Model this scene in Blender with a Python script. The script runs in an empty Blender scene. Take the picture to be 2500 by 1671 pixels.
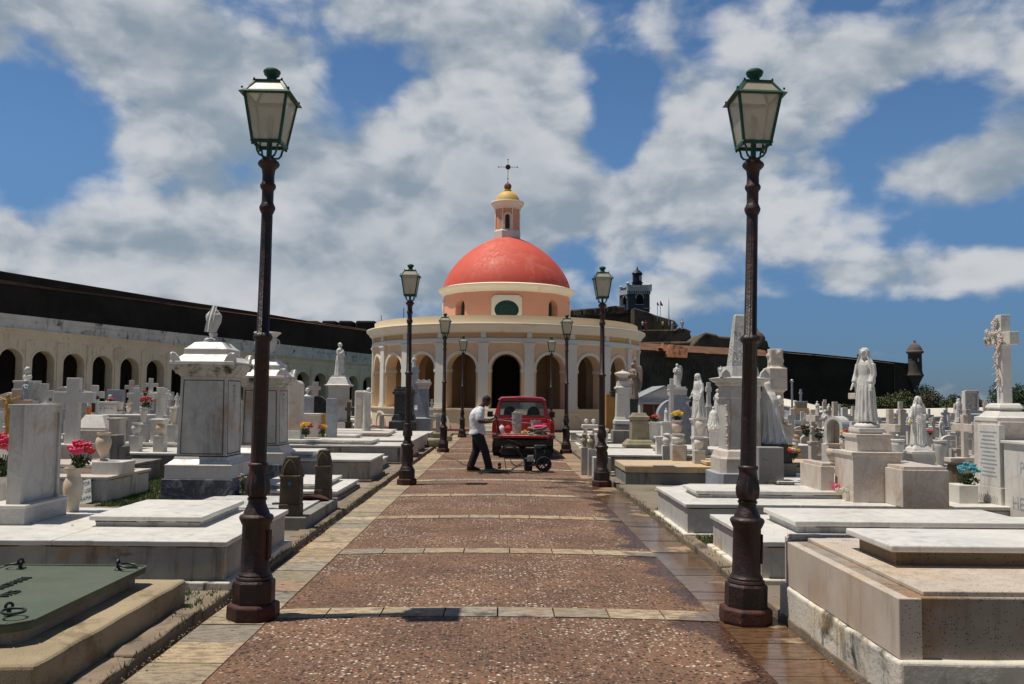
import bpy, bmesh, math, random
from mathutils import Vector, Matrix, Euler, noise as mnoise
R = math.radians
scene = bpy.context.scene
# ------------------------------------------------------------------ camera
F = 2130.0                       # focal length in pixels of a 2500 px wide frame
cam = bpy.data.cameras.new("camera"); camo = bpy.data.objects.new("camera", cam)
scene.collection.objects.link(camo); scene.camera = camo
cam.sensor_width = 36.0; cam.lens = 36.0 * F / 2500; cam.clip_start = 0.1; cam.clip_end = 9000
ROLL = R(0.6); PITCH = math.atan(135.5 / F); YAW = -math.atan(20 / F)
CAMP = Vector((0, 0, 1.7))
CM = Euler((math.pi / 2 + PITCH, 0, YAW), 'XYZ').to_matrix() @ Matrix.Rotation(ROLL, 3, 'Z')
camo.location = CAMP; camo.rotation_euler = CM.to_euler()
scene.render.resolution_x = 1024; scene.render.resolution_y = 684
def ray(px, py): return CM @ Vector((px - 1250, -(py - 835.5), -F))
def at(px, py, Y):
    d = ray(px, py); return CAMP + d * (Y / d.y)
def gz(px, py, z=0.0):
    d = ray(px, py); return CAMP + d * ((z - CAMP.z) / d.z)
# ------------------------------------------------------------------ light
SUN_EL, SUN_AZ = R(71.3), R(-90 - 3)      # azimuth clockwise from +Y: the sun stands to the left, a little in front of the lens plane
sd = Vector((math.sin(SUN_AZ) * math.cos(SUN_EL), -0.02 * math.cos(SUN_EL), math.sin(SUN_EL))).normalized()
sun = bpy.data.lights.new("sun", 'SUN'); sun.energy = 5.0; sun.angle = R(0.5); sun.color = (1.0, 0.94, 0.84)
suno = bpy.data.objects.new("sun", sun); scene.collection.objects.link(suno)
suno.rotation_euler = sd.to_track_quat('Z', 'Y').to_euler(); suno.location = (-20, 0, 60)
scene.view_settings.view_transform = 'Standard'; scene.view_settings.look = 'None'
scene.view_settings.exposure = -0.10; scene.view_settings.gamma = 1.0
# ------------------------------------------------------------------ node helper
class NT:
    def __init__(s, nt): s.nt = nt
    def n(s, t, **k):
        nd = s.nt.nodes.new(t)
        for a, b in k.items(): setattr(nd, a, b)
        return nd
    def l(s, a, b): s.nt.links.new(a, b)
    def setin(s, sock, v):
        if hasattr(v, 'is_linked') or isinstance(v, bpy.types.NodeSocket): s.l(v, sock)
        elif isinstance(v, (tuple, list)) and len(v) == 3 and sock.type == 'RGBA': sock.default_value = (*v, 1)
        else: sock.default_value = v
    def math(s, op, a, b=0.0, c=0.0, clamp=False):
        m = s.n('ShaderNodeMath', operation=op, use_clamp=clamp)
        for i, v in enumerate((a, b, c)): s.setin(m.inputs[i], v)
        return m.outputs[0]
    def vmath(s, op, a, b=(0, 0, 0)):
        m = s.n('ShaderNodeVectorMath', operation=op)
        s.setin(m.inputs[0], a); s.setin(m.inputs[1], b)
        return m.outputs[1] if op in ('LENGTH', 'DOT_PRODUCT', 'DISTANCE') else m.outputs[0]
    def noise(s, vec, scale, detail=4, rough=.55, dist=0.0):
        m = s.n('ShaderNodeTexNoise'); s.l(vec, m.inputs['Vector'])
        m.inputs['Scale'].default_value = scale; m.inputs['Detail'].default_value = detail
        m.inputs['Roughness'].default_value = rough; m.inputs['Distortion'].default_value = dist
        return m.outputs['Fac']
    def ramp(s, v, a, b, lo=0.0, hi=1.0, smooth=True):
        m = s.n('ShaderNodeMapRange', interpolation_type='SMOOTHSTEP' if smooth else 'LINEAR')
        s.setin(m.inputs[0], v); m.inputs[1].default_value = a; m.inputs[2].default_value = b
        m.inputs[3].default_value = lo; m.inputs[4].default_value = hi
        return m.outputs[0]
    def mix(s, f, a, b, mode='MIX'):
        m = s.n('ShaderNodeMix', data_type='RGBA', blend_type=mode)
        s.setin(m.inputs[0], f); s.setin(m.inputs[6], a); s.setin(m.inputs[7], b)
        return m.outputs[2]
# ------------------------------------------------------------------ sky
world = bpy.data.worlds.new("World"); scene.world = world; world.use_nodes = True
world.cycles.sampling_method = 'MANUAL'; world.cycles.sample_map_resolution = 512
w = NT(world.node_tree); world.node_tree.nodes.clear()
tc = w.n('ShaderNodeTexCoord').outputs['Generated']
sky = w.n('ShaderNodeTexSky', sky_type='NISHITA', sun_disc=False, sun_elevation=SUN_EL, sun_rotation=SUN_AZ, air_density=1.0, dust_density=0.3, ozone_density=3.0)
_s = w.n('ShaderNodeSeparateXYZ'); w.l(tc, _s.inputs[0])
skyc = w.mix(1.0, sky.outputs[0], w.mix(w.ramp(_s.outputs[2], 0.0, .28), (0.24, 0.37, .62), (0.60, 0.80, 0.96)), 'MULTIPLY')
sep = w.n('ShaderNodeSeparateXYZ'); w.l(tc, sep.inputs[0])
zc = w.math('MAXIMUM', sep.outputs[2], 0.0)
# cloud field on the view direction, flattened a little towards the horizon
deck = w.vmath('MULTIPLY', tc, (1.0, 1.0, 1.55))
warp = w.n('ShaderNodeTexNoise'); w.l(deck, warp.inputs['Vector']); warp.inputs['Scale'].default_value = 7; warp.inputs['Detail'].default_value = 3
wv = w.vmath('MULTIPLY', w.vmath('SUBTRACT', warp.outputs['Color'], (.5, .5, .5)), (.07, .07, .05))
def billow(vec, sc):       # rounded cauliflower lumps
    v = w.n('ShaderNodeTexVoronoi', feature='F1'); w.l(vec, v.inputs['Vector']); v.inputs['Scale'].default_value = sc
    v.inputs['Detail'].default_value = 2; v.inputs['Roughness'].default_value = .5
    return w.math('SUBTRACT', 1.0, v.outputs['Distance'])
def cloudfield(vec):
    vec = w.vmath('ADD', vec, wv)
    a = w.noise(vec, 3.6, 11, .57, 0.0); b = billow(vec, 11.0)
    return w.math('ADD', w.math('MULTIPLY', a, 0.86), w.math('MULTIPLY', b, 0.155))
field = cloudfield(deck)
up = w.vmath('ADD', deck, (-0.025, 0, 0.055))
field2 = cloudfield(up)
# large openings (negative) and banks (positive), by direction
BL = [(80, 390, 125, 115, -.25), (190, 260, 120, 60, -.12), (600, 20, 150, 40, -.16), (900, 150, 110, 90, -.22), (820, 260, 60, 70, -.14), (1515, 250, 70, 130, -.30), (1490, 350, 60, 70, -.14), (2090, 20, 150, 70, -.30), (1720, 95, 50, 40, -.16),
      (2300, 270, 190, 80, -.30), (2170, 300, 70, 80, -.14), (2180, 560, 90, 110, -.12), (2280, 840, 420, 100, -.34), (1960, 760, 200, 90, -.14), (1420, 640, 130, 70, -.16), (2460, 540, 60, 60, -.06), (560, 560, 90, 60, -.03),
      (120, 90, 380, 170, .30), (520, 260, 230, 190, .16), (380, 520, 420, 200, .20), (1180, 260, 250, 230, .20), (1100, 560, 430, 200, .28), (760, 620, 300, 120, .14), (1850, 250, 260, 200, .20), (1750, 500, 330, 180, .16), (2380, 420, 170, 90, .20),
      (2350, 640, 200, 36, .22), (2280, 700, 230, 32, .16), (1400, 60, 250, 70, .14), (2350, 100, 260, 110, .16), (960, 30, 150, 50, .10), (160, 640, 260, 90, .18), (700, 680, 300, 80, .14), (1650, 735, 170, 36, .14), (2480, 280, 50, 110, .2), (1820, 700, 130, 45, .08)]
acc = field
for (px, py, sx, sy, wt) in BL:
    d = ray(px, py).normalized()
    v = w.vmath('SUBTRACT', tc, tuple(d)); v = w.vmath('MULTIPLY', v, (F / sx / 1.05, 0.6, F / sy / 1.05))
    q = w.math('SUBTRACT', 1.0, w.math('MULTIPLY', w.vmath('DOT_PRODUCT', v, v), .35), clamp=True)
    acc = w.math('ADD', acc, w.math('MULTIPLY', w.math('MULTIPLY', q, q), wt * .62))
cover = w.ramp(acc, .435, .585)
shade = w.math('SUBTRACT', field, field2)
lit = w.ramp(shade, -.12, .10)
thick = w.ramp(acc, .62, .90)
ccol = w.mix(lit, (0.37, 0.45, 0.53), (0.84, 0.86, 0.89))
ccol = w.mix(w.math('MULTIPLY', w.ramp(cloudfield(w.vmath('MULTIPLY', deck, (2.1, 2.1, 2.3))), .42, .62), .34), ccol, (0.34, 0.42, 0.50))
ccol = w.mix(w.math('MULTIPLY', thick, 0.48), ccol, (0.36, 0.43, 0.50))
# sky dimmed overhead and behind the camera, an addition to cut ambient fill
fill_dim = w.math('MULTIPLY', w.ramp(sep.outputs[1], -.35, .35, .60, 1.0), w.ramp(sep.outputs[2], .42, .75, 1.0, .62))
ccol = w.mix(1.0, ccol, fill_dim, 'MULTIPLY')
skyc = w.mix(1.0, skyc, fill_dim, 'MULTIPLY')
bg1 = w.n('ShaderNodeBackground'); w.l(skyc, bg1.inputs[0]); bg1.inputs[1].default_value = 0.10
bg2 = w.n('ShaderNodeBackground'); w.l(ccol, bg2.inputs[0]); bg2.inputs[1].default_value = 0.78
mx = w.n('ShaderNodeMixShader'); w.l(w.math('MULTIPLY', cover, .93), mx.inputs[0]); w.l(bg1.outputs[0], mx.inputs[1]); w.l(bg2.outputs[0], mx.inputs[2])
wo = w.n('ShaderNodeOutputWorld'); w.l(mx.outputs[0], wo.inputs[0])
# ------------------------------------------------------------------ materials
MATS = {}
def base_mat(name):
    m = bpy.data.materials.new(name); m.use_nodes = True
    nt = m.node_tree; nt.nodes.clear(); t = NT(nt)
    p = t.n('ShaderNodeBsdfPrincipled'); o = t.n('ShaderNodeOutputMaterial'); t.l(p.outputs[0], o.inputs[0])
    MATS[name] = m
    return m, t, p
def stone(name, c1, c2, scale=1.5, rough=.6, vein=None, stain=None, stain2=None, streak=None, speck=None, bump=.15, grain=60, spec=.4):
    """c1/c2 cloudy base; vein (col, amount); stain (col, amount, scale); streak (col, amount) runs down; speck (col, scale, thresh)"""
    m, t, p = base_mat(name)
    pos = t.n('ShaderNodeNewGeometry').outputs['Position']
    col = t.mix(t.ramp(t.noise(pos, scale, 5), .3, .7), c1, c2)
    g = t.noise(pos, grain, 3, .6)
    col = t.mix(t.ramp(g, .3, .75, 0, .22), col, tuple(x * .62 for x in c1))
    if vein:
        n1 = t.noise(pos, 1.7, 6, .6, 1.2)
        v = t.math('ABSOLUTE', t.math('SUBTRACT', n1, .5))
        col = t.mix(t.ramp(v, 0, .045, vein[1], 0), col, vein[0])
        n2 = t.noise(pos, 4.3, 6, .6, .8)
        col = t.mix(t.ramp(t.math('ABSOLUTE', t.math('SUBTRACT', n2, .47)), 0, .03, vein[1] * .6, 0), col, vein[0])
    for st in (stain, stain2):
        if st:
            th = st[3] if len(st) > 3 else .55
            n3 = t.noise(pos, st[2], 7, .65, .4)
            col = t.mix(t.ramp(n3, th, th + .16, 0, st[1]), col, st[0])
    if streak:
        sv = t.vmath('MULTIPLY', pos, (9, 9, .9))
        n4 = t.noise(sv, 1.0, 5, .6)
        n5 = t.noise(pos, .9, 3)
        col = t.mix(t.math('MULTIPLY', t.ramp(n4, .5, .68, 0, streak[1]), t.ramp(n5, .42, .6)), col, streak[0])
    if speck:
        vo = t.n('ShaderNodeTexVoronoi'); t.l(pos, vo.inputs['Vector']); vo.inputs['Scale'].default_value = speck[1]
        sz = t.n('ShaderNodeSeparateColor'); t.l(vo.outputs['Color'], sz.inputs[0])
        hit = t.math('MULTIPLY', t.ramp(vo.outputs['Distance'], .18, .36, 1, 0), t.math('GREATER_THAN', sz.outputs[0], speck[2]))
        col = t.mix(hit, col, speck[0])
    t.l(col, p.inputs['Base Color'])
    t.l(t.ramp(t.noise(pos, 7, 3), .3, .7, rough - .1, min(1, rough + .12)), p.inputs['Roughness'])
    p.inputs['Specular IOR Level'].default_value = spec
    if bump:
        b = t.n('ShaderNodeBump'); b.inputs['Strength'].default_value = bump; b.inputs['Distance'].default_value = .01
        t.l(t.math('ADD', g, t.noise(pos, 12, 6)), b.inputs['Height']); t.l(b.outputs[0], p.inputs['Normal'])
    return m
def plain(name, col, rough=.5, metal=0.0, var=.25, scale=20, bump=0.0, coat=0.0, spec=.5, emit=None):
    m, t, p = base_mat(name)
    pos = t.n('ShaderNodeNewGeometry').outputs['Position']
    n = t.noise(pos, scale, 5)
    t.l(t.mix(t.ramp(n, .3, .75, 0, 1), tuple(x * (1 - var) for x in col), col), p.inputs['Base Color'])
    p.inputs['Roughness'].default_value = rough; p.inputs['Metallic'].default_value = metal
    p.inputs['Coat Weight'].default_value = coat; p.inputs['Specular IOR Level'].default_value = spec
    if bump:
        b = t.n('ShaderNodeBump'); b.inputs['Strength'].default_value = bump; b.inputs['Distance'].default_value = .01
        t.l(n, b.inputs['Height']); t.l(b.outputs[0], p.inputs['Normal'])
    return m
BLK = (.02, .019, .017); TAN = (.42, .27, .13)
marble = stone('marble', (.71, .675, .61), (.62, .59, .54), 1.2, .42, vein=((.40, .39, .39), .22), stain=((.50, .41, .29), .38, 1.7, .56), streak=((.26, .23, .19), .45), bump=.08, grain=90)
marble_old = stone('marble_old', (.58, .57, .53), (.47, .46, .44), 1.6, .55, vein=((.30, .30, .31), .3), stain=(BLK, .8, 5.0, .585), stain2=((.40, .27, .15), .55, 1.5, .58), streak=((.10, .09, .08), .55), bump=.2)
marble_side = stone('marble_side', (.56, .54, .495), (.46, .445, .41), 1.4, .45, vein=((.30, .29, .29), .30), stain=((.36, .21, .10), .7, 1.3, .53), stain2=((.16, .15, .13), .5, 4.5, .62), streak=((.15, .13, .10), .5), bump=.06)  # shade of upright faces is put into this darker marble's colour
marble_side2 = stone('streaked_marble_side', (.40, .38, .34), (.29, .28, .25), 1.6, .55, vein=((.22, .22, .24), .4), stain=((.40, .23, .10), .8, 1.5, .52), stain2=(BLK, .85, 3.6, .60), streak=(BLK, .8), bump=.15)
marble_grey = stone('marble_grey', (.40, .42, .45), (.31, .33, .37), 2.2, .4, vein=((.22, .24, .28), .5), stain=(BLK, .6, 5, .66), bump=.06)
marble_dark = stone('marble_dark', (.045, .055, .075), (.085, .10, .13), 3, .55, vein=((.35, .37, .40), .55), bump=.5, grain=30)
marble_warm = stone('marble_warm', (.63, .57, .50), (.55, .49, .42), 1.3, .45, vein=((.42, .25, .16), .35), stain=((.42, .20, .08), .6, 1.3, .58), streak=((.40, .24, .13), .4), bump=.08)
statue_m = stone('statue_marble', (.66, .64, .60), (.55, .53, .49), 3, .55, stain=((.36, .28, .2), .4, 4, .58), streak=((.24, .21, .17), .35), bump=.15)
alabaster = stone('alabaster', (.66, .60, .50), (.62, .40, .20), 2.6, .38, stain=((.60, .30, .10), .5, 3, .55), bump=.03)
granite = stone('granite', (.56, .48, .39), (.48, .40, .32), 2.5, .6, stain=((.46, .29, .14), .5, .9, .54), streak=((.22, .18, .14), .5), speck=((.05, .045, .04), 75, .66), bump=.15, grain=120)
granite_dark = stone('granite_shaded', (.34, .29, .235), (.25, .215, .175), 2.5, .6, stain=((.28, .14, .05), .75, 1.0, .5), speck=((.04, .036, .032), 75, .6), streak=((.08, .06, .05), .6), bump=.15, grain=120)  # granite again, its colour darkened to stand for unlit faces
beige = stone('beige_concrete', (.38, .30, .185), (.28, .215, .13), 1.8, .85, stain=((.15, .105, .055), .75, 2.6, .52), speck=((.10, .08, .05), 110, .7), bump=.5, grain=110)
plaster = stone('old_plaster', (.70, .64, .52), (.58, .54, .47), 1.5, .8, stain=(BLK, .92, 2.6, .545), stain2=((.62, .42, .15), .7, 1.3, .55), streak=((.05, .05, .05), .9), bump=.5, grain=35)
concrete = stone('concrete', (.27, .25, .22), (.19, .18, .16), 2.2, .9, stain=(BLK, .7, 3.2, .58), streak=((.04, .04, .035), .6), bump=.5, grain=70)
ochre_conc = stone('ochre_concrete', (.55, .40, .22), (.46, .38, .28), 1.1, .8, stain=((.07, .06, .045), .7, 4, .60), streak=((.30, .16, .05), .5), bump=.3)
blackstone = stone('black_granite', (.018, .018, .018), (.035, .034, .033), 6, .3, speck=((.12, .12, .12), 60, .8), bump=.05)
darkpost = stone('lichen_stone', (.075, .06, .045), (.13, .10, .065), 6, .9, stain=((.28, .22, .12), .5, 7, .6), bump=.7, grain=60)
oldstone = stone('sandstone', (.32, .27, .18), (.22, .19, .13), 4, .85, stain=(BLK, .6, 5, .6), bump=.5)
marble_mould = stone('mouldy_marble', (.56, .53, .47), (.42, .39, .33), 2.0, .6, stain=(BLK, .92, 3.2, .46), stain2=((.36, .22, .11), .5, 2.5, .56), streak=(BLK, .85), bump=.2)
fortmid = stone('fort_brown_stone', (.135, .112, .085), (.060, .052, .042), .5, .95, stain=((.22, .16, .10), .55, 1.2, .57), stain2=((.09, .10, .03), .7, .16, .56), streak=((.012, .011, .01), .8), bump=.9, grain=2.2, spec=.1)
slate = stone('fort_stone', (.028, .024, .020), (.050, .042, .034), .35, .95, stain=((.06, .045, .03), .5, 1.1, .6), stain2=((.05, .06, .02), .35, .25, .62), bump=.8, grain=3, spec=.1)
fortpale = stone('fort_pale_stone', (.17, .13, .09), (.08, .065, .05), .35, .95, stain=((.02, .02, .018), .85, .8, .50), streak=((.02, .02, .02), .6), bump=.6, grain=3, spec=.1)
brick = stone('red_brick_coping', (.20, .10, .065), (.13, .075, .05), .7, .9, stain=((.07, .05, .04), .6, 1.2, .5), bump=.3, grain=12, spec=.1)
orangebrick = stone('orange_brick', (.42, .19, .10), (.30, .13, .07), 2.5, .9, stain=((.07, .04, .03), .85, 1.9, .48), bump=.3, grain=8, spec=.1)
arcadem = stone('arcade_plaster', (.90, .79, .59), (.80, .69, .50), .35, .85, stain=((.36, .25, .12), .35, .5, .55), streak=((.12, .10, .08), .45), bump=.3, grain=14)
arcadetop = stone('arcade_parapet_plaster', (.82, .79, .71), (.62, .60, .54), .6, .85, stain=((.03, .03, .03), .92, 1.1, .54), streak=((.06, .055, .05), .7), bump=.4, grain=14)
cream = stone('cream_stucco', (.80, .55, .36), (.74, .50, .32), .5, .85, stain=((.50, .30, .16), .3, .8, .55), bump=.1, grain=25)
cream2 = stone('pale_yellow_stucco', (.84, .67, .45), (.78, .61, .40), .5, .85, stain=((.45, .32, .18), .3, 1.0, .58), bump=.1, grain=25)
ochre = stone('ochre_stucco', (.66, .42, .20), (.60, .37, .17), .5, .85, bump=.1, grain=25)
salmon = stone('salmon_stucco', (.74, .36, .24), (.69, .33, .21), .5, .85, stain=((.60, .40, .30), .3, .9, .56), bump=.1, grain=25)
trimw = stone('white_trim', (.78, .75, .66), (.70, .68, .60), .7, .8, stain=((.42, .36, .26), .3, 1.2, .56), bump=.1, grain=25)
trimc = stone('cream_trim', (.82, .75, .61), (.76, .69, .56), .7, .8, stain=((.50, .36, .22), .35, 1.4, .56), bump=.1, grain=25)
redsalt = stone('coral_dome_paint', (.66, .105, .065), (.60, .09, .055), .6, .65, stain=((.80, .30, .22), .30, .7, .50), stain2=((.80, .62, .52), .9, 1.5, .655), streak=((.42, .06, .04), .35), bump=.1, grain=25)
yellowp = stone('yellow_paint', (.72, .42, .08), (.68, .47, .15), 2, .6, stain=((.6, .5, .3), .4, 4, .55), bump=.1)
iron = stone('rusty_iron', (.013, .008, .007), (.032, .0125, .0095), 7, .5, stain=((.09, .026, .014), .75, 14, .53), streak=((.10, .028, .012), .5), bump=.5, grain=45, spec=.5)
ironrust = stone('iron_base_rust', (.075, .024, .016), (.045, .016, .012), 9, .7, stain=((.22, .07, .02), .5, 12, .58), bump=.6, grain=40)
greenp = stone('green_lamp_paint', (.018, .085, .052), (.014, .06, .04), 12, .5, stain=((.10, .16, .12), .5, 20, .56), bump=.1)
ironblack = plain('black_iron', (.012, .012, .012), .45, .3, .3)
bronze = stone('green_bronze', (.070, .092, .058), (.092, .108, .072), 1.4, .6, stain=((.14, .25, .18), .5, 1.5, .58), streak=((.06, .07, .05), .3), bump=.1, grain=150)
bronze_d = plain('dark_bronze', (.035, .045, .038), .5, .4, .3)
kerbm = stone('kerb_concrete', (.26, .195, .135), (.17, .13, .09), 3, .9, stain=((.035, .03, .025), .85, 3.2, .52), bump=.6, grain=60)
terracotta = stone('terracotta', (.26, .10, .07), (.18, .08, .06), 3, .8)
woodc = stone('ochre_board', (.42, .22, .05), (.34, .17, .04), 2, .7, streak=((.16, .08, .02), .5))
leafm = plain('leaf_green', (.055, .11, .02), .6, 0, .6, 9)
leafd = plain('leaf_dark', (.03, .06, .015), .6, 0, .6, 5)
leafb = plain('leaf_dry', (.12, .085, .04), .7, 0, .5, 6)
leafy = plain('leaf_olive', (.12, .13, .03), .6, 0, .5, 6)
pinkf = plain('pink_petal', (.72, .05, .14), .6, 0, .35, 40)
redf = plain('red_petal', (.55, .015, .02), .6, 0, .4, 40)
yelf = plain('yellow_petal', (.80, .48, .03), .6, 0, .25, 40)
orgf = plain('orange_petal', (.75, .20, .02), .6, 0, .3, 40)
whtf = plain('white_petal', (.72, .68, .52), .6, 0, .2, 40)
bluf = plain('turquoise_petal', (.10, .42, .50), .6, 0, .4, 40)
redcar = plain('red_car_paint', (.38, .008, .012), .28, 0, .12, 3, coat=.6)
redliner = stone('worn_red_bed', (.42, .16, .13), (.50, .33, .27), 9, .6, stain=((.30, .03, .03), .7, 8, .5))
rubber = plain('black_rubber', (.012, .012, .012), .75, 0, .3)
darkpl = plain('black_plastic', (.02, .02, .021), .45, 0, .3)
steel = plain('bare_steel', (.45, .45, .46), .35, .8, .3)
bucketm = plain('white_plastic', (.48, .48, .46), .5, 0, .35, 12)
skinm = plain('skin', (.085, .035, .022), .5, 0, .2)
shirtm = plain('grey_cotton', (.70, .71, .74), .85, 0, .18, 14, bump=.2)
pantsm = plain('black_denim', (.012, .011, .015), .8, 0, .4, 14, bump=.2)
hairm = plain('black_hair', (.012, .008, .006), .8)
hotpink = plain('hot_pink_cloth', (.80, .02, .18), .7, 0, .3, 25)
yelpl = plain('yellow_plastic', (.70, .50, .05), .5)
hosem = plain('hose_rubber', (.09, .085, .06), .6, 0, .4, 30)
copperm = plain('brown_bronze', (.12, .045, .02), .45, .5, .4)
goldm = plain('ochre_gilding', (.50, .26, .07), .5, .1, .4)
paper = plain('white_paper', (.62, .62, .58), .8, 0, .1)
inkm = plain('black_ink', (.02, .02, .02), .7)
letterm = plain('grey_lettering', (.22, .22, .23), .7)
tubegreen = plain('window_green', (.012, .05, .04), .35, 0, .4, 6)
darkin = plain('dark_interior', (.02, .018, .016), .9, spec=.1)
seam = plain('sea_water', (.015, .06, .13), .25, 0, .3, .02, bump=.3)
def glassm(name, col, alpha, rough=.35):
    m, t, p = base_mat(name)
    p.inputs['Base Color'].default_value = (*col, 1); p.inputs['Roughness'].default_value = rough
    tr = t.n('ShaderNodeBsdfTransparent'); tl = t.n('ShaderNodeBsdfTranslucent'); tl.inputs[0].default_value = (*col, 1)
    a = t.n('ShaderNodeMixShader'); a.inputs[0].default_value = .5; t.l(p.outputs[0], a.inputs[1]); t.l(tl.outputs[0], a.inputs[2])
    b = t.n('ShaderNodeMixShader'); b.inputs[0].default_value = alpha; t.l(tr.outputs[0], b.inputs[1]); t.l(a.outputs[0], b.inputs[2])
    o = [x for x in t.nt.nodes if x.type == 'OUTPUT_MATERIAL'][0]; t.l(b.outputs[0], o.inputs[0])
    return m
lampglass = glassm('frosted_lamp_glass', (.64, .59, .47), .86)
carglass = glassm('car_glass', (.10, .14, .14), .45, .05)
balloonm = glassm('pink_globe', (.80, .12, .30), .6, .15)
def vcol_stone(name, rough=.8, wet=False, bump=.4):
    """paving: colour comes from the per-slab attribute 'tint', broken up by noise; wet parts where water lies"""
    m, t, p = base_mat(name)
    pos = t.n('ShaderNodeNewGeometry').outputs['Position']
    at_ = t.n('ShaderNodeAttribute', attribute_name='tint').outputs['Color']
    n = t.noise(t.vmath('MULTIPLY', pos, (3, 7, 3)), 3, 7, .65)
    col = t.mix(t.ramp(n, .40, .66, 0, .75), at_, (.11, .078, .052))
    n9 = t.noise(pos, 2.3, 7, .7); col = t.mix(t.ramp(n9, .56, .70, 0, .8), col, (.03, .026, .022))
    col = t.mix(t.ramp(t.noise(pos, 1.1, 5), .55, .7, 0, .5), col, (.34, .20, .10))
    col = t.mix(t.ramp(t.noise(pos, 60, 3), .4, .7, 0, .3), col, (.08, .06, .05))
    wetness(t, p, pos, col, rough)
    b = t.n('ShaderNodeBump'); b.inputs['Strength'].default_value = bump; b.inputs['Distance'].default_value = .012
    t.l(t.math('MULTIPLY', t.math('ADD', n, t.noise(pos, 50, 4)), t.math('SUBTRACT', 1.0, WETS[-1])), b.inputs['Height']); t.l(b.outputs[0], p.inputs['Normal'])
    return m
WETS = []
def wetness(t, p, pos, col, rough):
    s = t.n('ShaderNodeSeparateXYZ'); t.l(pos, s.inputs[0])
    n = t.noise(pos, 1.3, 5, .6)
    # the gutter along the right edge carries water
    band = t.math('MULTIPLY', t.ramp(s.outputs[0], 1.05, 1.75), t.ramp(s.outputs[1], 17.5, 14.0))
    far = t.math('MULTIPLY', t.ramp(s.outputs[0], .1, 1.7), t.math('MULTIPLY', t.ramp(s.outputs[1], 14.0, 16.0), t.ramp(s.outputs[1], 21.0, 18.0)))
    wv = t.math('ADD', t.math('MAXIMUM', band, t.math('MULTIPLY', far, .8)), t.math('MULTIPLY', t.math('SUBTRACT', n, .5), 3.8))
    wet = t.ramp(wv, .50, .80)
    wet = t.math('MULTIPLY', wet, t.math('MAXIMUM', t.math('GREATER_THAN', band, .02), t.math('GREATER_THAN', far, .02)))
    WETS.append(wet)
    t.l(t.mix(wet, col, t.mix(1.0, col, (.46, .37, .31), 'MULTIPLY')), p.inputs['Base Color'])
    t.l(t.mix(wet, (rough,) * 3, (.15,) * 3), p.inputs['Roughness'])
slabm = vcol_stone('paving_slab')
def aggregate():
    m, t, p = base_mat('exposed_aggregate')
    pos = t.n('ShaderNodeNewGeometry').outputs['Position']
    col = t.mix(t.ramp(t.noise(pos, 1.1, 5), .35, .65), (.185, .102, .060), (.112, .066, .042))
    col = t.mix(t.ramp(t.noise(pos, 18, 4, .7), .45, .78), col, (.22, .125, .085))
    for sc, th, c, d0, d1, sq in ((26, .42, (.040, .025, .020), .26, .46, 1.0), (40, .5, (.05, .03, .024), .2, .4, 1.0), (34, .78, (.30, .11, .07), .25, .4, 1.0), (17, .66, (.38, .29, .22), .14, .32, 1.0), (48, .80, (.38, .29, .22), .25, .4, 1.0), (21, .76, (.66, .58, .48), .12, .34, 1.2), (33, .86, (.62, .55, .46), .18, .36, 1.0)):
        vo = t.n('ShaderNodeTexVoronoi'); t.l(t.vmath('MULTIPLY', pos, (1, sq, 1)), vo.inputs['Vector']); vo.inputs['Scale'].default_value = sc
        sz = t.n('ShaderNodeSeparateColor'); t.l(vo.outputs['Color'], sz.inputs[0])
        dn = t.ramp(t.noise(pos, .9, 4), .36, .62, .62, 1.15) if sc in (17, 21, 33) else 1.0
        hit = t.math('MULTIPLY', t.ramp(vo.outputs['Distance'], d0, d1, 1, 0), t.math('GREATER_THAN', t.math('MULTIPLY', sz.outputs[0], dn), th))
        col = t.mix(hit, col, c)
        last = hit
    col = t.mix(t.ramp(t.noise(pos, 3.0, 6, .7), .70, .74), col, (.45, .12, .05))
    wetness(t, p, pos, col, .9)
    p.inputs['Specular IOR Level'].default_value = .3
    b = t.n('ShaderNodeBump'); b.inputs['Strength'].default_value = .7; b.inputs['Distance'].default_value = .012
    t.l(t.math('ADD', t.math('MULTIPLY', last, .5), t.noise(pos, 45, 3)), b.inputs['Height']); t.l(b.outputs[0], p.inputs['Normal'])
    return m
aggm = aggregate()
groundm = stone('ground_earth', (.24, .20, .15), (.16, .14, .11), .7, .95, stain=((.09, .12, .04), .8, .9, .56), stain2=((.34, .30, .24), .6, .6, .55), bump=.6, grain=30, spec=.1)
grassm = plain('grass_blade', (.07, .13, .02), .7, 0, .5, 5)
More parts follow.
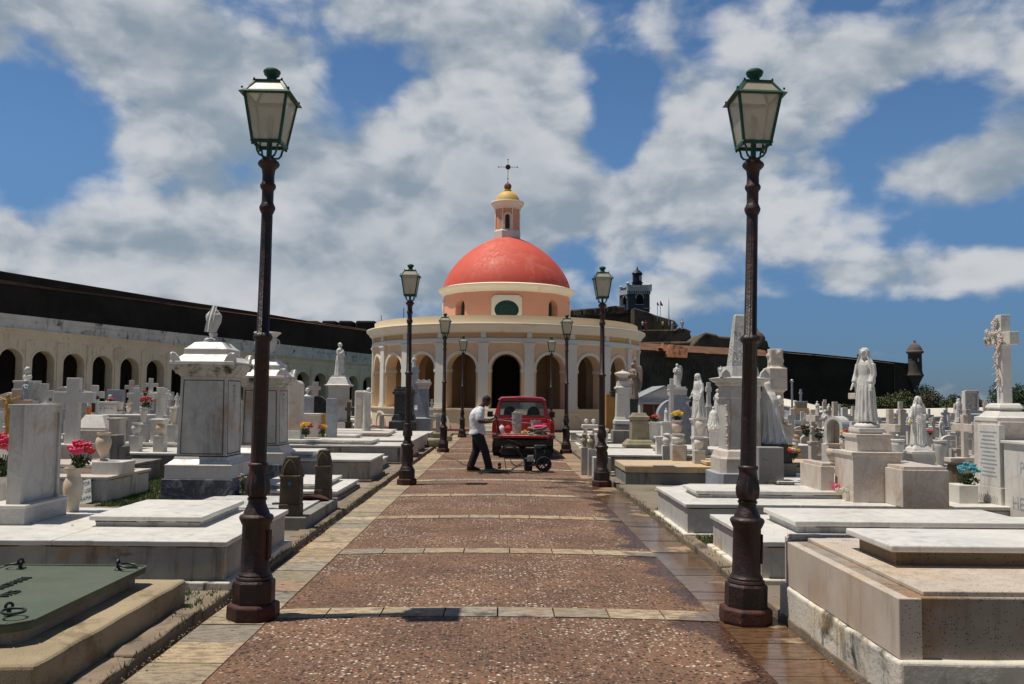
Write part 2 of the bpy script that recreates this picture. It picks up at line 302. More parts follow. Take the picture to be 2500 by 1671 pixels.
# ------------------------------------------------------------------ geometry helpers
def frange(a, b, n): return [a + (b - a) * i / (n - 1) for i in range(n)]
class MB:
    def __init__(s): s.v = []; s.f = []; s.M = Matrix(); s.col = []; s.c = None
    def add(s, vs, fs):
        o = len(s.v); s.v += [tuple(s.M @ Vector(v)) for v in vs]; s.f += [[i + o for i in f] for f in fs]
        s.col += [s.c] * len(fs); return s
    def box(s, x0, x1, y0, y1, z0, z1):
        v = [(x, y, z) for z in (z0, z1) for y in (y0, y1) for x in (x0, x1)]
        return s.add(v, [(0, 2, 3, 1), (4, 5, 7, 6), (0, 1, 5, 4), (2, 6, 7, 3), (0, 4, 6, 2), (1, 3, 7, 5)])
    def cbox(s, cx, cy, hx, hy, z0, z1): return s.box(cx - hx, cx + hx, cy - hy, cy + hy, z0, z1)
    def stack(s, cx, cy, lv):
        """square-plan stack: lv = [(z, hx, hy), ...]"""
        v = []
        for z, hx, hy in lv: v += [(cx - hx, cy - hy, z), (cx + hx, cy - hy, z), (cx + hx, cy + hy, z), (cx - hx, cy + hy, z)]
        f = [(3, 2, 1, 0)]; n = len(lv)
        for i in range(n - 1):
            for k in range(4): f.append((4 * i + k, 4 * i + (k + 1) % 4, 4 * i + 4 + (k + 1) % 4, 4 * i + 4 + k))
        f.append(tuple(4 * (n - 1) + k for k in range(4)))
        return s.add(v, f)
    def lathe(s, prof, n=24, cx=0, cy=0, rot=0.0, flute=None, a0=0, a1=2 * math.pi, cap=True):
        v = []; m = len(prof); full = abs(a1 - a0 - 2 * math.pi) < 1e-6; k = n if full else n + 1
        for r, z in prof:
            for i in range(k):
                a = a0 + (a1 - a0) * i / n + rot; rr = r
                if flute and flute[0] <= z <= flute[1]: rr = r * (1 - flute[2] * (0.5 - 0.5 * math.cos(flute[3] * a)))
                v.append((cx + rr * math.cos(a), cy + rr * math.sin(a), z))
        f = []
        for j in range(m - 1):
            for i in range(n):
                i2 = (i + 1) % k if full else i + 1
                f.append((j * k + i, j * k + i2, (j + 1) * k + i2, (j + 1) * k + i))
        if full and cap:
            if prof[0][0] > 1e-4: f.append(tuple(range(k - 1, -1, -1)))
            if prof[-1][0] > 1e-4: f.append(tuple((m - 1) * k + i for i in range(k)))
        return s.add(v, f)
    def loft(s, rings, cap=True):
        n = len(rings[0]); v = [p for r in rings for p in r]; f = []
        for j in range(len(rings) - 1):
            for i in range(n): f.append((j * n + i, j * n + (i + 1) % n, (j + 1) * n + (i + 1) % n, (j + 1) * n + i))
        if cap: f.append(tuple(range(n - 1, -1, -1))); f.append(tuple((len(rings) - 1) * n + i for i in range(n)))
        return s.add(v, f)
    def tube(s, path, rad, n=8, flat=1.0):
        path = [Vector(p) for p in path]; m = len(path)
        if not isinstance(rad, (list, tuple)): rad = [rad] * m
        rings = []; up = Vector((0, 0, 1))
        pu = None
        for i, p in enumerate(path):
            t = (path[min(i + 1, m - 1)] - path[max(i - 1, 0)]).normalized()
            if pu is None:
                a = up if abs(t.z) < .9 else Vector((0, 1, 0)); u = t.cross(a).normalized()
            else: u = (pu - t * pu.dot(t)).normalized()
            pu = u; w_ = t.cross(u)
            rings.append([p + (u * math.cos(2 * math.pi * k / n) + w_ * math.sin(2 * math.pi * k / n) * flat) * rad[i] for k in range(n)])
        return s.loft(rings)
    def ell(s, c, r, n=12, m=8):
        if not isinstance(r, (tuple, list)): r = (r, r, r)
        prof = [(math.sin(math.pi * j / m), -math.cos(math.pi * j / m)) for j in range(m + 1)]
        v = [(c[0], c[1], c[2] - r[2])]; f = []
        for j in range(1, m):
            for i in range(n):
                a = 2 * math.pi * i / n; v.append((c[0] + r[0] * prof[j][0] * math.cos(a), c[1] + r[1] * prof[j][0] * math.sin(a), c[2] + r[2] * prof[j][1]))
        v.append((c[0], c[1], c[2] + r[2])); L = len(v) - 1
        for i in range(n):
            f.append((0, 1 + (i + 1) % n, 1 + i)); f.append((L, L - n + i, L - n + (i + 1) % n))
            for j in range(m - 2): f.append((1 + j * n + i, 1 + j * n + (i + 1) % n, 1 + (j + 1) * n + (i + 1) % n, 1 + (j + 1) * n + i))
        return s.add(v, f)
    def prism(s, pts, d0, d1, axis='y'):
        """pts in the plane across the axis: (x,z) for y, (y,z) for x, (x,y) for z"""
        n = len(pts)
        def P(a, b, d): return {'y': (a, d, b), 'x': (d, a, b), 'z': (a, b, d)}[axis]
        v = [P(a, b, d0) for a, b in pts] + [P(a, b, d1) for a, b in pts]
        f = [tuple(range(n)), tuple(range(2 * n - 1, n - 1, -1))] + [(i, i + n, (i + 1) % n + n, (i + 1) % n) for i in range(n)]
        return s.add(v, f)
    def build(s, name, mat, parent=None, smooth=False, bev=0.0, remesh=0.0, dec=0, sharp=38, loc=None, rotz=0, seg=2, noisy=None, cuts=0):
        me = bpy.data.meshes.new(name); me.from_pydata(s.v, [], s.f)
        if cuts:
            bm = bmesh.new(); bm.from_mesh(me); le = [e for e in bm.edges if e.calc_length() > .35]; bmesh.ops.subdivide_edges(bm, edges=le, cuts=cuts, use_grid_fill=True); bm.to_mesh(me); bm.free()
        if noisy:
            amp, sc = noisy
            for vv in me.vertices: vv.co += mnoise.noise_vector(vv.co * sc) * amp
        bm = bmesh.new(); bm.from_mesh(me); bmesh.ops.recalc_face_normals(bm, faces=bm.faces); bm.to_mesh(me); bm.free()
        if any(c is not None for c in s.col):
            at_ = me.color_attributes.new('tint', 'FLOAT_COLOR', 'CORNER')
            for p in me.polygons:
                for li in p.loop_indices: at_.data[li].color = (*(s.col[p.index] or (1, 1, 1)), 1)
        me.materials.append(mat); o = bpy.data.objects.new(name, me); scene.collection.objects.link(o)
        if smooth: me.shade_smooth(); me.set_sharp_from_angle(angle=R(sharp))
        if remesh:
            md = o.modifiers.new('remesh', 'REMESH'); md.mode = 'VOXEL'; md.voxel_size = remesh; md.use_smooth_shade = True
            sm = o.modifiers.new('smooth', 'SMOOTH'); sm.factor = .5; sm.iterations = 2 + dec
        if bev:
            md = o.modifiers.new('bevel', 'BEVEL'); md.width = bev; md.segments = seg; md.limit_method = 'ANGLE'; md.angle_limit = R(35)
        if parent: o.parent = parent
        if loc is not None: o.location = loc
        if rotz: o.rotation_euler.z = rotz
        return o
def thing(name, label, cat, loc=(0, 0, 0), rotz=0, group=None):
    o = bpy.data.objects.new(name, None); scene.collection.objects.link(o); o.empty_display_size = .1
    o.location = loc; o.rotation_euler = (0, 0, rotz); o['label'] = label; o['category'] = cat
    if group: o['group'] = group
    return o
def tag(o, label, cat, group=None, kind=None):
    o['label'] = label; o['category'] = cat
    if group: o['group'] = group
    if kind: o['kind'] = kind
    return o
def struct(o, label, cat): o['kind'] = 'structure'; o['label'] = label; o['category'] = cat; return o
def dup(root, loc, rotz=0, label=None, group=None, scale=None):
    kids = [c for c in bpy.data.objects if c.parent == root]
    r = root.copy(); scene.collection.objects.link(r); r.location = loc; r.rotation_euler = (0, 0, rotz)
    if label: r['label'] = label
    if group: r['group'] = group
    if scale: r.scale = (scale,) * 3
    for ch in kids:
        c = ch.copy(); scene.collection.objects.link(c); c.parent = r
        for g in [q for q in bpy.data.objects if q.parent == ch]:
            d = g.copy(); scene.collection.objects.link(d); d.parent = c
    return r
def text_mesh(name, body, size, mat, parent, loc, rot, depth=.004, align='CENTER', sx=1.0):
    cu = bpy.data.curves.new(name, 'FONT'); cu.body = body; cu.size = size; cu.extrude = depth; cu.align_x = align; cu.resolution_u = 3
    ob = bpy.data.objects.new(name, cu); scene.collection.objects.link(ob)
    dg = bpy.context.evaluated_depsgraph_get(); me = bpy.data.meshes.new_from_object(ob.evaluated_get(dg)); me.name = name
    bpy.data.objects.remove(ob); me.materials.clear(); me.materials.append(mat)
    o = bpy.data.objects.new(name, me); scene.collection.objects.link(o); o.parent = parent; o.location = loc; o.rotation_euler = rot; o.scale = (sx, 1, 1)
    return o
# ------------------------------------------------------------------ ground, path, sea
rnd = random.Random(7)
m = MB()
xs = [-400, -120, -60, -30, -2.50, 2.30, 30, 60, 120, 400]; ys = [-30, 0, 20, 40, 60, 72]
m.add([(x, y, z) for y in ys for x, z in ((-400, .05), (-60, .05), (-2.36, .05), (-2.352, -.07), (2.252, -.07), (2.26, .05), (60, .05), (400, .05))],
      [(j * 8 + i, j * 8 + i + 1, j * 8 + 9 + i, j * 8 + 8 + i) for j in range(5) for i in range(7)])
struct(m.build('ground', groundm), 'bare grey brown earth between the graves', 'ground')
m = MB(); m.add([(-6000, 72.5, -22), (6000, 72.5, -22), (6000, 8000, -22), (-6000, 8000, -22)], [(0, 1, 2, 3)])
m.add([(-6000, -3000, -22), (6000, -3000, -22), (6000, -31, -22), (-6000, -31, -22)], [(0, 1, 2, 3)])
struct(m.build('sea', seam), 'dark blue sea beyond the cemetery wall', 'sea')
m = MB(); m.add([(-400, 72, 0.05), (400, 72, 0.05), (400, 104, -1.5), (-400, 104, -1.5), (400, 240, -3), (-400, 240, -3), (400, 300, -22.3), (-400, 300, -22.3)], [(0, 1, 2, 3), (3, 2, 4, 5), (5, 4, 6, 7)])
struct(m.build('terrain', leafd), 'dark overgrown slope beyond the cemetery', 'ground')
def crown(x): return .030 * max(0, 1 - (x / 1.72) ** 2)
XI0, XI1, XO0, XO1 = -1.75, 1.67, -2.22, 2.15
BANDS = [6.92 + 2.72 * k for k in range(-2, 12)]
m = MB()          # aggregate bays, crowned
edges = [1.2] + [b for k in BANDS for b in (k - .15, k + .15)] + [40.3]
for a, b in zip(edges[0::2], edges[1::2]):
    if b <= a: continue
    n = 14; xx = frange(XI0, XI1, n + 1)
    m.add([(x, y, crown(x)) for y in (a, b) for x in xx], [(i, i + 1, n + 2 + i, n + 1 + i) for i in range(n)])
struct(m.build('path', aggm, smooth=True), 'red brown exposed aggregate path with white stone chips', 'path')
TINTS = [(.47, .36, .23), (.42, .33, .21), (.50, .38, .245), (.36, .30, .20), (.52, .41, .26), (.44, .29, .18), (.31, .27, .21), (.48, .36, .22)]
m = MB()
for bi, yb in enumerate(BANDS):
    x = XI0; k = 0
    while x < XI1 - .05:
        wd = rnd.uniform(.40, .50); x2 = min(XI1, x + wd)
        if XI1 - x2 < .2: x2 = XI1
        c = rnd.choice(TINTS); q_ = rnd.uniform(.85, 1.1); m.c = tuple(v * q_ for v in c)
        q = [x + .006, (x + x2) / 2, x2 - .006]
        y0 = yb - .146 + rnd.uniform(-.006, .006); y1 = yb + .146 + rnd.uniform(-.006, .006)
        m.add([(xx, y, crown(xx) + dz) for dz in (-.03, .006) for y in (y0, y1) for xx in q],
              [(6, 7, 10, 9), (7, 8, 11, 10), (0, 1, 7, 6), (1, 2, 8, 7), (3, 9, 10, 4), (4, 10, 11, 5), (0, 6, 9, 3), (2, 5, 11, 8)])
        x = x2; k += 1
struct(m.build('path_bands', slabm), 'pale stone cross bands set in the path', 'path')
m = MB()
for s0, s1, side in ((XO0, XI0, 'l'), (XI1, XO1, 'r')):
    y = 1.2
    while y < 40.3:
        L = rnd.uniform(.30, .50); c = rnd.choice(TINTS); q_ = rnd.uniform(.8, 1.1); m.c = tuple(v * q_ for v in c)
        if side == 'r': m.c = tuple(a * b for a, b in zip(m.c, (.86, .76, .68)))
        m.box(s0 + (.0 if side == 'r' else rnd.uniform(0, .02)), s1 - .006, y + .005, min(y + L, 40.3) - .005, -.05, rnd.uniform(.001, .007)); y += L
struct(m.build('path_edging', slabm), 'stone slabs edging both sides of the path', 'path')
m = MB(); m.add([(x, y, -.012) for y in (1.1, 40.4) for x in (XO0 + .02, XO1 - .02)], [(0, 1, 3, 2)])
struct(m.build('path_bed', kerbm), 'mortar bed under the path slabs', 'path')
m = MB()
for x0, x1, s_ in ((-2.46, -2.275, 1), (2.18, 2.31, 2)):
    y = 1.1
    while y < 39:
        L = rnd.uniform(.9, 1.6); m.box(x0 + rnd.uniform(-.02, .01), x1 + rnd.uniform(-.012, .012), y + .008, y + L - .008, -.08, .062 + rnd.uniform(-.012, .012)); y += L
struct(m.build('kerb', kerbm, bev=.018, seg=3, noisy=(.016, 5), cuts=7), 'worn concrete kerbs along both edges of the path', 'kerb')
# flat paved court beyond the path
m = MB(); m.box(-9, 9, 39.5, 42.6, -.05, .055); struct(m.build('forecourt', kerbm), 'paved forecourt in front of the round chapel', 'pavement')
# ------------------------------------------------------------------ arch panel used by the chapel and the arcade
def arch_panel(mb, fmap, W, w, zb, zs, zt, d, nseg=14):
    """one bay of a wall; fmap(u, v, z) maps along-wall u in [-W/2, W/2] and depth v to a point. opening width w, springing zs, base zb, top zt"""
    r = w / 2; us = [-W / 2] + [-r * math.cos(math.pi * i / nseg) for i in range(nseg + 1)] + [W / 2]
    def bot(u): return zs + math.sqrt(max(0, r * r - u * u))
    for v, fl in ((0, 0), (d, 1)):
        for i in range(1, len(us) - 2):
            mb.add([fmap(us[i], v, bot(us[i])), fmap(us[i + 1], v, bot(us[i + 1])), fmap(us[i + 1], v, zt), fmap(us[i], v, zt)], [(0, 1, 2, 3)])
        for a, b in ((-W / 2, -r), (r, W / 2)):
            mb.add([fmap(a, v, zb), fmap(b, v, zb), fmap(b, v, zs), fmap(a, v, zs), fmap(b, v, zt), fmap(a, v, zt)], [(0, 1, 2, 3), (3, 2, 4, 5)])
    for i in range(1, len(us) - 2):
        mb.add([fmap(us[i], 0, bot(us[i])), fmap(us[i + 1], 0, bot(us[i + 1])), fmap(us[i + 1], d, bot(us[i + 1])), fmap(us[i], d, bot(us[i]))], [(0, 1, 2, 3)])
    for u in (-r, r): mb.add([fmap(u, 0, zb), fmap(u, d, zb), fmap(u, d, zs), fmap(u, 0, zs)], [(0, 1, 2, 3)])
def arch_ring(mb, fmap, w, wo, zs, v0, v1, nseg=16, zfoot=None):
    r0, r1 = w / 2, wo / 2
    for i in range(nseg):
        a, b = math.pi * i / nseg, math.pi * (i + 1) / nseg
        P = [(-r * math.cos(t), zs + r * math.sin(t)) for t in (a, b) for r in (r0, r1)]
        vs = [fmap(u, v, z) for v in (v0, v1) for u, z in P]
        mb.add(vs, [(0, 1, 3, 2), (4, 6, 7, 5), (0, 2, 6, 4), (1, 5, 7, 3)])
    if zfoot is not None:
        for sg in (-1, 1):
            vs = [fmap(sg * r, v, z) for v in (v0, v1) for z in (zfoot, zs) for r in (r0, r1)]
            mb.add(vs, [(0, 1, 3, 2), (4, 6, 7, 5), (0, 2, 6, 4), (1, 5, 7, 3), (0, 4, 5, 1)])
def fbox(mb, fmap, u0, u1, v0, v1, z0, z1, n=1):
    for i in range(n):
        a, b = u0 + (u1 - u0) * i / n, u0 + (u1 - u0) * (i + 1) / n
        vs = [fmap(u, v, z) for z in (z0, z1) for v in (v0, v1) for u in (a, b)]
        mb.add(vs, [(0, 2, 3, 1), (4, 5, 7, 6), (0, 1, 5, 4), (2, 6, 7, 3)] + ([(0, 4, 6, 2)] if i == 0 else []) + ([(1, 3, 7, 5)] if i == n - 1 else []))
# ------------------------------------------------------------------ round chapel
ochre_in = stone('gallery_ochre_shaded', (.40, .25, .13), (.34, .21, .11), .5, .85, bump=.1, grain=25)  # ochre stucco darkened; the gallery's shade sits in the colour
niche_m = stone('niche_stone_shaded', (.05, .045, .04), (.03, .028, .026), .5, .9, bump=.1)  # near-black colour stands for the shade inside the niches
CX, CY = .13, 49.5
chapel = thing('round_chapel', 'round cream chapel with coral dome, yellow cupola and white arched colonnade', 'chapel', (CX, CY, 0))
NB = 21; RW = 7.40; DT = 2 * math.pi / NB
def cyl(R0, th0):
    def f(u, v, z):
        a = th0 + u / R0; r = R0 - v
        return (r * math.sin(a), -r * math.cos(a), z)
    return f
FLR = 1.15
mb_w = MB()
Wb = DT * RW
for k in range(NB):
    f = cyl(RW, k * DT); mb_a, mb_t = MB(), MB()
    arch_panel(mb_w, f, Wb, 1.50, FLR, 3.06, 4.34, .55)
    arch_ring(mb_a, f, 1.52, 1.80, 3.06, -.045, .02); mb_a.build('arch_moulding', trimc, chapel, smooth=True)
    # imposts wrap into the opening
    for sg in (-1, 1):
        mb_t = MB()
        fbox(mb_t, f, sg * .73, sg * (.74 + .17), -.06, .60, 2.92, 3.06)
        mb_t.build('impost', trimw, chapel)
    f2 = cyl(RW, (k + .5) * DT)
    mb_t = MB(); fbox(mb_t, f2, -.235, .235, -.12, -.003, FLR + .20, 4.16)          # pilaster
    fbox(mb_t, f2, -.29, .29, -.17, -.003, FLR, FLR + .12); fbox(mb_t, f2, -.26, .26, -.145, -.003, FLR + .12, FLR + .20)
    fbox(mb_t, f2, -.26, .26, -.15, -.003, 4.16, 4.24); fbox(mb_t, f2, -.30, .30, -.18, -.003, 4.24, 4.33)
    mb_t.build('pilaster', trimw, chapel)
    mb_t = MB(); fbox(mb_t, f2, -.12, .12, -.13, .0, 4.585, 4.835); mb_t.build('frieze_stud', trimw, chapel)
mb_w.build('colonnade_wall', cream, chapel, smooth=True)
MB().lathe([(RW - .02, 4.335), (RW + .10, 4.335), (RW + .14, 4.38), (RW + .12, 4.56), (RW + .06, 4.58), (RW - .02, 4.58)], 126).build('architrave', trimw, chapel, smooth=True)
MB().lathe([(RW - .02, 4.575), (RW + .0, 4.575), (RW + .0, 4.85), (RW - .02, 4.85)], 126).build('frieze', ochre, chapel, smooth=True)
MB().lathe([(RW - .02, 4.84), (RW + .14, 4.84), (RW + .16, 4.92), (RW + .26, 4.98), (RW + .30, 5.08), (RW + .42, 5.17), (RW + .44, 5.25), (RW + .42, 5.29), (RW - .05, 5.33)], 126).build('cornice', trimc, chapel, smooth=True)
MB().lathe([(RW - .03, 5.30), (RW + .0, 5.30), (RW + .0, 5.68), (RW - .35, 5.68), (RW - .35, 5.2)], 126).build('parapet', cream2, chapel, smooth=True)
MB().lathe([(3.3, 5.28), (RW - .2, 5.28)], 84).build('terrace_roof', trimc, chapel)
MB().lathe([(4.9, 4.33), (RW - .05, 4.33)], 84).build('gallery_ceiling', cream2, chapel)
# inner wall of the gallery with a dark doorway facing the path
mi = MB()
for k in range(14):
    f = cyl(5.0, k * 2 * math.pi / 14)
    if k in (0, 2, 12, 4, 10, 7): arch_panel(mi, f, 5.0 * 2 * math.pi / 14, 1.5, FLR, 3.1, 4.33, .5)
    else: fbox(mi, f, -5.0 * math.pi / 14, 5.0 * math.pi / 14, 0, .4, FLR, 4.33, 4)
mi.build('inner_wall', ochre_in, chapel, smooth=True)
# cross walls dividing the gallery
mi = MB()
for k in range(0, NB, 3):
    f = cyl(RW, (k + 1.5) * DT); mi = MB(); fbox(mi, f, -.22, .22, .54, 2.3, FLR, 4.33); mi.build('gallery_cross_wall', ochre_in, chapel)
MB().lathe([(0.01, FLR - .02), (RW + .22, FLR - .02), (RW + .22, FLR - .08)], 84).build('gallery_floor', trimw, chapel)
mp = MB(); mp.lathe([(RW + .14, 0), (RW + .14, FLR - .05), (RW + .22, FLR - .05), (RW + .22, FLR + .004)], 126); mp.build('plinth', cream2, chapel, smooth=True)
for k in range(NB):
    mp = MB(); mq = MB()
    f = cyl(RW + .14, (k + .5) * DT)
    arch_ring(mp, f, 1.02, 1.26, .34, -.05, .02, zfoot=0.02)
    arch_panel(mq, f, 1.3, .96, 0.0, .34, .96, .02) if False else fbox(mq, f, -.50, .50, -.012, .0, 0, .34, 3)
    for i in range(8):
        a, b = math.pi * i / 8, math.pi * (i + 1) / 8
        mq.add([f(-.5 * math.cos(a), -.012, .34), f(-.5 * math.cos(b), -.012, .34), f(-.5 * math.cos(b), -.012, .34 + .5 * math.sin(b)), f(-.5 * math.cos(a), -.012, .34 + .5 * math.sin(a))], [(0, 1, 2, 3)])
    mp.build('blind_arch_moulding', trimc, chapel, smooth=True); mq.build('blind_arch', cream2, chapel)
MB().lathe([(RW + .14, 0), (RW + .30, 0), (RW + .30, .16), (RW + .14, .16)], 84).build('plinth_foot', terracotta, chapel, smooth=True)
# stairs up to the centre arch
ms = MB()
for i in range(6): ms.box(-1.1, 1.1, -RW - .2 - .30 * (6 - i), -RW + .3, i * .19, (i + 1) * .19 - .004)
ms.build('stairs', trimc, chapel)
# entrance door leaves, dark
for sg in (-1, 1):
    MB().box(min(0, sg * .74) + .01, max(0, sg * .74) - .01, -4.62, -4.56, FLR, 3.8).build('door_leaf', darkin, chapel)
# drum
DR = 3.58
md_ = MB()
fA = lambda th: cyl(DR, th)
N8 = 8
for k in range(N8):
    th = k * math.pi / 4; f = cyl(DR, th); Wd = DR * math.pi / 4
    if k % 2:
        mg = MB()
        arch_panel(md_, f, Wd, .74, 5.25, 6.62, 7.36, .45)
        fbox(mg, f, -.37, .37, .40, .43, 5.25, 6.62, 2)
        for i in range(8):
            a, b = math.pi * i / 8, math.pi * (i + 1) / 8
            mg.add([f(-.37 * math.cos(a), .40, 6.62), f(-.37 * math.cos(b), .40, 6.62), f(-.37 * math.cos(b), .40, 6.62 + .37 * math.sin(b)), f(-.37 * math.cos(a), .40, 6.62 + .37 * math.sin(a))], [(0, 1, 2, 3)])
        mg.build('drum_window', tubegreen, chapel)
    else:
        fbox(md_, f, -Wd / 2, Wd / 2, 0, .3, 5.25, 7.36, 8)
md_.build('drum_wall', salmon, chapel, smooth=True)
for k in (0, 2, 4, 6):
    f = cyl(DR, k * math.pi / 4); zc_, rx, rz = 6.33, .64, .50; n = 28
    ms = MB()            # square surround with an oval hole
    def sq(a):
        c, s_ = math.cos(a), math.sin(a); q = 1 / max(abs(c), abs(s_)); return c * q * .80, s_ * q * .80
    for i in range(n):
        a, b = 2 * math.pi * i / n, 2 * math.pi * (i + 1) / n
        (oa, za), (ob, zb_) = sq(a), sq(b)
        P = [(rx * math.cos(a), zc_ + rz * math.sin(a)), (rx * math.cos(b), zc_ + rz * math.sin(b)), (ob, zc_ - .02 + zb_), (oa, zc_ - .02 + za)]
        ms.add([f(u, -.07, z) for u, z in P], [(0, 1, 2, 3)])
        ms.add([f(P[0][0], -.07, P[0][1]), f(P[1][0], -.07, P[1][1]), f(P[1][0], .0, P[1][1]), f(P[0][0], 0, P[0][1])], [(0, 1, 2, 3)])
        ms.add([f(P[3][0], -.07, P[3][1]), f(P[2][0], -.07, P[2][1]), f(P[2][0], .0, P[2][1]), f(P[3][0], 0, P[3][1])], [(0, 1, 2, 3)])
    sur = ms.build('oval_window_surround', trimc, chapel)
    mo = MB(); mo.add([f(rx * 1.01 * math.cos(2 * math.pi * i / n), -.032, zc_ + rz * 1.01 * math.sin(2 * math.pi * i / n)) for i in range(n)] + [f(0, -.032, zc_)] + [f(rx * .5 * math.cos(2 * math.pi * i / n), -.032, zc_ + rz * .5 * math.sin(2 * math.pi * i / n)) for i in range(n)], [(n + 1 + i, n + 1 + (i + 1) % n, n) for i in range(n)] + [(i, (i + 1) % n, n + 1 + (i + 1) % n, n + 1 + i) for i in range(n)])
    mo.build('oval_window', tubegreen, chapel)
    mo = MB()
    for rr in (.5, .97):
        mo.tube([f(rx * rr * math.cos(2 * math.pi * i / 24), -.05, zc_ + rz * rr * math.sin(2 * math.pi * i / 24)) for i in range(25)], .018, 6)
    for sg in (-1, 1):
        fbox(mo, f, sg * .05 - .012, sg * .05 + .012, -.06, -.04, zc_ - rz, zc_ + rz); fbox(mo, f, -rx, rx, -.06, -.04, zc_ + sg * .05 - .012, zc_ + sg * .05 + .012, 3)
    mo.build('window_bars', greenp, chapel)
MB().lathe([(DR - .02, 7.34), (DR + .06, 7.36), (DR + .10, 7.46), (DR + .20, 7.54), (DR + .30, 7.66), (DR + .32, 7.72), (DR + .06, 7.80), (DR - .1, 7.80)], 96).build('drum_cornice', trimc, chapel, smooth=True)
prof = []
for i in range(29):
    t = i / 28 * 1.45; r = 3.62 * math.cos(t) ** (2 / 1.6); z = 7.78 + 3.1 * math.sin(t) ** (2 / 1.6) if t > 0 else 7.78
    prof.append((max(r, .6), z))
MB().lathe(prof, 96).build('dome', redsalt, chapel, smooth=True)
# lantern
lz = 10.62
ml = MB(); ml.lathe([(.80, lz), (.80, lz + .5), (.74, lz + .60), (.70, lz + .62)], 8, rot=math.pi / 8); ml.build('lantern_collar', trimw, chapel)
ml = MB()
for k in range(8):
    mtrim = MB(); mgl = MB(); th = k * math.pi / 4; f = cyl(.70, th); Wl = .70 * math.pi / 4
    if k % 2 == 0:
        arch_panel(ml, f, Wl, .26, 11.2, 11.94, 12.48, .14, 8)
        arch_ring(mtrim, f, .30, .48, 11.94, -.04, .01, 10, zfoot=11.22)
        fbox(mgl, f, -.13, .13, .12, .13, 11.22, 12.07); mgl.build('lantern_window', tubegreen, chapel); mtrim.build('window_surround', trimc, chapel); mtrim = MB()
    else:
        fbox(ml, f, -Wl / 2, Wl / 2, 0, .1, 11.2, 12.48, 4)
    f2 = cyl(.70, th + math.pi / 8)
    fbox(mtrim, f2, -.035, .035, -.05, .0, 11.22, 12.45); mtrim.build('lantern_pilaster', trimc, chapel)
ml.build('lantern_wall', salmon, chapel, smooth=True)
MB().lathe([(.70, 12.42), (.76, 12.44), (.78, 12.56), (.90, 12.68), (.96, 12.80), (.94, 12.86), (.5, 12.88)], 40).build('lantern_cornice', trimc, chapel, smooth=True)
cp = MB(); cp.lathe([(.70 * math.cos(t), 12.86 + .66 * math.sin(t)) for t in frange(0, 1.35, 12)] + [(.21, 13.53), (.21, 13.60), (.12, 13.62)], 40); cup = cp.build('cupola', yellowp, chapel, smooth=True)
MB().ell((0, 0, 13.80), .215, 20, 14).build('ball_finial', terracotta, chapel, smooth=True)
mc = MB(); mc.tube([(0, 0, 13.95), (0, 0, 15.36)], .014, 6).tube([(-.52, 0, 14.94), (.52, 0, 14.94)], .014, 6)
for p in ((-.54, 0, 14.94), (.54, 0, 14.94), (0, 0, 15.38), (0, 0, 14.05), (0, 0, 14.26)): mc.ell(p, .04, 8, 6)
mc.M = Matrix.Translation((0, 0, 14.94)) @ Matrix.Rotation(math.pi / 2, 4, 'X'); mc.lathe([(.001, -.05), (.14, -.04), (.15, 0), (.14, .04), (.001, .05)], 20)
mc.build('dome_cross', stone('cross_iron', (.10, .02, .02), (.06, .02, .02), 3, .6), chapel, smooth=True)
# ------------------------------------------------------------------ arcade of niches on the left
ARD = Vector((math.sin(R(34)), math.cos(R(34)), 0)); ARN = Vector((ARD.y, -ARD.x, 0))   # normal towards the graves
p0 = at(28, 850, 62); P_ARC = Vector((p0.x, p0.y, 0)); PITCHA = .0307 * 62 / math.cos(R(34)); SL = -.0300
def arc_f(k):
    def f(u, v, z):
        q = P_ARC + ARD * (k * PITCHA + u) - ARN * v
        return (q.x, q.y, z + SL * (k * PITCHA + u))
    return f
arc = thing('niche_arcade', 'long weathered cream arcade of round arched burial niches along the left', 'arcade')
mw, mtop = MB(), MB()
ZT = 4.78; AW = 1.62; ZS = 4.78 - .81 - .0
ZS = 3.98
for k in range(-3, 24):
    f = arc_f(k)
    arch_panel(mw, f, PITCHA, AW, -1, ZS, 5.55, .95)
    mr_ = MB(); arch_ring(mr_, f, AW + .02, AW + .30, ZS, -.05, .02, 14, zfoot=-1); mr_.build('arch_moulding', arcadem, arc, smooth=True)
    g = arc_f(k + .5)
    mpil = MB(); fbox(mpil, g, -.17, .17, -.10, -.002, -1, 5.24); fbox(mpil, g, -.21, .21, -.14, -.002, 5.24, 5.42); mpil.build('pilaster', arcadem, arc)
    # recess with niche rows
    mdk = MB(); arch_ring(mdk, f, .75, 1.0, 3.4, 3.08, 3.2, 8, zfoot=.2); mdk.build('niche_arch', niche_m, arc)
for L in ((5.55, 5.78, -.06), (5.78, 6.02, -.02), (6.02, 6.14, -.14), (6.14, 6.24, -.26)):
    fbox(mtop, arc_f(0), -3.5 * PITCHA, 23.5 * PITCHA, L[2], .95, L[0], L[1])
for k in range(-3, 24):
    mcap = MB(); fbox(mcap, arc_f(k), -PITCHA / 2 + .008, PITCHA / 2 - .008, -.14, .8, 6.245, 6.86); mcap.build('parapet_panel', arcadetop, arc, noisy=(.02, 3))
mcap = MB(); fbox(mcap, arc_f(0), -3.5 * PITCHA, 23.5 * PITCHA, -.18, .9, 6.86, 7.22)
mw.build('arcade_wall', arcadem, arc)
mtop.build('cornice', arcadem, arc); mcap.build('parapet_coping', arcadetop, arc, noisy=(.02, 3))
mk = MB(); fbox(mk, arc_f(0), -3.5 * PITCHA, 23.5 * PITCHA, .9, 3.3, 5.6, 5.7); fbox(mk, arc_f(0), -3.5 * PITCHA, 23.5 * PITCHA, 3.2, 3.3, -1, 5.7); mk.build('vault', niche_m, arc)
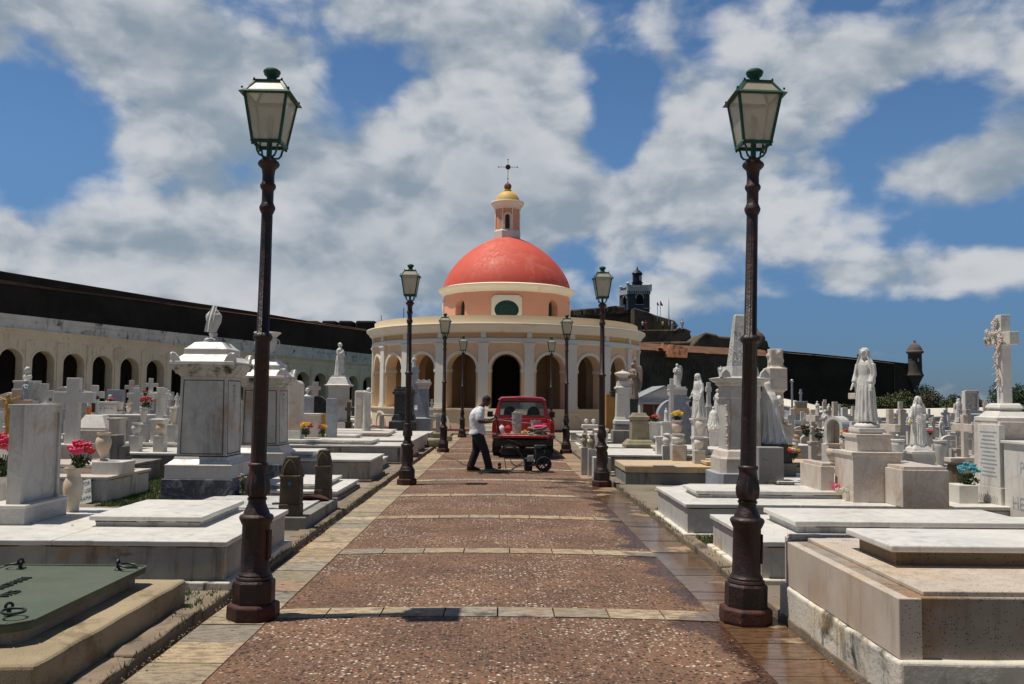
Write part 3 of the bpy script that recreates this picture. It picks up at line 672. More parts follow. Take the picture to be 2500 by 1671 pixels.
# ------------------------------------------------------------------ city wall behind the arcade
def wall_poly(name, pts, thick, zb, mat, parent=None, coping=None, smooth=False):
    """pts = world points of the top front edge; thickness away from the camera"""
    mb = MB(); mc = MB()
    for a, b in zip(pts[:-1], pts[1:]):
        d = (b - a); nrm = Vector((-d.y, d.x, 0)).normalized() * thick
        mb.add([(a.x, a.y, zb), (b.x, b.y, zb), tuple(b), tuple(a), tuple(a + nrm), tuple(b + nrm), (a.x + nrm.x, a.y + nrm.y, zb), (b.x + nrm.x, b.y + nrm.y, zb)],
               [(0, 1, 2, 3), (3, 2, 5, 4), (4, 5, 7, 6), (0, 3, 4, 6), (1, 7, 5, 2)])
    return mb.build(name, mat, parent, smooth=smooth)
cw = thing('city_wall', 'black sloping fortress wall with brown coping rising behind the arcade', 'fortress wall')
tp = []
for px, py, k in ((-60, 652, 66), (0, 663, 68), (400, 729, 80), (620, 762, 88), (760, 786, 94), (940, 812, 103)):
    tp.append(at(px, py, k))
wall_poly('wall_face', tp, 2.5, -2, slate, cw)
cop = [p + Vector((0, -.25, 0)) for p in tp]
mb = MB()
for a, b, ha, hb in zip(cop[:-1], cop[1:], (1.05, .95, .5, .38, .2), (.95, .5, .38, .2, .1)):
    mb.add([(a.x, a.y, a.z - ha), (b.x, b.y, b.z - hb), (b.x, b.y + .8, b.z + .06), (a.x, a.y + .8, a.z + .06), (a.x, a.y + 3, a.z + .05), (b.x, b.y + 3, b.z + .05)], [(0, 1, 2, 3), (3, 2, 5, 4)])
mb.build('coping', brick, cw)
cr = thing('battlement', 'row of dark stone merlons above the fortress wall left of the chapel', 'battlement')
for a, b, t in ((735, 780, 783), (785, 824, 783), (826, 864, 783), (868, 920, 783)):
    p, q = at(a, t, 120), at(b, t + 1, 120); MB().box(p.x, q.x - .15, 120, 123, -2, p.z).build('merlon', slate, cr, bev=.25)
MB().box(at(730, 800, 121).x, at(925, 800, 121).x, 121, 124, -2, at(800, 795, 121).z).build('wall_walk', slate, cr)
for px, y0, y1, Y in ((931, 770, 800, 122), (986, 752, 800, 122)):
    p = at(px, y0, Y); tag(MB().tube([(p.x, Y, 8), tuple(p)], .05, 5).build('thin_mast', darkpl), 'thin dark mast above the battlement, %s one' % ('left' if px < 950 else 'right'), 'mast', 'thin masts')

# loose grit and pebbles washed against the kerbs
rg = random.Random(31); m = MB()
for i in range(2600):
    sd_ = rg.random(); y = 3 + 20 * rg.random() ** 1.5
    x = (-2.27 + abs(rg.gauss(0, .05))) if sd_ < .35 else (2.165 - abs(rg.gauss(0, .07))) if sd_ < .6 else rg.choice((-2.36, 2.24)) + rg.gauss(0, .05) if sd_ < .8 else rg.uniform(-1.7, 1.6)
    r = rg.uniform(.003, .009); z = .004 if -2.28 < x < 2.18 else .062
    if sd_ >= .8: z = crown(x) + .001; r *= .8
    a = rg.uniform(0, 6.28); P = [(x + r * math.cos(a + k * 1.57) * rg.uniform(.7, 1.3), y + r * math.sin(a + k * 1.57) * rg.uniform(.7, 1.3), z) for k in range(4)] + [(x + rg.gauss(0, .001), y, z + r * .9)]
    m.add(P, [(0, 1, 4), (1, 2, 4), (2, 3, 4), (3, 0, 4)])
tag(m.build('gravel', kerbm), 'loose brown grit and pebbles along the kerbs of the path', 'gravel', kind='stuff')
# ------------------------------------------------------------------ fortress on the right
def chunk(name, pts, Y, thick, zb, mat, parent, bev=.3):
    """solid block whose front outline top follows pts (pixels) at distance Y"""
    P = [at(px, py, Y) for px, py in pts]
    mb = MB(); n = len(P)
    out = [(p.x, p.z) for p in P] + [(P[-1].x, zb), (P[0].x, zb)]
    mb.prism(out, Y, Y + thick); return mb.build(name, mat, parent, bev=bev, noisy=(.25, .35))
hw = thing('hornwork_wall', 'near dark fortress wall with red brick coping right of the chapel', 'fortress wall')
top1 = [at(px, py, Y) for px, py, Y in ((1500, 832, 93), (1600, 838, 94), (1720, 845, 96), (1874, 853, 99))]
wall_poly('wall_face', [p + Vector((0, 0, -.8)) for p in top1], 3, -3, fortmid, hw)
mb = MB()
for a, b in zip(top1[:-1], top1[1:]):
    mb.add([(a.x, a.y - .3, a.z - .85), (b.x, b.y - .3, b.z - .8), (b.x, b.y + 1.2, b.z), (a.x, a.y + 1.2, a.z), (a.x, a.y + 4, a.z), (b.x, b.y + 4, b.z), (a.x, a.y + .2, a.z - 1.2), (b.x, b.y + .2, b.z - 1.2)], [(0, 1, 2, 3), (3, 2, 5, 4), (0, 6, 7, 1)])
mb.build('coping', brick, hw)
mb = MB(); P = [at(*q) for q in ((1638, 840, 93.2), (1680, 851, 92.6), (1678, 874, 92.4), (1626, 872, 92.9))]
mb.add([tuple(p) for p in P] + [(p.x, p.y + 2, p.z) for p in P], [(0, 1, 2, 3), (4, 7, 6, 5), (0, 4, 5, 1), (1, 5, 6, 2), (2, 6, 7, 3), (3, 7, 4, 0)]); mb.build('exposed_brick_patch', orangebrick, hw)
mb = MB(); P = [at(*q) for q in ((1611, 842, 93.4), (1620, 838, 93.0), (1619, 850, 92.8), (1610, 850, 93.2))]
mb.add([tuple(p) for p in P] + [(p.x, p.y + 1.5, p.z) for p in P], [(0, 1, 2, 3), (4, 7, 6, 5), (0, 4, 5, 1), (1, 5, 6, 2), (2, 6, 7, 3), (3, 7, 4, 0)]); mb.build('brick_stub', orangebrick, hw)
sw = thing('sea_wall', 'long black fortress wall running down to the sentry box', 'fortress wall')
top2 = [at(px, py, Y) for px, py, Y in ((1850, 852, 100), (1990, 864, 100.4), (2110, 876, 100.8), (2226, 889, 101))]
wall_poly('wall_face', top2, 4, -3, slate, sw)
mb = MB()
for a, b in zip(top2[:-1], top2[1:]): mb.add([(a.x, a.y - .15, a.z - .22), (b.x, b.y - .15, b.z - .22), (b.x, b.y + .5, b.z + .03), (a.x, a.y + .5, a.z + .03)], [(0, 1, 2, 3)])
mb.build('coping', fortpale, sw)
P = [at(px, py, 101) for px, py in ((2224, 888), (2236, 918), (2238, 950), (2252, 1000))]; P2 = [at(px, py, 101) for px, py in ((2180, 886), (2180, 1000))]
mb = MB(); mb.prism([(p.x, p.z) for p in P] + [(P[-1].x + .5, -4), (P2[0].x, -4), (P2[0].x, P2[0].z)], 100.7, 108); mb.build('wall_corner', slate, sw, noisy=(.12, .6))
c = at(2234, 900, 100.6)
gb = thing('sentry_box', 'domed stone sentry box corbelled out from the corner of the black sea wall', 'sentry box', (c.x, 100.6, 0))
zz = lambda py: at(2234, py, 100.6).z
gm = stone('sentry_stone', (.09, .075, .065), (.05, .042, .038), .8, .9, stain=(BLK, .6, 2, .5), bump=.3, grain=5)
mb = MB(); mb.lathe([(.25, zz(952)), (.45, zz(938)), (.62, zz(930)), (.80, zz(922)), (.95, zz(917)), (.86, zz(914)), (.80, zz(910)), (.76, zz(905)), (.74, zz(864))], 12)
mb.build('turret', gm, gb, smooth=True)
mb = MB(); mb.lathe([(.74, zz(865)), (.98, zz(861)), (.95, zz(858)), (.82, zz(856)), (.78, zz(852)), (.60, zz(845)), (.36, zz(840)), (.16, zz(838)), (.10, zz(836)), (.15, zz(834)), (.06, zz(831)), (.01, zz(829))], 20)
mb.build('cap', stone('sentry_cap', (.16, .12, .11), (.10, .08, .07), 1, .9), gb, smooth=True)
MB().box(-.05, .05, -.90, -.72, zz(884), zz(876)).build('loophole', paper, gb)
mo = thing('hilltop_fortress', 'tiered dark stone fortress on the headland behind the chapel', 'fortress')
chunk('upper_bastion', [(1360, 772), (1392, 757), (1505, 748), (1545, 746), (1578, 748)], 165, 25, -5, fortmid, mo)
for i, (a, b) in enumerate(((1400, 1418), (1424, 1446), (1452, 1476), (1482, 1506))):
    chunk('parapet_block', [(a, 758 - (a - 1400) * .09), (b, 757 - (b - 1400) * .09)], 164.4, 1, at(a, 771, 165).z, fortpale, mo, .1)
mb = MB(); p, q, r_ = at(1360, 781, 164.5), at(1560, 762, 164.5), at(1580, 764, 164.5)
mb.prism([(p.x, p.z), (q.x, q.z), (q.x, q.z + .5), (p.x, p.z + .5)], 164.0, 166); mb.build('string_course', fortpale, mo)
chunk('east_bastion', [(1548, 752), (1582, 764), (1600, 769), (1648, 783), (1654, 792), (1658, 797), (1652, 800)], 160, 22, -5, fortmid, mo)
chunk('gun_terrace', [(1540, 806), (1650, 806), (1660, 800), (1676, 805), (1688, 811), (1684, 815), (1692, 842), (1692, 870)], 150, 14, -5, fortpale, mo)
chunk('lower_platform', [(1540, 836), (1600, 834), (1690, 835), (1700, 870)], 140, 8, -5, fortpale, mo)
chunk('mound', [(1690, 842), (1705, 826), (1722, 813), (1748, 817), (1756, 821), (1792, 822), (1795, 860)], 138, 10, -5, fortpale, mo)
chunk('outer_battery', [(1830, 828), (1842, 826), (1846, 832), (1872, 832), (1876, 846), (1890, 858)], 130, 8, -5, fortpale, mo)
c = at(1848, 818, 128); MB().lathe([(1.2, c.z - 2), (1.2, c.z - .4), (.9, c.z + .1), (.3, c.z + .5), (.05, c.z + 1.0)], 12, cx=c.x, cy=128).build('small_turret', fortpale, mo, smooth=True)
# lighthouse
LY = 166; c = at(1547, 750, LY); k = F / LY
lh = thing('lighthouse', 'square blue grey lighthouse with white battlements and black lantern on the fortress', 'lighthouse', (c.x, LY, 0), R(0))
Z = lambda py: at(1547, py, LY).z
bluegrey = plain('blue_grey_render', (.045, .06, .085), .8, 0, .3, 1.5)
whiter = plain('white_render', (.50, .52, .55), .8, 0, .2, 2)
mb = MB(); mb.box(-1.35, 2.75, -2, 2.5, Z(764), Z(699)); mb.build('tower', bluegrey, lh)
mb = MB(); mb.add([(-2.42, -.2, Z(760)), (-1.35, -1.95, Z(760)), (-1.35, -1.95, Z(705)), (-2.42, -.2, Z(705)), (-2.42, 2.4, Z(760)), (-2.42, 2.4, Z(705)), (-1.3, 2.4, Z(705)), (-1.3, 2.4, Z(760))], [(0, 1, 2, 3), (0, 3, 5, 4), (3, 2, 6, 5)]); mb.build('stair_tower', bluegrey, lh)
mb = MB(); mb.box(-1.45, 2.95, -2.2, 2.6, Z(714), Z(706)); mb.box(-1.5, 3.02, -2.3, 2.7, Z(706), Z(703.5))
for i in range(13): x = -1.4 + i * .345; mb.box(x, x + .16, -2.16, -2.0, Z(721), Z(714))
for i in range(9): x = -1.3 + i * .47; mb.box(x, x + .30, -2.25, -1.95, Z(703.5), Z(700))
mb.add([(-2.62, -.1, Z(722)), (-1.45, -2.1, Z(722)), (-1.45, -2.1, Z(711)), (-2.62, -.1, Z(711)), (-2.62, 2.6, Z(722)), (-2.62, 2.6, Z(711)), (-1.3, 2.6, Z(711))], [(0, 1, 2, 3), (0, 3, 5, 4), (3, 2, 6, 5)])
mb.build('battlements', whiter, lh)
mb = MB()
for x, y, zb, zt, r in ((-1.4, -2.1, 714, 696, .30), (2.85, -2.1, 714, 699, .28), (-2.45, 0, 711, 702, .26)): mb.lathe([(r, Z(zb)), (r, Z(zt)), (r * 1.35, Z(zt)), (r * 1.2, Z(zt - 1.2)), (.05, Z(zt - 4))], 8, x, y)
mb.build('corner_turret', whiter, lh, smooth=True)
lf = lambda u, v, z: (u + .85, -2.02 + v, z)
mb = MB(); arch_ring(mb, lf, 1.25, 1.6, Z(729), -.06, .02, zfoot=Z(732)); mb.box(-.1, 1.75, -2.12, -2.0, Z(747), Z(746)); mb.box(1.6, 2.9, -2.1, -2.0, Z(756), Z(754.5))
lf2 = lambda u, v, z: (-1.88 + u * .52, -1.12 - u * .85 + v - .08, z)
arch_ring(mb, lf2, .75, 1.05, Z(729), -.06, .02, zfoot=Z(732)); mb.build('window_moulding', whiter, lh)
mb = MB(); mb.box(.25, 1.45, -2.05, -1.99, Z(746), Z(731)); mb.lathe([(.001, 0), (.6, 0)], 8) if False else None
mb.add([lf(.6 * math.cos(math.pi * i / 10), -.03, Z(731) + .55 * math.sin(math.pi * i / 10)) for i in range(11)], [tuple(range(11))]); mb.box(-2.2, -1.6, -1.45, -1.2, Z(746), Z(729)); mb.build('window', darkin, lh)
mb = MB(); mb.lathe([(.95, Z(704)), (.95, Z(693)), (1.12, Z(692)), (1.12, Z(690)), (.90, Z(690)), (.88, Z(672)), (1.02, Z(671)), (1.02, Z(668)), (.75, Z(664)), (.35, Z(660)), (.16, Z(658)), (.20, Z(656)), (.10, Z(654)), (.02, Z(650))], 10, .68, 0)
mb.build('lamp_room', ironblack, lh); MB().box(.90, 1.40, -1.0, -.75, Z(687), Z(675)).build('lamp_room_glass', plain('sky_lit_glass', (.25, .50, .52), .1, 0, .4, 8), lh)
for px, yt, lab in ((1605, 738, 'left one of two small flags on the distant fortress'), (1612, 735, 'right one of two small flags on the distant fortress')):
    p, b = at(px, yt, 158), at(px, 772, 158); fl = thing('flag', lab, 'flag', (b.x, 158, b.z - 1), group='flags on the fortress')
    MB().tube([(0, 0, 0), (0, 0, p.z - b.z + 1)], .05, 6).build('flagpole', steel, fl)
    h = p.z - b.z + 1; s_ = .55 if px < 1608 else .8
    MB().prism([(0.06, h), (-.3 * s_ if px < 1608 else .35 * s_, h - .4), (.6 * s_, h - 1.0 * s_), (.5 * s_, h - 1.25 * s_), (0.06, h - 1.0 * s_)], -.03, .03).build('cloth', plain('flag_red', (.28, .03, .05), .8, 0, .6, 3), fl)
p, b = at(1633, 728, 158), at(1633, 782, 158); tag(MB().tube([(b.x, 158, b.z - 1), tuple(p)], [.12, .03], 5).build('antenna_mast', steel), 'thin antenna mast right of the fortress flags', 'antenna')
# tiny visitors on the terraces: one simple continuous figure each
def tiny_person(loc, h, top, legs, label):
    t = thing('person', label, 'person', loc, group='visitors on the fortress')
    mb = MB()
    for s_ in (-1, 1): mb.tube([(s_ * .09 * h / 1.7, 0, 0), (s_ * .09, 0, .45 * h), (s_ * .06, 0, .52 * h)], [.05, .08, .1], 6)
    mb.loft([[(a * .17 * math.cos(q), .11 * a * math.sin(q), z * h) for q in frange(0, 2 * math.pi * 7 / 8, 8)] for z, a in ((.48, .9), (.62, .85), (.78, 1.15), (.84, .6), (.86, .3))])
    for s_ in (-1, 1): mb.tube([(s_ * .18, 0, .80 * h), (s_ * .26, 0, .62 * h), (s_ * .22, -.08, .48 * h)], [.05, .045, .035], 6)
    mb.ell((0, 0, .93 * h), (.09, .10, .12), 8, 6); mb.build('body', skinm, t, remesh=.03)
    MB().loft([[(a * .19 * math.cos(q), .13 * a * math.sin(q), z * h) for q in frange(0, 2 * math.pi * 7 / 8, 8)] for z, a in ((.47, .95), (.62, .9), (.78, 1.2), (.84, .75))]).build('shirt', top, t, smooth=True)
    mb = MB()
    for s_ in (-1, 1): mb.tube([(s_ * .09, 0, .05), (s_ * .09, 0, .5 * h)], [.075, .11], 6)
    mb.build('trousers', legs, t)
for px, py, Y, tp_, lg, lab in ((1568, 799, 149, whiter, pantsm, 'tiny visitor in white on the terrace just right of the chapel cornice'), (1576, 800, 149, redcar, redcar, 'tiny visitor in red on the fortress terrace'),
                                (1617, 799, 149, yelpl, leafd, 'tiny visitor in yellow and green on the fortress terrace'), (1640, 799, 149, whiter, whiter, 'tiny visitor in white at the terrace edge'), (1664, 797, 149, shirtm, shirtm, 'tiny visitor in grey standing highest at the terrace corner')):
    p = at(px, py + 8, Y); tiny_person((p.x, Y - .5, p.z), 1.7, tp_, lg, lab)
p = at(2100, 873, 103); tiny_person((p.x - .3, 102.5, p.z - .9), 1.6, pantsm, pantsm, 'tiny visitor in dark clothes leaning over the long black sea wall')
# ------------------------------------------------------------------ white cemetery wall and shrubs
ww = thing('cemetery_wall', 'low whitewashed cemetery wall with sloping cream top in front of the shrubs', 'wall')
tw = [at(px, py, Y) for px, py, Y in ((1860, 965, 66), (1905, 972, 64.5), (1960, 982, 63), (2010, 994, 61), (2060, 1001, 60), (2200, 1000, 60), (2360, 997, 60), (2440, 996, 60), (2700, 994, 60))]
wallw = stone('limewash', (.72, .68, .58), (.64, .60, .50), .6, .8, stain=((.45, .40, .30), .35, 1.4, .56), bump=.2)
wallg = stone('limewash_shaded', (.42, .44, .46), (.36, .38, .40), .6, .8, streak=((.15, .15, .14), .5), bump=.2)  # same limewash greyed; the unlit face's shade is in the colour
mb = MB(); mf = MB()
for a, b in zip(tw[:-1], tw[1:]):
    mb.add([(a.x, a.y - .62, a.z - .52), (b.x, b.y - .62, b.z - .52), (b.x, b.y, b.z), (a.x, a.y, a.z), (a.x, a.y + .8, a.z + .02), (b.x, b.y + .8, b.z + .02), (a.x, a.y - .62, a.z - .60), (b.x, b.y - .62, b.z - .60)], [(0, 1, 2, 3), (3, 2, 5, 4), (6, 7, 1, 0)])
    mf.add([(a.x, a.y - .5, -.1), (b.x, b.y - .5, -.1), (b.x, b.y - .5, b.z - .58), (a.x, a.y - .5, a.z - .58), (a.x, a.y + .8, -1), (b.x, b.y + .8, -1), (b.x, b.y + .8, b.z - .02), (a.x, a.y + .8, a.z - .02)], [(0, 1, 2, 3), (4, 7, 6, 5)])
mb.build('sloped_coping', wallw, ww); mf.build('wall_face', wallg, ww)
def leaf_blob(mb, rn, c, r, n, sz):
    for i in range(n):
        while True:
            p = Vector((rn.uniform(-1, 1), rn.uniform(-1, 1), rn.uniform(-1, 1)))
            if .15 < p.length < 1: break
        p = p * (.75 + .25 * rn.random()); q = Vector((c[0] + p.x * r[0], c[1] + p.y * r[1], c[2] + p.z * r[2]))
        a = Vector((rn.gauss(0, 1), rn.gauss(0, 1), rn.gauss(0, 1))).normalized() * sz * rn.uniform(.6, 1.3); b = a.cross(Vector((rn.gauss(0, 1), rn.gauss(0, 1), rn.gauss(0, 1)))).normalized() * sz * .5
        mb.add([q - a, q + b, q + a, q - b], [(0, 1, 2, 3)])
BUSH = [(2180, 992, 66, 1.9, 1.1, 'left most olive shrub behind the white wall, under the black wall', 'o'), (2235, 985, 67, 2.2, 1.5, 'brownish shrub behind the white wall beneath the sentry box', 'b'), (2290, 978, 68, 2.0, 1.9, 'tall dark green shrub right of the sentry box foot', 'd'),
        (2325, 985, 68, 1.7, 1.5, 'dark shrub behind the white wall right of the standing robed statue', 'd'), (2352, 994, 66, 1.0, .9, 'small green shrub behind the white wall', 'o'), (2405, 990, 66, 1.8, 1.0, 'brown leaved shrub behind the relief stone', 'b'), (2500, 978, 58, 1.6, 2.0, 'bright green shrub at the right edge behind the rose cross', 'g'), (2100, 1000, 67, 2.6, .55, 'low yellow green growth behind the white wall', 'o')]
for i, (px, py, Y, rx, rz, lab, kk) in enumerate(BUSH):
    c = at(px, py, Y); rn = random.Random(i + 40); mats = {'o': (leafy, leafm), 'b': (leafb, leafy), 'd': (leafd, leafm), 'g': (leafm, leafd)}[kk]
    t = thing('shrub', lab, 'shrub', (c.x, Y + 1.2, 0), group='shrubs behind the white wall')
    for j, mt_ in enumerate(mats):
        mb = MB()
        for q in range(7):
            ox, oy, oz = rn.uniform(-.75, .75) * rx, rn.uniform(-.5, .5), rn.uniform(-.75, .45) * rz
            leaf_blob(mb, rn, (ox, oy, c.z - .15 * rz + oz), (rx * .42, .7, rz * .5), 420, .085)
        mb.build('foliage' if j == 0 else 'inner_foliage', mt_, t)
    mb = MB()
    for q in range(5): a = rn.uniform(-.5, .5); mb.tube([(a * rx * .4, 0, -1.5), (a * rx, 0, c.z)], [.07, .03], 5)
    mb.build('stem', leafb, t)
# ------------------------------------------------------------------ street lamps
def make_lamp(label):
    t = thing('street_lamp', label, 'street lamp', group='street lamps lining the path')
    mb = MB(); mb.lathe([(.195, 0), (.20, .02), (.198, .10), (.185, .115), (.16, .118)], 8, rot=math.pi / 8); mb.build('base_slab', ironrust, t, bev=.006)
    mb = MB(); mb.lathe([(.158, .115), (.16, .125), (.16, .275), (.15, .29), (.13, .292)], 8, rot=math.pi / 8); mb.build('octagonal_base', iron, t, bev=.004)
    mb = MB(); mb.lathe([(.132, .29), (.138, .30), (.133, .315), (.122, .32), (.125, .332), (.116, .345), (.107, .36), (.105, .50), (.104, .70), (.112, .715), (.126, .745), (.130, .76), (.122, .775), (.10, .785), (.096, .80), (.082, .83), (.068, .865), (.066, .885), (.074, .893), (.074, .905), (.064, .912)], 32); mb.build('pedestal_column', iron, t, smooth=True, sharp=45)
    mb = MB(); mb.box(.098, .112, -.045, .045, .44, .66); mb.build('service_hatch', ironrust, t, bev=.004)
    mb = MB(); mb.lathe([(.064, .91), (.078, .93), (.092, .965), (.094, 1.0), (.082, 1.06), (.070, 1.10), (.066, 1.135), (.075, 1.15), (.076, 1.165), (.066, 1.175)], 32, flute=(.925, 1.09, .10, 8)); mb.build('leaf_bulb', iron, t, smooth=True, sharp=50)
    ml_ = MB()
    for i in range(6):
        a = i * math.pi / 3 + .3; e = []
        for j in range(7):
            u = j / 6; r = (.088 + .012 * math.sin(u * 3)) * (1 - .18 * u) + .004; wd = .036 * math.sin(math.pi * min(1, .15 + u * .85)); z = .93 + .15 * u
            e.append([((r - (.010 if abs(s_) > .5 else 0)) * math.cos(a + s_ * wd / r), (r - (.010 if abs(s_) > .5 else 0)) * math.sin(a + s_ * wd / r), z) for s_ in (-1, 0, 1)])
        ml_.add([p for r_ in e for p in r_], [(3 * j + k_, 3 * j + k_ + 1, 3 * j + 4 + k_, 3 * j + 3 + k_) for j in range(6) for k_ in (0, 1)])
    ml_.build('acanthus_leaves', iron, t, smooth=True)
    mb = MB(); mb.lathe([(.060, 1.17), (.057, 2.11), (.066, 2.12), (.076, 2.135), (.076, 2.15), (.066, 2.17), (.050, 2.18), (.043, 3.13)], 48, flute=(1.19, 3.12, .10, 12)); mb.build('fluted_shaft', iron, t, smooth=True, sharp=60)
    mb = MB(); mb.lathe([(.047, 3.12), (.060, 3.15), (.062, 3.17), (.050, 3.195), (.045, 3.21), (.045, 3.30), (.060, 3.325), (.061, 3.345), (.048, 3.365), (.046, 3.42), (.052, 3.47), (.080, 3.50), (.085, 3.515), (.078, 3.53), (.06, 3.545), (.045, 3.565), (.02, 3.57)], 24); mb.build('capital', iron, t, smooth=True, sharp=50)
    mb = MB(); mb.tube([(0, 0, 3.56), (0, 0, 3.72)], .022, 8)
    for i in range(4):
        a = math.pi / 4 + i * math.pi / 2; c, s_ = math.cos(a), math.sin(a)
        mb.tube([(c * r, s_ * r, z) for r, z in ((.03, 3.56), (.085, 3.575), (.105, 3.60), (.115, 3.64), (.135, 3.66), (.165, 3.675))], .0085, 6)
    mb.build('scroll_brackets', greenp, t, smooth=True)
    lt = thing('lantern', '', '', (0, 0, 0)); del lt['label']; del lt['category']; lt.parent = t; lt.scale = (.94, .94, 1)
    b0, b1, z0, z1 = .112, .172, 3.67, 4.035
    mb = MB()
    for sx in (-1, 1):
        for sy in (-1, 1):
            mb.loft([[(sx * r + dx, sy * r + dy, z) for dx, dy in ((-.011, -.011), (.011, -.011), (.011, .011), (-.011, .011))] for r, z in ((b0, z0), (b1, z1))])
            mb.ell((sx * b0, sy * b0, z0 - .018), .012, 6, 5); mb.ell((sx * .19, sy * .19, z1 + .035), .010, 6, 5); mb.ell((sx * .115, sy * .115, 4.165), .009, 6, 5)
            mb.loft([[(sx * r + dx, sy * r + dy, z) for dx, dy in ((-.010, -.010), (.010, -.010), (.010, .010), (-.010, .010))] for r, z in ((.175, z1 + .015), (.112, 4.145))])
    for a in range(4):
        mb.M = Matrix.Rotation(a * math.pi / 2, 4, 'Z')
        mb.box(-b0, b0, -b0 - .010, -b0 + .010, z0 - .012, z0 + .014)
        mb.add([(-.215, -.215, z1), (.215, -.215, z1), (.17, -.17, z1 + .028), (-.17, -.17, z1 + .028), (-.16, -.16, z1 - .004), (.16, -.16, z1 - .004)], [(0, 1, 2, 3), (0, 4, 5, 1)])
        mb.box(-.122, .122, -.122, -.095, 4.14, 4.158)
    mb.M = Matrix(); mb.build('lantern_frame', greenp, lt)
    def glass_box(nm, r0, za, r1, zb):
        for a in range(4):
            g = MB(); g.M = Matrix.Rotation(a * math.pi / 2, 4, 'Z')
            g.add([(-r0, -r0, za), (r0, -r0, za), (r1, -r1, zb), (-r1, -r1, zb)], [(0, 1, 2, 3)]); g.build(nm, lampglass, lt)
    glass_box('glass_pane', b0, z0 + .01, b1, z1); glass_box('roof_pane', .17, z1 + .026, .108, 4.145)
    MB().lathe([(.01, 3.70), (.02, 3.71), (.022, 3.78), (.034, 3.82), (.036, 3.87), (.025, 3.90), (.001, 3.905)], 12).build('bulb', bucketm, lt, smooth=True)
    MB().lathe([(.115, 4.155), (.09, 4.165), (.06, 4.175), (.045, 4.19), (.04, 4.21), (.058, 4.225), (.065, 4.232), (.064, 4.24), (.072, 4.25), (.070, 4.262), (.050, 4.278), (.026, 4.286), (.001, 4.29)], 24).build('finial', greenp, lt, smooth=True)
    return t
WORDS = ['nearest', 'second', 'third', 'farthest']
L0 = make_lamp('nearest rusty street lamp on the left, in front of the big grey marble tomb')
spots = []
for s_, xs_ in (('left', [618, 993, 1082, 1128]), ('right', [1820, 1469, 1382, 1345])):
    for i, (px, Yl) in enumerate(zip(xs_, (6.80, 17.0, 27.0, 36.9))):
        q = at(px, 971 + 3621 / Yl, Yl)
        spots.append((s_, i, q.x, Yl))
for s_, i, x, y in spots:
    lab = '%s rusty street lamp on the %s side of the path' % (WORDS[i], s_)
    if (s_, i) == ('left', 0): L0.location = (x, y, .004); L0.rotation_euler.y = R(.35); L0['label'] = 'nearest rusty street lamp on the left side of the path'
    else:
        q = dup(L0, (x, y, .004), 0, lab, scale=1.012 if i == 0 else None)
        if i == 0: q.rotation_euler.y = R(1.35)
# ------------------------------------------------------------------ tombs near the path
def ledger(label, x0, x1, y0, y1, zt, plinth=None, lid=None, mats=None, slab=.045, over=.03, group=None, name='ledger_tomb', zb=.04, seams=True):
    """box tomb: plinth=(height, spread); lid=(x0,x1,y0,y1,support_h,thick,over)"""
    mp, mb_, mt_, ml_ = mats or (plaster, marble_side, marble, marble)
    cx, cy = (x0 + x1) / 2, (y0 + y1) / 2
    t = thing(name, label, 'tomb', (cx, cy, 0), group=group)
    X0, X1, Y0, Y1 = x0 - cx, x1 - cx, y0 - cy, y1 - cy
    if plinth:
        MB().box(X0 - plinth[1], X1 + plinth[1], Y0 - plinth[1], Y1 + plinth[1], 0, plinth[0]).build('plinth', mp, t, bev=.012, noisy=(.009, 4), cuts=14); zb = plinth[0]
    m_ = MB(); zs = zt - slab
    if seams:      # marble facing panels with corner posts
        m_.box(X0 + .004, X1 - .004, Y0 + .004, Y1 - .004, zb - .02, zs)
        for a, b in ((X0, 1), (X1, -1)):
            m_.box(min(a, a + b * .09), max(a, a + b * .09), Y0, Y0 + .10, zb - .01, zs - .003); m_.box(min(a, a + b * .09), max(a, a + b * .09), Y1 - .10, Y1, zb - .01, zs - .003)
        n = max(1, round((X1 - X0) / 1.3))
        for i in range(n): m_.box(X0 + .094 + (X1 - X0 - .188) * i / n + .002, X0 + .094 + (X1 - X0 - .188) * (i + 1) / n - .003, Y0 + .001, Y1 - .001, zb - .01, zs - .005)
        n = max(1, round((Y1 - Y0) / 1.2))
        for i in range(n): m_.box(X0 + .001, X1 - .001, Y0 + .104 + (Y1 - Y0 - .208) * i / n + .002, Y0 + .104 + (Y1 - Y0 - .208) * (i + 1) / n - .003, zb - .01, zs - .004)
    else: m_.box(X0, X1, Y0, Y1, zb - .02, zs)
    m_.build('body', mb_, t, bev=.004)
    MB().box(X0 - .001, X1 + .001, Y0 - .001, Y1 + .001, zs - .016, zs - .001).build('mould_line', darkpost, t, noisy=(.009, 6), cuts=24)
    n = max(1, round((X1 - X0) / 1.6)); m_ = MB()
    for i in range(n):
        a = X0 - over + (X1 - X0 + 2 * over) * i / n; b = X0 - over + (X1 - X0 + 2 * over) * (i + 1) / n
        m_.box(a + (.0 if i == 0 else .002), b - (.0 if i == n - 1 else .002), Y0 - over, Y1 + over, zs, zt)
    m_.build('top_slab', mt_, t, bev=.008, noisy=(.0035, 5), cuts=14)
    if lid:
        a0, a1, b0, b1, sh, th, ov = lid; a0 -= cx; a1 -= cx; b0 -= cy; b1 -= cy
        MB().box(a0 + ov, a1 - ov, b0 + ov, b1 - ov, zt - .005, zt + sh).build('lid_support', marble_old if ml_ is marble else ml_, t, bev=.004)
        MB().box(a0 + ov - .001, a1 - ov + .001, b0 + ov - .001, b1 - ov + .001, zt + sh - .014, zt + sh - .001).build('lid_mould_line', darkpost, t, noisy=(.008, 7), cuts=18)
        MB().box(a0, a1, b0, b1, zt + sh, zt + sh + th).build('lid', ml_, t, bev=.009, noisy=(.003, 6), cuts=12)
    return t
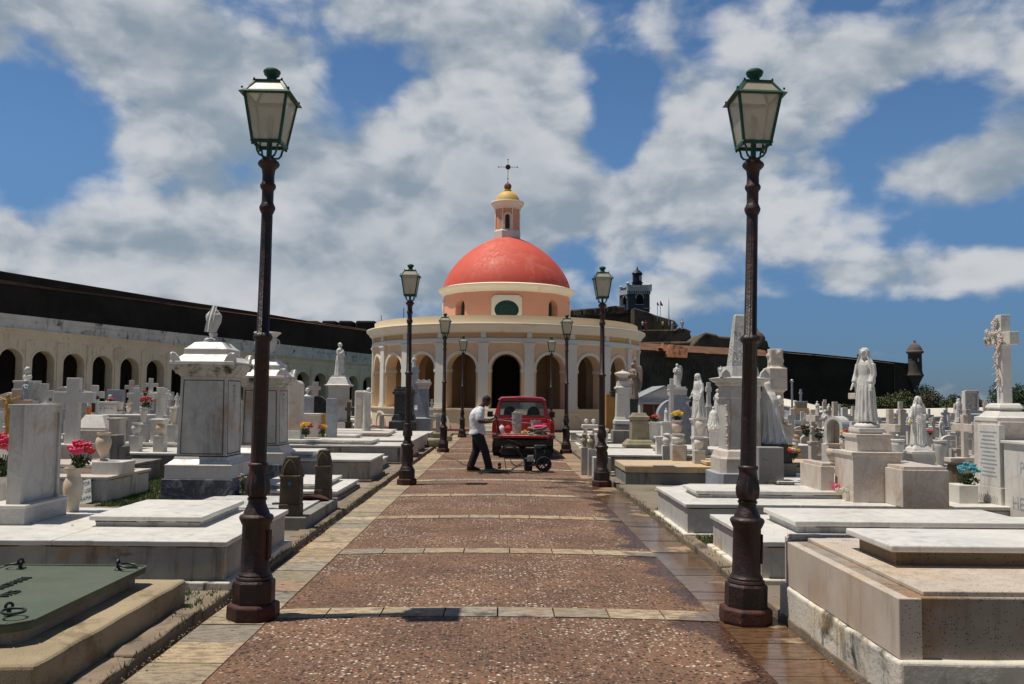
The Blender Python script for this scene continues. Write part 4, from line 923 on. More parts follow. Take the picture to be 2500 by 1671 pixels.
# -- foreground left: rough stone base with green bronze plate
t = thing('plaque_tomb', 'rough sandy stone tomb with green bronze plate and rings, bottom left corner', 'tomb', (-3.25, 5.9, 0))
MB().box(-.78, .77, -1.12, 1.12, 0, .245).build('stone_base', beige, t, bev=.03, seg=3, noisy=(.012, 4), cuts=14)
MB().box(-.60, .47, -.74, .86, .243, .325).build('lid_support', granite_dark, t, bev=.006)
pl = MB(); pl.prism([(-.53, .93), (.52, .93), (.52, -.70), (.43, -.80), (-.42, -.80), (-.53, -.70)], .325, .375, 'z'); plo = pl.build('bronze_plate', bronze, t, bev=.008)
fr = MB()
P = [(-.525, .925), (.515, .925), (.515, -.698), (.428, -.793), (-.418, -.793), (-.525, -.698)]
for (a, b) in zip(P, P[1:] + P[:1]):
    d = Vector((b[0] - a[0], b[1] - a[1])).normalized(); nn = Vector((-d.y, d.x)) * -.022
    fr.add([(a[0], a[1], .3755), (b[0], b[1], .3755), (b[0] + nn.x * -1, b[1] + nn.y * -1, .3755), (a[0] - nn.x, a[1] - nn.y, .3755), (a[0], a[1], .382), (b[0], b[1], .382), (b[0] - nn.x, b[1] - nn.y, .382), (a[0] - nn.x, a[1] - nn.y, .382)], [(4, 5, 6, 7), (0, 1, 5, 4), (3, 7, 6, 2)])
fr.build('raised_rim', bronze, plo)
for i, (x, y, an) in enumerate(((-.36, .78, 2.6), (.37, .78, 0.1), (.33, -.60, -.75), (-.36, -.6, 2))):
    m_ = MB(); m_.lathe([(.028, .376), (.024, .384), (.014, .39), (.012, .42)], 10, x, y); m_.M = Matrix.Translation((x, y, .432)) @ Matrix.Rotation(an, 4, 'Z')
    m_.tube([(0, .02 * math.cos(q), .02 * math.sin(q)) for q in frange(0, 2 * math.pi, 13)], .009, 6)
    tilt = .18 if i != 2 else .05; rr = .062
    m_.tube([(rr + .012 + rr * math.cos(q), rr * math.sin(q), -.012 - tilt * (rr + rr * math.cos(q))) for q in frange(0, 2 * math.pi, 21)], .0085, 8)
    m_.build('lifting_ring', bronze_d, plo, smooth=True)
text_mesh('raised_letters', 'COFILLEA SALANOMAN', .112, bronze_d, plo, (-.10, -.05, .377), (0, 0, math.pi / 2), .008, sx=.86)
text_mesh('raised_year', '1925', .112, bronze_d, plo, (.06, -.05, .377), (0, 0, math.pi / 2), .008, sx=.86)
# -- big marble tomb with headstone
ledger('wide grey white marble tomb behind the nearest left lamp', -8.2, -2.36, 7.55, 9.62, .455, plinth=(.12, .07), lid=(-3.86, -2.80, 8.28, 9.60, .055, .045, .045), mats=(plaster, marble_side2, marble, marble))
t = thing('headstone', 'large blank marble headstone with recessed panel on a marble block at far left', 'headstone', (-4.65, 8.72, .455))
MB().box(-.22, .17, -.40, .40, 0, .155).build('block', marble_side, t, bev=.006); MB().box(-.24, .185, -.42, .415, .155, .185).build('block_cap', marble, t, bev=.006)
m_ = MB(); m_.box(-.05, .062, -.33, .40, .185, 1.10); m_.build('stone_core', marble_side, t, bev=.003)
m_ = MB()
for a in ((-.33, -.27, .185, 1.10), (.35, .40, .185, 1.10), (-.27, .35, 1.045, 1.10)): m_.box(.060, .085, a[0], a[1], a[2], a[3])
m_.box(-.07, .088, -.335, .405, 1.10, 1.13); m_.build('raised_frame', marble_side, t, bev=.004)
# -- tomb with dark gothic posts
t = thing('kerbed_grave', 'low grave with grey concrete kerb and marble slab carrying two dark gothic posts', 'grave', (-3.3, 11.85, 0))
m_ = MB()
for b in ((-.95, .90, -1.05, -.90), (-.95, .90, .90, 1.05), (-.95, -.80, -.897, .897), (.75, .90, -.897, .897)): m_.box(*b, .0, .21)
m_.build('kerb', concrete, t, bev=.01); MB().box(-.85, .74, -.88, .88, .10, .235).build('marble_slab', marble_old, t, bev=.006)
MB().box(-.6, .5, -.6, .7, .235, .27).build('inner_slab', marble_old, t, bev=.006)
for sx, sy in ((.35, -.3), (.35, .45)): MB().tube([(sx + .05 * math.cos(q), sy + .05 * math.sin(q), .285) for q in frange(0, 2 * math.pi, 16)], .010, 6).build('lifting_ring', bronze_d, t, smooth=True)
m_ = MB(); m_.add([(.2, .5, .24), (.72, .9, .27), (.86, .62, .22), (.60, .45, .30), (.2, .5, .25), (.72, .9, .28), (.86, .62, .23), (.60, .45, .31)], [(0, 1, 2, 3), (7, 6, 5, 4), (0, 4, 5, 1), (1, 5, 6, 2), (2, 6, 7, 3), (3, 7, 4, 0)]); m_.build('rusty_plate', ironrust, t)
def gothic_post(label, x, y, h, wd, mt_, sticker=False):
    t = thing('gothic_post', label, 'grave post', (x, y, .20)); m_ = MB(); k = wd / 2
    m_.box(-k * 1.04, k * 1.04, -k * .85, k * .85, 0, h * .22); m_.box(-k, k, -k * .8, k * .8, h * .22, h * .66); m_.stack(0, 0, [(h * .64, k * 1.02, k * .82), (h * .67, k * 1.1, k * .9), (h * .69, k * 1.1, k * .9), (h * .70, k * .9, k * .75)])
    pts = [(-k * .95, h * .68)] + [(-k * .95 + k * .25 * (i / 6) ** 2, h * (.68 + .24 * i / 6)) for i in range(1, 7)] + [(-k * .55, h), (k * .55, h)] + [(k * .70 + k * .25 * (1 - (i / 6) ** 2) - 0 * i, h * (.68 + .24 * i / 6)) for i in range(6, 0, -1)] + [(k * .95, h * .68)]
    m_.prism(pts, -k * .72, k * .72); m_.build('shaft', mt_, t, bev=.012, noisy=(.006, 9))
    m_ = MB()
    for sg in (-1, 1): m_.tube([(sg * k * .62, -k * .76, h * .70), (sg * k * .58, -k * .76, h * .80), (sg * k * .30, -k * .76, h * .90), (0, -k * .76, h * .95)], .014, 5)
    m_.build('pointed_arch_relief', mt_, t)
    if sticker: m_ = MB(); m_.M = Matrix.Translation((-.0, -k * .81, h * .56)) @ Matrix.Rotation(math.pi / 2, 4, 'X'); m_.lathe([(.022, 0), (.022, .003)], 14); m_.build('blue_sticker', plain('sticker_blue', (.02, .22, .42), .5), t)
gothic_post('dark lichened gothic grave post with a round blue sticker', -2.62, 10.97, .74, .25, darkpost, True)
gothic_post('dark gothic grave post with orange lichen, behind the stickered one', -2.58, 12.72, .72, .22, darkpost)
# -- row of tombs going back on the left
TL = [('small low white marble grave between the gothic posts and the tall marble tomb', -4.1, -2.62, 13.9, 15.9, .20, (-3.9, -2.85, 14.1, 15.7, .05, .04, .04)),
      ('clean white marble box tomb beside the second left lamp', -5.6, -2.55, 16.9, 18.75, .48, (-5.4, -3.7, 17.2, 18.5, .06, .05, .05)),
      ('low grey marble box tomb just past the second left lamp', -5.4, -2.75, 19.3, 20.9, .28, None),
      ('cream marble tomb with grey side, third box tomb left of the path', -6.2, -2.50, 21.4, 23.0, .50, (-6.0, -3.2, 21.6, 22.8, .06, .05, .05)),
      ('long marble tomb with black edge lines behind the second left lamp', -6.6, -2.45, 23.6, 25.2, .52, (-6.4, -4.0, 23.8, 25.0, .06, .05, .05)),
      ('stained cream tomb near the third left lamp', -6.9, -2.50, 25.8, 27.6, .50, (-6.5, -3.4, 26.0, 27.4, .06, .05, .05)),
      ('pale tomb slab in front of the black granite pedestal', -7.5, -2.55, 28.2, 30.0, .48, (-7.2, -3.6, 28.4, 29.8, .06, .05, .05)),
      ('weathered tomb nearest the chapel left of the path', -7.0, -2.60, 31.0, 32.6, .42, None)]
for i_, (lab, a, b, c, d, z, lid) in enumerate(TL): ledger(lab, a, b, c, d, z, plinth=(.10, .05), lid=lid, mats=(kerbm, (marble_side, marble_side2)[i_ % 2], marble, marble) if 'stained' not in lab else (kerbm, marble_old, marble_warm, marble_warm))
ledger('black streaked marble tomb with leaning sign, left of the grass patch', -7.9, -5.97, 13.35, 14.9, .44, mats=(plaster, marble_old, marble_warm, marble_warm), lid=(-7.7, -6.15, 13.8, 14.8, .10, .05, .02))
ledger('dark grey concrete grave left of the tall marble pedestal', -8.2, -6.75, 15.1, 17.4, .42, mats=(concrete, concrete, concrete, concrete), over=.02, seams=False)
ledger('white slab tomb behind the dark concrete grave', -8.8, -6.3, 19.6, 21.2, .50, lid=(-8.6, -6.5, 19.8, 21.0, .05, .05, .04), mats=(concrete, marble_old, marble, marble))
ledger('wide pale tomb with dark chamfered edge behind the alabaster vase', -7.6, -5.4, 17.6, 19.2, .52, mats=(concrete, concrete, marble, marble))
ledger('marble slab tomb left of the blank headstone', -11, -8.6, 9.9, 11.6, .5)
ledger('low marble tomb behind the blank headstone', -9.6, -6.6, 10.6, 12.2, .42, lid=(-9.4, -7.0, 10.8, 12.0, .06, .05, .04))
t = thing('paper_sign', 'small white sign with black letters leaning on the streaked tomb', 'sign', (-6.22, 13.20, .05)); t.rotation_euler = (R(-14), R(-16), R(-12))
MB().box(-.12, .12, -.006, .006, 0, .36).build('board', paper, t)
for i, wd in enumerate(('FAVOR', 'NO USE', 'GRAMA')): text_mesh('lettering', wd, .085, inkm, t, (0, -.0075, .27 - i * .11), (math.pi / 2, 0, 0), .001, sx=.8)
# grass patch
rn = random.Random(3); m_ = MB()
for gx0, gx1, gy0, gy1, nn in ((-6.7, -5.0, 13.3, 17.6, 15000), (-5.95, -5.4, 12.9, 13.4, 900), (2.32, 2.9, 10.0, 10.55, 1200), (-3.05, -2.5, 7.05, 7.4, 260), (2.30, 2.5, 12.7, 13.2, 300), (-2.30, -2.26, 4.5, 16, 420), (2.16, 2.20, 8, 18, 260), (-2.42, -2.36, 6.5, 8.2, 120)):
    for i in range(nn):
        x, y = rn.uniform(gx0, gx1), rn.uniform(gy0, gy1); a = rn.uniform(0, 6.28); h = rn.uniform(.02, .065); w_ = .006
        dx, dy = math.cos(a) * w_, math.sin(a) * w_; lx, ly = rn.gauss(0, .02), rn.gauss(0, .02)
        m_.add([(x - dx, y - dy, .05), (x + dx, y + dy, .05), (x + lx, y + ly, .05 + h)], [(0, 1, 2)])
tag(m_.build('grass', grassm), 'short green grass growing between the left tombs and along kerbs', 'grass', kind='stuff')
# -- right side
t = thing('granite_tomb', 'huge speckled beige granite tomb on a stained plaster plinth, bottom right corner', 'tomb', (4.4, 5.85, 0))
MB().box(-2.23, 2.3, -1.03, 1.05, 0, .285).build('plinth', plaster, t, bev=.02, seg=3, noisy=(.012, 5), cuts=22)
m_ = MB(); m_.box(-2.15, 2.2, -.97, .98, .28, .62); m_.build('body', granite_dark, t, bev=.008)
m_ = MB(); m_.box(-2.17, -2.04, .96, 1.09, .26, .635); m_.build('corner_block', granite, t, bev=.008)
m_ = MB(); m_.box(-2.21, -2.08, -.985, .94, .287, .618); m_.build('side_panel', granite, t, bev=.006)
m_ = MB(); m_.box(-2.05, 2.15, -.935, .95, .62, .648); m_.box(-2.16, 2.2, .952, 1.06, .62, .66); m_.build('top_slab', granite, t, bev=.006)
MB().box(-1.86, 2.1, -.18, .40, .648, .745).build('lid_support', stone('rusty_granite', (.26, .18, .10), (.16, .11, .07), 2, .7, stain=((.30, .15, .05), .6, 2, .5), speck=(BLK, 60, .6)), t, bev=.004)
MB().box(-1.93, 2.1, -.27, .47, .745, .79).build('marble_lid', marble, t, bev=.012, seg=3)
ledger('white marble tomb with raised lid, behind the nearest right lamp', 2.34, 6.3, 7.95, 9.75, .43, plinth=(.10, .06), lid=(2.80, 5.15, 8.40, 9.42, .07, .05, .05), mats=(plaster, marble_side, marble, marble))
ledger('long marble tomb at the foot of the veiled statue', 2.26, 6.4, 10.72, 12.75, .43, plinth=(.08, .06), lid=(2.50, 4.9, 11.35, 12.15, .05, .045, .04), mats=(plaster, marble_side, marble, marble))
t = thing('broken_slab', 'cracked pale slab propped up beside the path on the right', 'broken slab', (3.3, 13.9, 0))
m_ = MB(); m_.prism([(-.95, -.35), (-.55, -.60), (.2, -.62), (1.2, -.55), (1.2, .6), (-.2, .62)], .27, .31, 'z'); m_.build('slab', marble_warm, t, bev=.01); MB().box(-.35, 1.2, -.45, .5, 0, .27).build('support', concrete, t, noisy=(.03, 4))
ledger('yellow stained concrete tomb with thick cap right of the path', 2.40, 6.6, 16.95, 18.7, .40, mats=(kerbm, stone('streaked_concrete', (.22, .22, .20), (.16, .16, .15), 1.5, .85, stain=((.42, .26, .09), .7, .5, .56), streak=(BLK, .7)), ochre_conc, ochre_conc), slab=.12, lid=(4.0, 6.4, 17.2, 18.3, .02, .06, .01), over=.015)
TR = [('framed grey marble tomb behind the yellow stained one', 2.30, 6.4, 19.4, 21.6, .46, (3.6, 6.2, 19.7, 21.3, .08, .05, .05)),
      ('low white marble tomb beside the second right lamp', 2.45, 5.5, 22.3, 24.0, .34, None),
      ('plain marble tomb in front of the sandstone pedestal', 2.9, 6.0, 24.6, 26.3, .34, None),
      ('far white tomb beside the third right lamp', 2.6, 5.2, 27.4, 29.0, .36, (2.8, 5.0, 27.6, 28.8, .05, .04, .04)),
      ('grey tomb beyond the third right lamp', 2.7, 6.2, 30.2, 32.0, .42, None),
      ('low tomb nearest the chapel right of the path', 2.6, 6.5, 33.4, 35.2, .40, None)]
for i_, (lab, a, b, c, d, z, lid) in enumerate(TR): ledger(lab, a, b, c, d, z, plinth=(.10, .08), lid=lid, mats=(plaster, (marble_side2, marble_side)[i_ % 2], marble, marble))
ledger('grey concrete tomb behind the broken slab', 5.0, 8.2, 13.3, 14.9, .30, mats=(concrete, concrete, marble_old, marble_old))
ledger('dark stained grave behind the robed statue foot', 6.9, 10.5, 12.8, 14.6, .36, mats=(concrete, concrete, marble_old, marble_old))
ledger('marble grave slab left of the turquoise flowers', 5.9, 7.9, 11.2, 12.2, .12, mats=(concrete, concrete, marble, marble))
ledger('grey streaked tomb below the far rose cross', 7.4, 11.0, 14.9, 16.4, .36, mats=(concrete, concrete, marble, marble))
ledger('white marble tomb carrying the black granite base', 4.8, 7.4, 15.2, 17.6, .30, mats=(concrete, marble_old, marble, marble))
# ------------------------------------------------------------------ monuments
def acroterion(m_, x, y, z, s, sx, sy):
    m_.M = Matrix.Translation((x, y, z)); k = s
    pts = [(0, 0), (k, 0), (k, k * .9), (k * .8, k * .85), (k * .5, k * .6), (k * .2, k * .28)]
    m_.prism([(sx * (a - k), b) for a, b in pts], -.02 * 1 if sy > 0 else 0, .02 if sy > 0 else .02)
    m_.prism([(sy * (a - k), b) for a, b in pts], -.02, .02, 'x'); m_.M = Matrix()
def pedestal_monument(label, x, y, w, H, lv_, urn, mat_shaft=marble_side, rot=0):
    t = thing('pedestal_monument', label, 'monument', (x, y, 0), rot); a, b, c, d, e = lv_
    # a plinth top, b step top, c moulding top, d shaft top, e cornice top
    k = w / 2
    MB().cbox(0, 0, k, k, 0, a).build('dark_plinth', marble_dark, t, bev=.01)
    MB().cbox(0, 0, k * .93, k * .93, a, b).build('marble_step', marble, t, bev=.008)
    MB().cbox(0, 0, k * .705 + .004, k * .705 + .004, c - .006, c + .016).build('mould_line', darkpost, t, noisy=(.006, 7), cuts=16)
    MB().stack(0, 0, [(b, k * .94, k * .94), (b + .03, k * .94, k * .94), (b + .05, k * .88, k * .88), (c - .04, k * .76, k * .76), (c, k * .74, k * .74)]).build('base_moulding', marble, t, bev=.004)
    m_ = MB(); m_.stack(0, 0, [(c, k * .70, k * .70), (d, k * .66, k * .66)]); m_.build('shaft', mat_shaft, t, bev=.006)
    for i in range(4):
        m_ = MB(); m_.M = Matrix.Rotation(i * math.pi / 2, 4, 'Z'); q = k * .70 + .010
        z0, z1, q1 = c + .04, d - .05, k * .66 + .010
        def bar(a0, a1, b0, b1, za, zb, qa, qb):      # bar leaning with the shaft
            m_.add([(a0, -qa, za), (a1, -qa, za), (b1, -qb, zb), (b0, -qb, zb), (a0, -qa + .03, za), (a1, -qa + .03, za), (b1, -qb + .03, zb), (b0, -qb + .03, zb)], [(0, 1, 2, 3), (0, 3, 7, 4), (1, 5, 6, 2), (2, 6, 7, 3), (0, 4, 5, 1)])
        for s_ in (-1, 1): bar(s_ * k * .60 - .007, s_ * k * .60 + .007, s_ * k * .565 - .007, s_ * k * .565 + .007, z0, z1, q - .006, q1 - .006)
        bar(-k * .60, k * .60, -k * .60, k * .60, z0, z0 + .014, q - .005, q - .005); bar(-k * .565, k * .565, -k * .565, k * .565, z1 - .014, z1, q1 - .005, q1 - .005)
        m_.build('panel_joint', darkpost, t)
    m_ = MB(); m_.M = Matrix.Rotation(math.pi / 2, 4, 'Z')
    rr_ = random.Random(5)
    m_.tube([(-.06, -k * .68, d - .14), (.04, -k * .68, d - .28), (-.03, -k * .68, d - .42), (.0, -k * .68, d - .56)], .022, 6)
    for i in range(26):
        zq = d - .15 - .016 * i; m_.ell((rr_.uniform(-.05, .05), -k * .68, zq), (.032, .02, .030), 6, 4)
    m_.M = Matrix(); m_.build('carved_garland', marble_old, t, smooth=True)
    MB().stack(0, 0, [(d, k * .68, k * .68), (d + .03, k * .70, k * .70), (d + .05, k * .78, k * .78), (d + .09, k * .80, k * .80), (d + .11, k * .88, k * .88), (e, k * .94, k * .94)]).build('cornice', marble_mould, t, bev=.003)
    m_ = MB(); m_.stack(0, 0, [(e, k * .92, k * .92), (e + .04, k * .92, k * .92), (e + .05, k * .84, k * .84), (e + .14, k * .66, k * .66), (e + .16, k * .62, k * .62), (e + .25, k * .62, k * .62), (e + .27, k * .56, k * .56), (e + .36, k * .40, k * .40), (e + .38, k * .20, k * .20)]); m_.build('roof_block', marble, t, bev=.006)
    for sx in (-1, 1):
        for sy in (-1, 1):
            m_ = MB()
            for ax in (0, 1):
                q = k * .90; pts = [(0, 0), (.15, 0), (.15 + .035, .13), (.14, .155), (.09, .14), (.04, .08)]
                if ax == 0: m_.prism([(sx * (q - .17 + a), e + .035 + b) for a, b in pts], sy * q - .02 * sy - .02, sy * q - .02 * sy + .02)
                else: m_.prism([(sy * (q - .17 + a), e + .035 + b) for a, b in pts], sx * q - .02 * sx - .02, sx * q - .02 * sx + .02, 'x')
            m_.build('corner_acroterion', marble, t, bev=.01)
    zt = e + .38
    m_ = MB()
    for i in range(8): m_.ell((.10 * math.cos(i * .785), .10 * math.sin(i * .785), zt + .015), (.055, .055, .05), 8, 6)
    m_.build('carved_crown', marble_old, t, smooth=True)
    if urn == 'draped':
        m_ = MB(); m_.lathe([(.06, zt), (.075, zt + .02), (.05, zt + .06), (.06, zt + .10), (.07, zt + .13), (.05, zt + .16), (.07, zt + .22), (.115, zt + .32), (.128, zt + .42), (.12, zt + .45), (.075, zt + .50), (.05, zt + .53), (.02, zt + .56), (.001, zt + .57)], 24); m_.build('urn', statue_m, t, smooth=True)
        rings = []
        for i in range(9):
            u = i / 8; y0 = -.03 - .115 * math.sin(min(1, u * 1.4) * 1.5); z = zt + .60 - .44 * u; ww_ = .035 + .03 * u
            rings.append([(ww_ * (q - .5) * 2 + .02 - .05 * u, y0 - .012 * math.sin(q * 9 + 3) - (.02 if b_ else 0), z - .02 * q) for b_ in (0, 1) for q in (frange(0, 1, 9) if b_ == 0 else frange(1, 0, 9))])
        m_ = MB(); m_.loft(rings); m_.build('carved_cloth', statue_m, t, smooth=True)
    else:
        m_ = MB(); m_.lathe([(.12, zt), (.08, zt + .04), (.07, zt + .10), (.16, zt + .20), (.19, zt + .34), (.17, zt + .42), (.22, zt + .47), (.26, zt + .50), (.25, zt + .52), (.15, zt + .52), (.12, zt + .48)], 24); m_.build('urn', statue_m, t, smooth=True)
        for s_ in (-1, 1): MB().tube([(s_ * (.17 + .07 * math.sin(q)), 0, zt + .30 + .09 * math.cos(q)) for q in frange(0, math.pi, 8)], .012, 6).build('handle', statue_m, t, smooth=True)
    return t
p = at(515, 1000, 14.35); pedestal_monument('tall grey marble pedestal with draped urn left of the nearest left lamp', p.x, 14.35, 1.12, 3, (.37, .56, .71, 1.98, 2.18), 'draped')
p = at(648, 1000, 17.0); pedestal_monument('second tall marble pedestal with handled urn, half hidden by the nearest left lamp', p.x, 17.0, 1.04, 3, (.40, .58, .74, 1.84, 2.02), 'handled')
m_ = MB(); m_.lathe([(.03, 0), (.035, .02), (.02, .03), (.015, .05)], 10); 
# obelisk on the right
p = at(1805, 1000, 16.4); t = thing('obelisk_monument', 'grey marble obelisk on a chamfered pedestal behind the nearest right lamp', 'monument', (p.x, 16.4, 0))
def octs(m_, lv):
    rings = []
    for z, h, c in lv: rings.append([(-h + c, -h, z), (h - c, -h, z), (h, -h + c, z), (h, h - c, z), (h - c, h, z), (-h + c, h, z), (-h, h - c, z), (-h, -h + c, z)])
    return m_.loft(rings)
octs(MB(), [(0, .54, .1), (.36, .54, .1), (.37, .50, .1)]).build('dark_plinth', marble_grey, t, bev=.008)
octs(MB(), [(.37, .46, .1), (.62, .46, .1), (.66, .44, .1), (.76, .41, .1), (.79, .345, .09)]).build('marble_step', marble_warm, t, bev=.004)
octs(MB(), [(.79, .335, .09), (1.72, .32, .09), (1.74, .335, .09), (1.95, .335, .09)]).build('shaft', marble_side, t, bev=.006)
octs(MB(), [(1.95, .34, .1), (1.98, .38, .1), (2.02, .39, .1), (2.06, .47, .12), (2.10, .49, .12), (2.11, .45, .12), (2.13, .33, .1), (2.32, .29, .09)]).build('cornice', marble_old, t, bev=.004)
MB().stack(0, 0, [(2.32, .19, .19), (3.28, .085, .085), (3.31, .07, .07)]).build('obelisk_shaft', marble_old, t, bev=.006)
m_ = MB(); rr_ = random.Random(9)
for i in range(60): z = 2.34 + abs(rr_.gauss(0, .2)); m_.ell((rr_.uniform(-.14, .14), -.185 + (z - 2.32) * .11, z), (.025, .018, .028), 6, 4)
for i in range(22): m_.ell((-.185 + .1 * (i / 22) * .5, rr_.uniform(-.1, .1), 2.36 + i * .02), (.02, .025, .025), 6, 4)
m_.build('carved_vine', marble_old, t, smooth=True)
for sx in (-1, 1):
    m_ = MB(); m_.M = Matrix.Translation((sx * .36, -.40, 2.11)); m_.prism([(0.1 * a, .16 * b) for a, b in ((-1, 0), (-.7, .6), (0, 1), (.7, .6), (1, 0))], -.04, .04); m_.M = Matrix(); m_.build('corner_acroterion', marble_old, t, bev=.01)
m_ = MB(); m_.tube([(-.30, -.33, .82), (-.30, -.33, 1.70)], .022, 6)
for i in range(14): m_.ell((-.31 + .02 * math.sin(i * 2), -.325, .85 + i * .062), (.03, .03, .022), 6, 4)
m_.build('carved_corner_garland', marble_warm, t, smooth=True)
# ------------------------------------------------------------------ figures in stone
def fold(th, z, k=1.0, ph=0): return k * (math.sin(9 * th + 3 * z + ph) * .6 + math.sin(16 * th - 4 * z + ph * 2) * .4)
BODY = [(0, .165, .135), (.03, .16, .13), (.14, .145, .12), (.30, .135, .112), (.44, .132, .108), (.54, .12, .098), (.62, .104, .084), (.69, .112, .088), (.76, .125, .084), (.805, .108, .07), (.83, .062, .05), (.87, .036, .038)]
KNEEL = [(0, .34, .30), (.10, .32, .28), (.22, .26, .24), (.40, .22, .20), (.58, .20, .17), (.70, .19, .15), (.78, .14, .11), (.82, .08, .08), (.86, .06, .06)]
def figure(h, arms=None, veil=True, wings=None, secs=BODY, head=(0, 0), beard=False, hood=1.0, ph=0.0, extra=None, mantle=True, slim=1.0):
    secs = [(z, rx * slim, ry * slim) for z, rx, ry in secs]; m_ = MB(); rings = []
    for z, rx, ry in secs:
        a = .16 * max(.12, 1 - z / .80)
        rings.append([(rx * h * math.cos(q) * (1 + fold(q, z * 8, a, ph)) + head[0] * h * z * .5, ry * h * math.sin(q) * (1 + fold(q, z * 8, a, ph)) + head[1] * h * z * .5, z * h) for q in frange(0, 2 * math.pi * 27 / 28, 28)])
    m_.loft(rings); hx, hy = head[0] * h, head[1] * h
    def surf(q, z, off=0):          # point on the drapery
        for (z0, a0, b0), (z1, a1, b1) in zip(secs[:-1], secs[1:]):
            if z0 <= z <= z1: u = (z - z0) / (z1 - z0); rx, ry = a0 + (a1 - a0) * u, b0 + (b1 - b0) * u; break
        return ((rx + off) * h * math.cos(q) + head[0] * h * z * .5, (ry + off) * h * math.sin(q) + head[1] * h * z * .5, z * h)
    rf_ = random.Random(int(ph * 10) + 3)
    for i in range(17):             # long hanging folds
        q0 = i * 2 * math.pi / 17 + rf_.uniform(-.12, .12); zt_ = rf_.uniform(.40, .62); q1 = q0 + rf_.uniform(-.16, .16)
        m_.tube([surf(q0 + (q1 - q0) * u, .015 + (zt_ - .015) * (1 - u), .004) for u in frange(0, 1, 7)], [.004 * h, .009 * h, .013 * h, .015 * h, .016 * h, .017 * h, .018 * h], 6)
    for i in range(4 if mantle else 0):              # the mantle pulled across the body
        m_.tube([surf(-math.pi / 2 + (u - .5) * 2.9, .66 - .045 * i - .16 * u * (1 - .12 * i) - .05 * math.sin(u * 3.1), .006) for u in frange(0, 1, 9)], [.003 * h] + [.0075 * h] * 7 + [.003 * h], 6)
    m_.ell((hx, hy - .008 * h, .925 * h), (.046 * h, .055 * h, .068 * h), 14, 12)
    m_.ell((hx, hy - .066 * h, .920 * h), (.010 * h, .018 * h, .020 * h), 6, 5)      # nose
    m_.ell((hx, hy - .050 * h, .948 * h), (.034 * h, .016 * h, .010 * h), 8, 5); m_.ell((hx, hy - .058 * h, .897 * h), (.016 * h, .010 * h, .007 * h), 6, 5)
    m_.ell((hx, hy - .050 * h, .885 * h), (.018 * h, .016 * h, .014 * h), 6, 5)      # chin
    if beard: m_.ell((hx, hy - .045 * h, .875 * h), (.028 * h, .025 * h, .035 * h), 8, 6)
    if veil:
        rings = []
        for z, rx, ry, cy in ((.998, .02, .02, .01), (.985, .045, .045, .008), (.95, .060, .058, .014), (.90, .066, .055, .022), (.85, .078, .055, .03), (.80, .105, .066, .03), (.70, .122, .075, .035), (.55, .120, .07, .045), (.40 * hood + .1, .10, .05, .07)):
            ring = []
            for q in frange(0, 2 * math.pi * 23 / 24, 24):
                r = 1 + fold(q, z * 6, .06 if z < .9 else .01, ph + 1); y = ry * math.sin(q) * r
                if y < 0 and z > .82: y *= .55
                if y < 0 and z <= .82: y *= .3
                ring.append((rx * h * math.cos(q) * r + hx, y * h + cy * h + hy, z * h))
            rings.append(ring)
        m_.loft(rings)
        for sg in (-1, 1): m_.tube([(hx + sg * .0, hy - .030 * h, .992 * h), (hx + sg * .040 * h, hy - .040 * h, .965 * h), (hx + sg * .055 * h, hy - .034 * h, .92 * h), (hx + sg * .058 * h, hy - .03 * h, .87 * h), (sg * .088 * h, -.052 * h, .80 * h), (sg * .112 * h, -.055 * h, .66 * h), (sg * .125 * h, -.045 * h, .45 * h), (sg * .13 * h, -.02 * h, .22 * h)], [.010 * h, .011 * h, .012 * h, .013 * h, .013 * h, .013 * h, .012 * h, .006 * h], 6)
    else:
        m_.ell((hx, hy + .014 * h, .945 * h), (.052 * h, .056 * h, .060 * h), 12, 9)
        for i in range(14): m_.ell((hx + .05 * h * math.cos(i * .9), hy + .02 * h + .045 * h * math.sin(i * .9), (.93 + .035 * math.sin(i * 2.1)) * h), (.016 * h,) * 3, 6, 5)
    for sg, path in (arms or {}).items():
        P = [Vector((sg * a * h, b * h, c * h)) for a, b, c in path]
        m_.tube(P[:-1], [.042 * h, .040 * h, .036 * h, .034 * h][:len(P) - 1], 10)
        m_.tube([P[-2], P[-1]], [.020 * h, .016 * h], 8)
        d = (P[-1] - P[-2]).normalized(); side = d.cross(Vector((0, 0, 1))); side = side.normalized() if side.length > .1 else Vector((1, 0, 0))
        for k_ in range(4): m_.tube([P[-1] + side * (k_ - 1.5) * .009 * h, P[-1] + d * (.042 - .006 * abs(k_ - 1.5)) * h + side * (k_ - 1.5) * .011 * h], [.0065 * h, .0045 * h], 5)
        m_.tube([P[-1] - d * .01 * h, P[-1] + d * .012 * h + side * .026 * h * sg + Vector((0, -.01 * h, 0))], [.007 * h, .005 * h], 5)
        rings = []           # sleeve hanging from the forearm
        if len(P) > 3: m_.tube([P[-2], P[-2] * .5 + P[1] * .5 - Vector((0, 0, .07 * h))], [.038 * h, .045 * h], 8)
    if wings:
        for sg in wings:
            pts = [(0, .78), (.05, .90), (.11, .93), (.17, .88), (.20, .74), (.19, .52), (.15, .30), (.11, .16), (.08, .30), (.04, .50), (0, .66)]
            n = len(pts); vs = []
            for yy in (.075, .11): vs += [(sg * (a + .03) * h, (yy + .25 * a) * h, z * h) for a, z in pts]
            m_.add(vs, [tuple(range(n)), tuple(range(2 * n - 1, n - 1, -1))] + [(i, i + n, (i + 1) % n + n, (i + 1) % n) for i in range(n)])
            for j in range(6): m_.tube([(sg * (.05 + j * .022) * h, .085 * h + .25 * j * .02 * h, (.80 - j * .02) * h), (sg * (.085 + j * .016) * h, .10 * h, (.22 + j * .05) * h)], [.012 * h, .006 * h], 5)
    if extra: extra(m_, h)
    return m_
